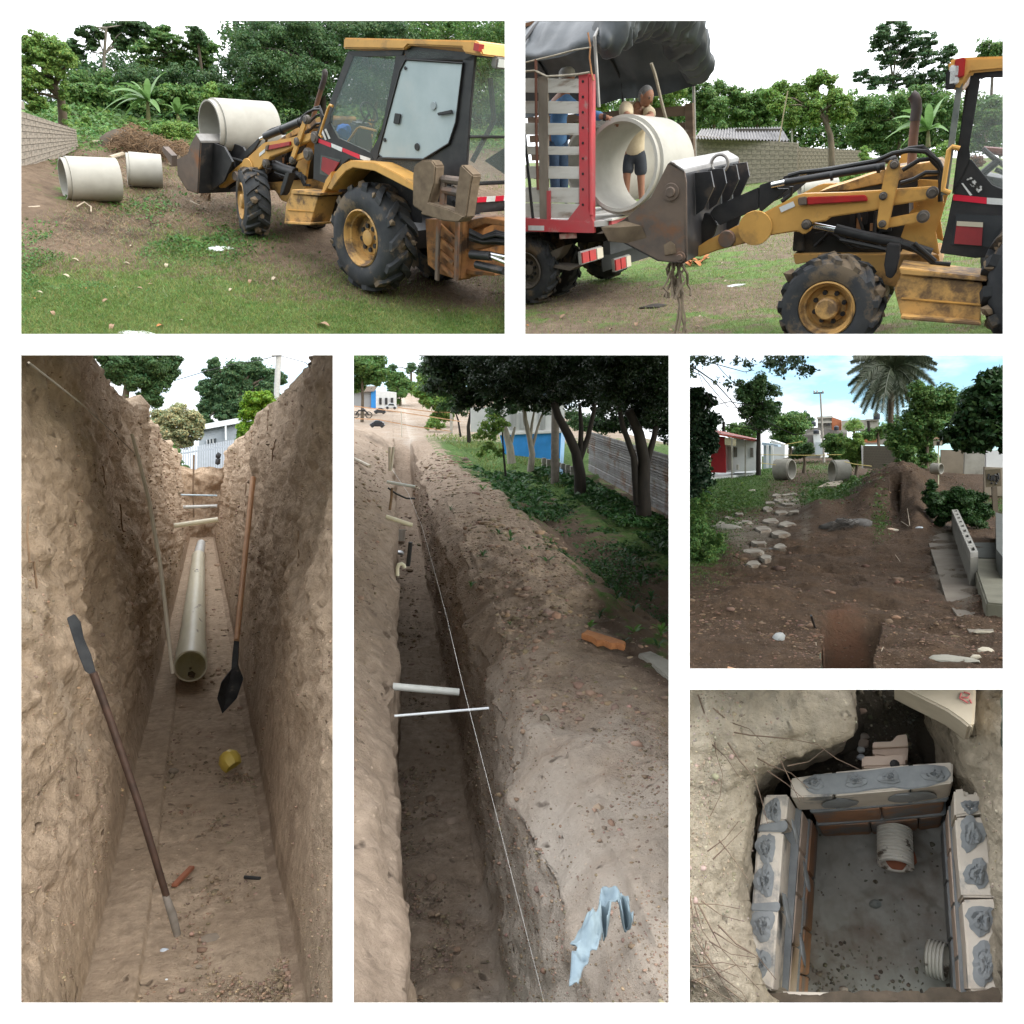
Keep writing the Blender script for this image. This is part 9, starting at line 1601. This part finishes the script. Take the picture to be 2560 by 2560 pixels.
# right wall
rt_ = [[(1605, 612), (1672, 607), (1678, 640), (1740, 640), (1745, 612), (1785, 606), (1800, 755), (1700, 765), (1608, 778)], [(1612, 782), (1800, 778), (1828, 1020), (1850, 1265), (1650, 1262), (1628, 1020)], [(1655, 1278), (1858, 1272), (1905, 1640), (1905, 1830), (1695, 1830), (1680, 1560)]]
for i, L in enumerate(rt_):
    b = hex6(ch, L, 0, bh, m=KLD)
    for k, (x, y, rx, ry) in enumerate({0: [(1710, 715, 60, 40)], 1: [(1715, 880, 78, 105), (1745, 1120, 72, 90)], 2: [(1770, 1400, 88, 90), (1800, 1660, 90, 130)]}[i]):
        plug(x, y, 0, rx, ry, 40 + i * 5 + k, b)
        if i: plug(x + 6, y + 6, .035, rx * .55, ry * .6, 60 + i * 7 + k, b)
irx = lambda y: np.interp(y, [612, 778, 1262, 1830], [1605, 1612, 1650, 1695])
def course_right(z0, z1, dx, segs, m, name='block'):
    for (ya, yb) in segs:
        a = q6(irx(ya), ya, 0); b = q6(irx(yb), yb, 0); T = [a, b, b + Vector((.45, 0, 0)), a + Vector((.45, 0, 0))]; T = [Vector((p.x - dx, p.y, z0)) for p in T]; B = [Vector((p.x, p.y, z1)) for p in T]; ch.part(MB().add(T + B, [(0, 1, 2, 3), (7, 6, 5, 4)] + [(i, (i + 1) % 4, (i + 1) % 4 + 4, i + 4) for i in range(4)]), name, m, bevel=.012 if name == 'block' else 0, smooth=False)
course_right(bh - .05, bh - .74, .03, [(640, 900), (910, 1250), (1260, 1600), (1610, 1900)], KLB); course_right(bh - .79, ZF, .05, [(640, 1050), (1060, 1450), (1460, 1900)], CM); course_right(bh + .01, ZF, .02, [(630, 1920)], CM, 'mortar_render')
# floor, front beam, outside floor
fl = [Vector((q6(560, 600, 0).x, q6(600, 600, 0).y, ZF)), Vector((q6(1660, 600, 0).x, q6(600, 600, 0).y, ZF)), Vector((q6(1740, 1990, 0).x, q6(600, 1990, 0).y, ZF)), Vector((q6(450, 1990, 0).x, q6(600, 1990, 0).y, ZF))]
gx, gy = np.meshgrid(np.linspace(0, 1, 120), np.linspace(0, 1, 160)); Fp = np.zeros(gx.shape + (3,)); 
for k in range(3): Fp[..., k] = (fl[0][k] * (1 - gx) + fl[1][k] * gx) * (1 - gy) + (fl[3][k] * (1 - gx) + fl[2][k] * gx) * gy
Fp[..., 2] += .025 * fbm(Fp, 2.5, 4, 3)
o = grid_obj('floor', P6, Fp, mat('wet_cement_floor', (.26, .255, .225), (.18, .175, .15), 1.6, .45, dirt=(.13, .09, .06), dsc=.9, dth=.52, dw=.18, bump=.012, bsc=6), kind='structure'); 
Xd = Fp[..., 0] * 0
CL6 = mat('grey_clod', (.16, .14, .11), (.10, .085, .065), 5, .95, vc='w', bump=.02)
clods((gx * 100, gy * 100, Fp), P6, 'crumbs', CL6, 420, 2.4, np.clip(gy - .62, 0, 1) * (1.2 - gx) + .02, 3)
f = single(MB().prism([q6(x, y, .05) for x, y in ((560, 1832), (1100, 1842), (1700, 1842), (1960, 1830), (1990, 2000), (600, 2000))], (0, 0, -.5)), 'front_course', KLD, P6, 'muddy front course of blocks along the bottom edge of the chamber', 'block course', smooth=False, bevel=.02)
mb = MB(); rng = random.Random(2)
for k in range(30): x = 560 + k * 50; p = q6(x, 1885 + rng.uniform(-14, 20), .06); mb.blob(p, .11 * rng.uniform(.5, 1.3), k, .5, 2, (1.5, .6, .3))
single(mb, 'mud', mat('brown_mud', (.15, .115, .085), (.10, .08, .06), 6, .95, bump=.02), P6, None, None, None, 'stuff')
# corrugated stubs
RPV = mat('ribbed_white_pvc', (.66, .64, .58), (.56, .54, .48), 3, .5, dirt=(.13, .11, .085), dsc=4.0, dth=.53, dw=.05)
def ribbed(a, b, r, n, label):
    ax = (b - a); L = ax.length; th = Thing('ribbed_pipe', P6, a.lerp(b, .5) - Vector((0, 0, r)), label, 'pipe'); prof = []
    for k in range(n): t0 = L * k / n; s = L / n; prof += [(t0, r * .90), (t0 + s * .2, r), (t0 + s * .7, r), (t0 + s * .9, r * .90)]
    prof += [(L, r * 1.0), (L, r * .84), (0, r * .84)]; th.part(MB().lathe(prof, a, ax, 40, close=True), 'barrel', RPV, ang=50); return th
a = q6(1246, 850, ZF + .52); b = q6(1254, 1075, ZF + .62); ribbed(a, b, P6.px(a, 41), 11, 'ribbed white drain pipe stub entering through the back wall'); single(MB().blob(a.lerp(b, .75) - Vector((0, 0, .16)), .2, 3, .4, 2, (1, .8, .35)), 'rubble', MATS['brick_red'], P6, 'reddish rubble lying inside the back ribbed pipe', 'rubble')
a = q6(1560, 1655, ZF + .44); b = q6(1448, 1625, ZF + .40); ribbed(a, b, P6.px(a, 44), 5, 'ribbed white pipe stub in the lower right corner of the chamber')
# behind: loose blocks, rubble, the beam at the top right
th = Thing('loose_block', P6, q6(1220, 330, -1.2), 'pinkish hollow block standing behind the chamber, the farther one', 'block'); hex6(th, [(1118, 325), (1230, 322), (1262, 285), (1320, 278), (1330, 345), (1330, 350), (1112, 360)], -.55, -1.0, m=KLB); hex6(th, [(1112, 360), (1330, 350), (1322, 445), (1116, 405)], -.62, -1.1, m=KLB)
th = Thing('loose_block', P6, q6(1180, 440, -1.2), 'pinkish hollow block lying right behind the back wall, the nearer one', 'block'); hex6(th, [(1050, 412), (1313, 402), (1310, 470), (1048, 482)], -.35, -.85, m=KLB); p = q6(1248, 460, -.34); th.part(MB().lathe([(0, .05), (.012, .001)], p, (0, 0, 1), 10), 'hole', HOSE)
for (x, y, r, c, lb) in ((1055, 330, 12, (.38, .30, .25), 'broken block scrap left of the standing block, the upper'), (1052, 292, 12, (.36, .30, .26), 'broken block scrap beside the dark channel bed'), (1045, 372, 9, (.6, .62, .62), 'white pebble left of the loose blocks'), (1052, 138, 8, (.42, .3, .24), 'small pink scrap far up the dark channel'), (1040, 418, 8, (.6, .62, .66), 'white pebble touching the nearer loose block'), (940, 1820, 8, (.4, .34, .28), 'small pale clod at the front of the chamber floor'), (1130, 1305, 10, (.22, .24, .23), 'grey scrap in the middle of the wet floor'), (400, 860, 6, (.5, .47, .4), 'white pebble wedged at the left wall')):
    p = q6(x, y, -1.12 if y < 500 else (ZF + .03 if x > 700 else -.6)); single(MB().blob(p, P6.px(p, r), int(x), .3, 2, (1.2, 1, .7)), 'pebble', mat('peb_%d_%d' % (x, y), c, tuple(k * .75 for k in c), 5, .9), P6, lb, 'pebble')
a = q6(1270, -60, 1.1); b = q6(1560, 60, 1.25); c = q6(1700, 235, 1.2)
mb = MB(); mb.prism([q6(x, y, 1.35) for x, y in ((1230, -30), (1740, -40), (1738, 90), (1728, 228), (1700, 240), (1640, 190), (1560, 135), (1460, 85), (1350, 32))], (0, 0, -.5)); single(mb, 'concrete_beam', mat('stained_cream', (.62, .54, .42), (.50, .43, .33), 2, .8, dirt=(.4, .25, .18), dsc=1.3, dth=.6, bump=.01), P6, 'stained cream concrete beam jutting over the top right corner', 'beam', smooth=True, bevel=.2)
mb = MB()
for k, L in enumerate(([(1650, 30), (1640, 60), (1690, 90)], [(1665, 25), (1700, 35), (1690, 60), (1655, 55)], [(1700, 70), (1712, 92)])): mb.tube([q6(x, y, 1.36) for x, y in L], .008, 5)
single(mb, 'red_scribble', mat('faded_red', (.55, .15, .15), rough=.8), P6, None, None, None, 'stuff')
G, U = TP6; Z0 = G[..., 0]
clods((Z0, Z0, G), P6, 'dark_crumbs', CL6, 1500, 2.4, ((U > 3.02) & (U < 3.98)) * 1.0, 8); clods((Z0, Z0, G), P6, 'pale_crumbs', mat('pale_crumb', (.46, .39, .30), (.36, .30, .23), 5, .95, vc='w', bump=.02), 1800, 2.0, (U < 2.2) * (.3 + (U < .8)) + .2 * (U > 4.9), 9)
rt = MB(); rng = random.Random(12)
for (x, y, L) in [(60, 40, 6), (120, 250, 7), (330, 30, 3), (380, 400, 3), (60, 1300, 4), (40, 1500, 4), (180, 1430, 3), (90, 1620, 3), (240, 330, 4), (560, 440, 2), (600, 470, 2), (480, 500, 2), (150, 120, 3), (30, 260, 3)] + [(rng.uniform(10, 220), rng.uniform(900, 1850), 2) for _ in range(16)]:
    p = q6(x, y, 1.45 if x < 300 else 1.15); q = [p]; a = rng.uniform(-1.4, .2)
    for k in range(L): a += rng.uniform(-.5, .5); q.append(q[-1] + Vector((math.cos(a) * .2, math.sin(a) * .2, -.01)))
    rt.tube(q, [.007, .003], 4)
single(rt, 'roots', mat('brown_root', (.12, .08, .06), (.22, .16, .11), 5, .9), P6, None, None, None, 'stuff')
clip_view(OPEN[5], 'LT')
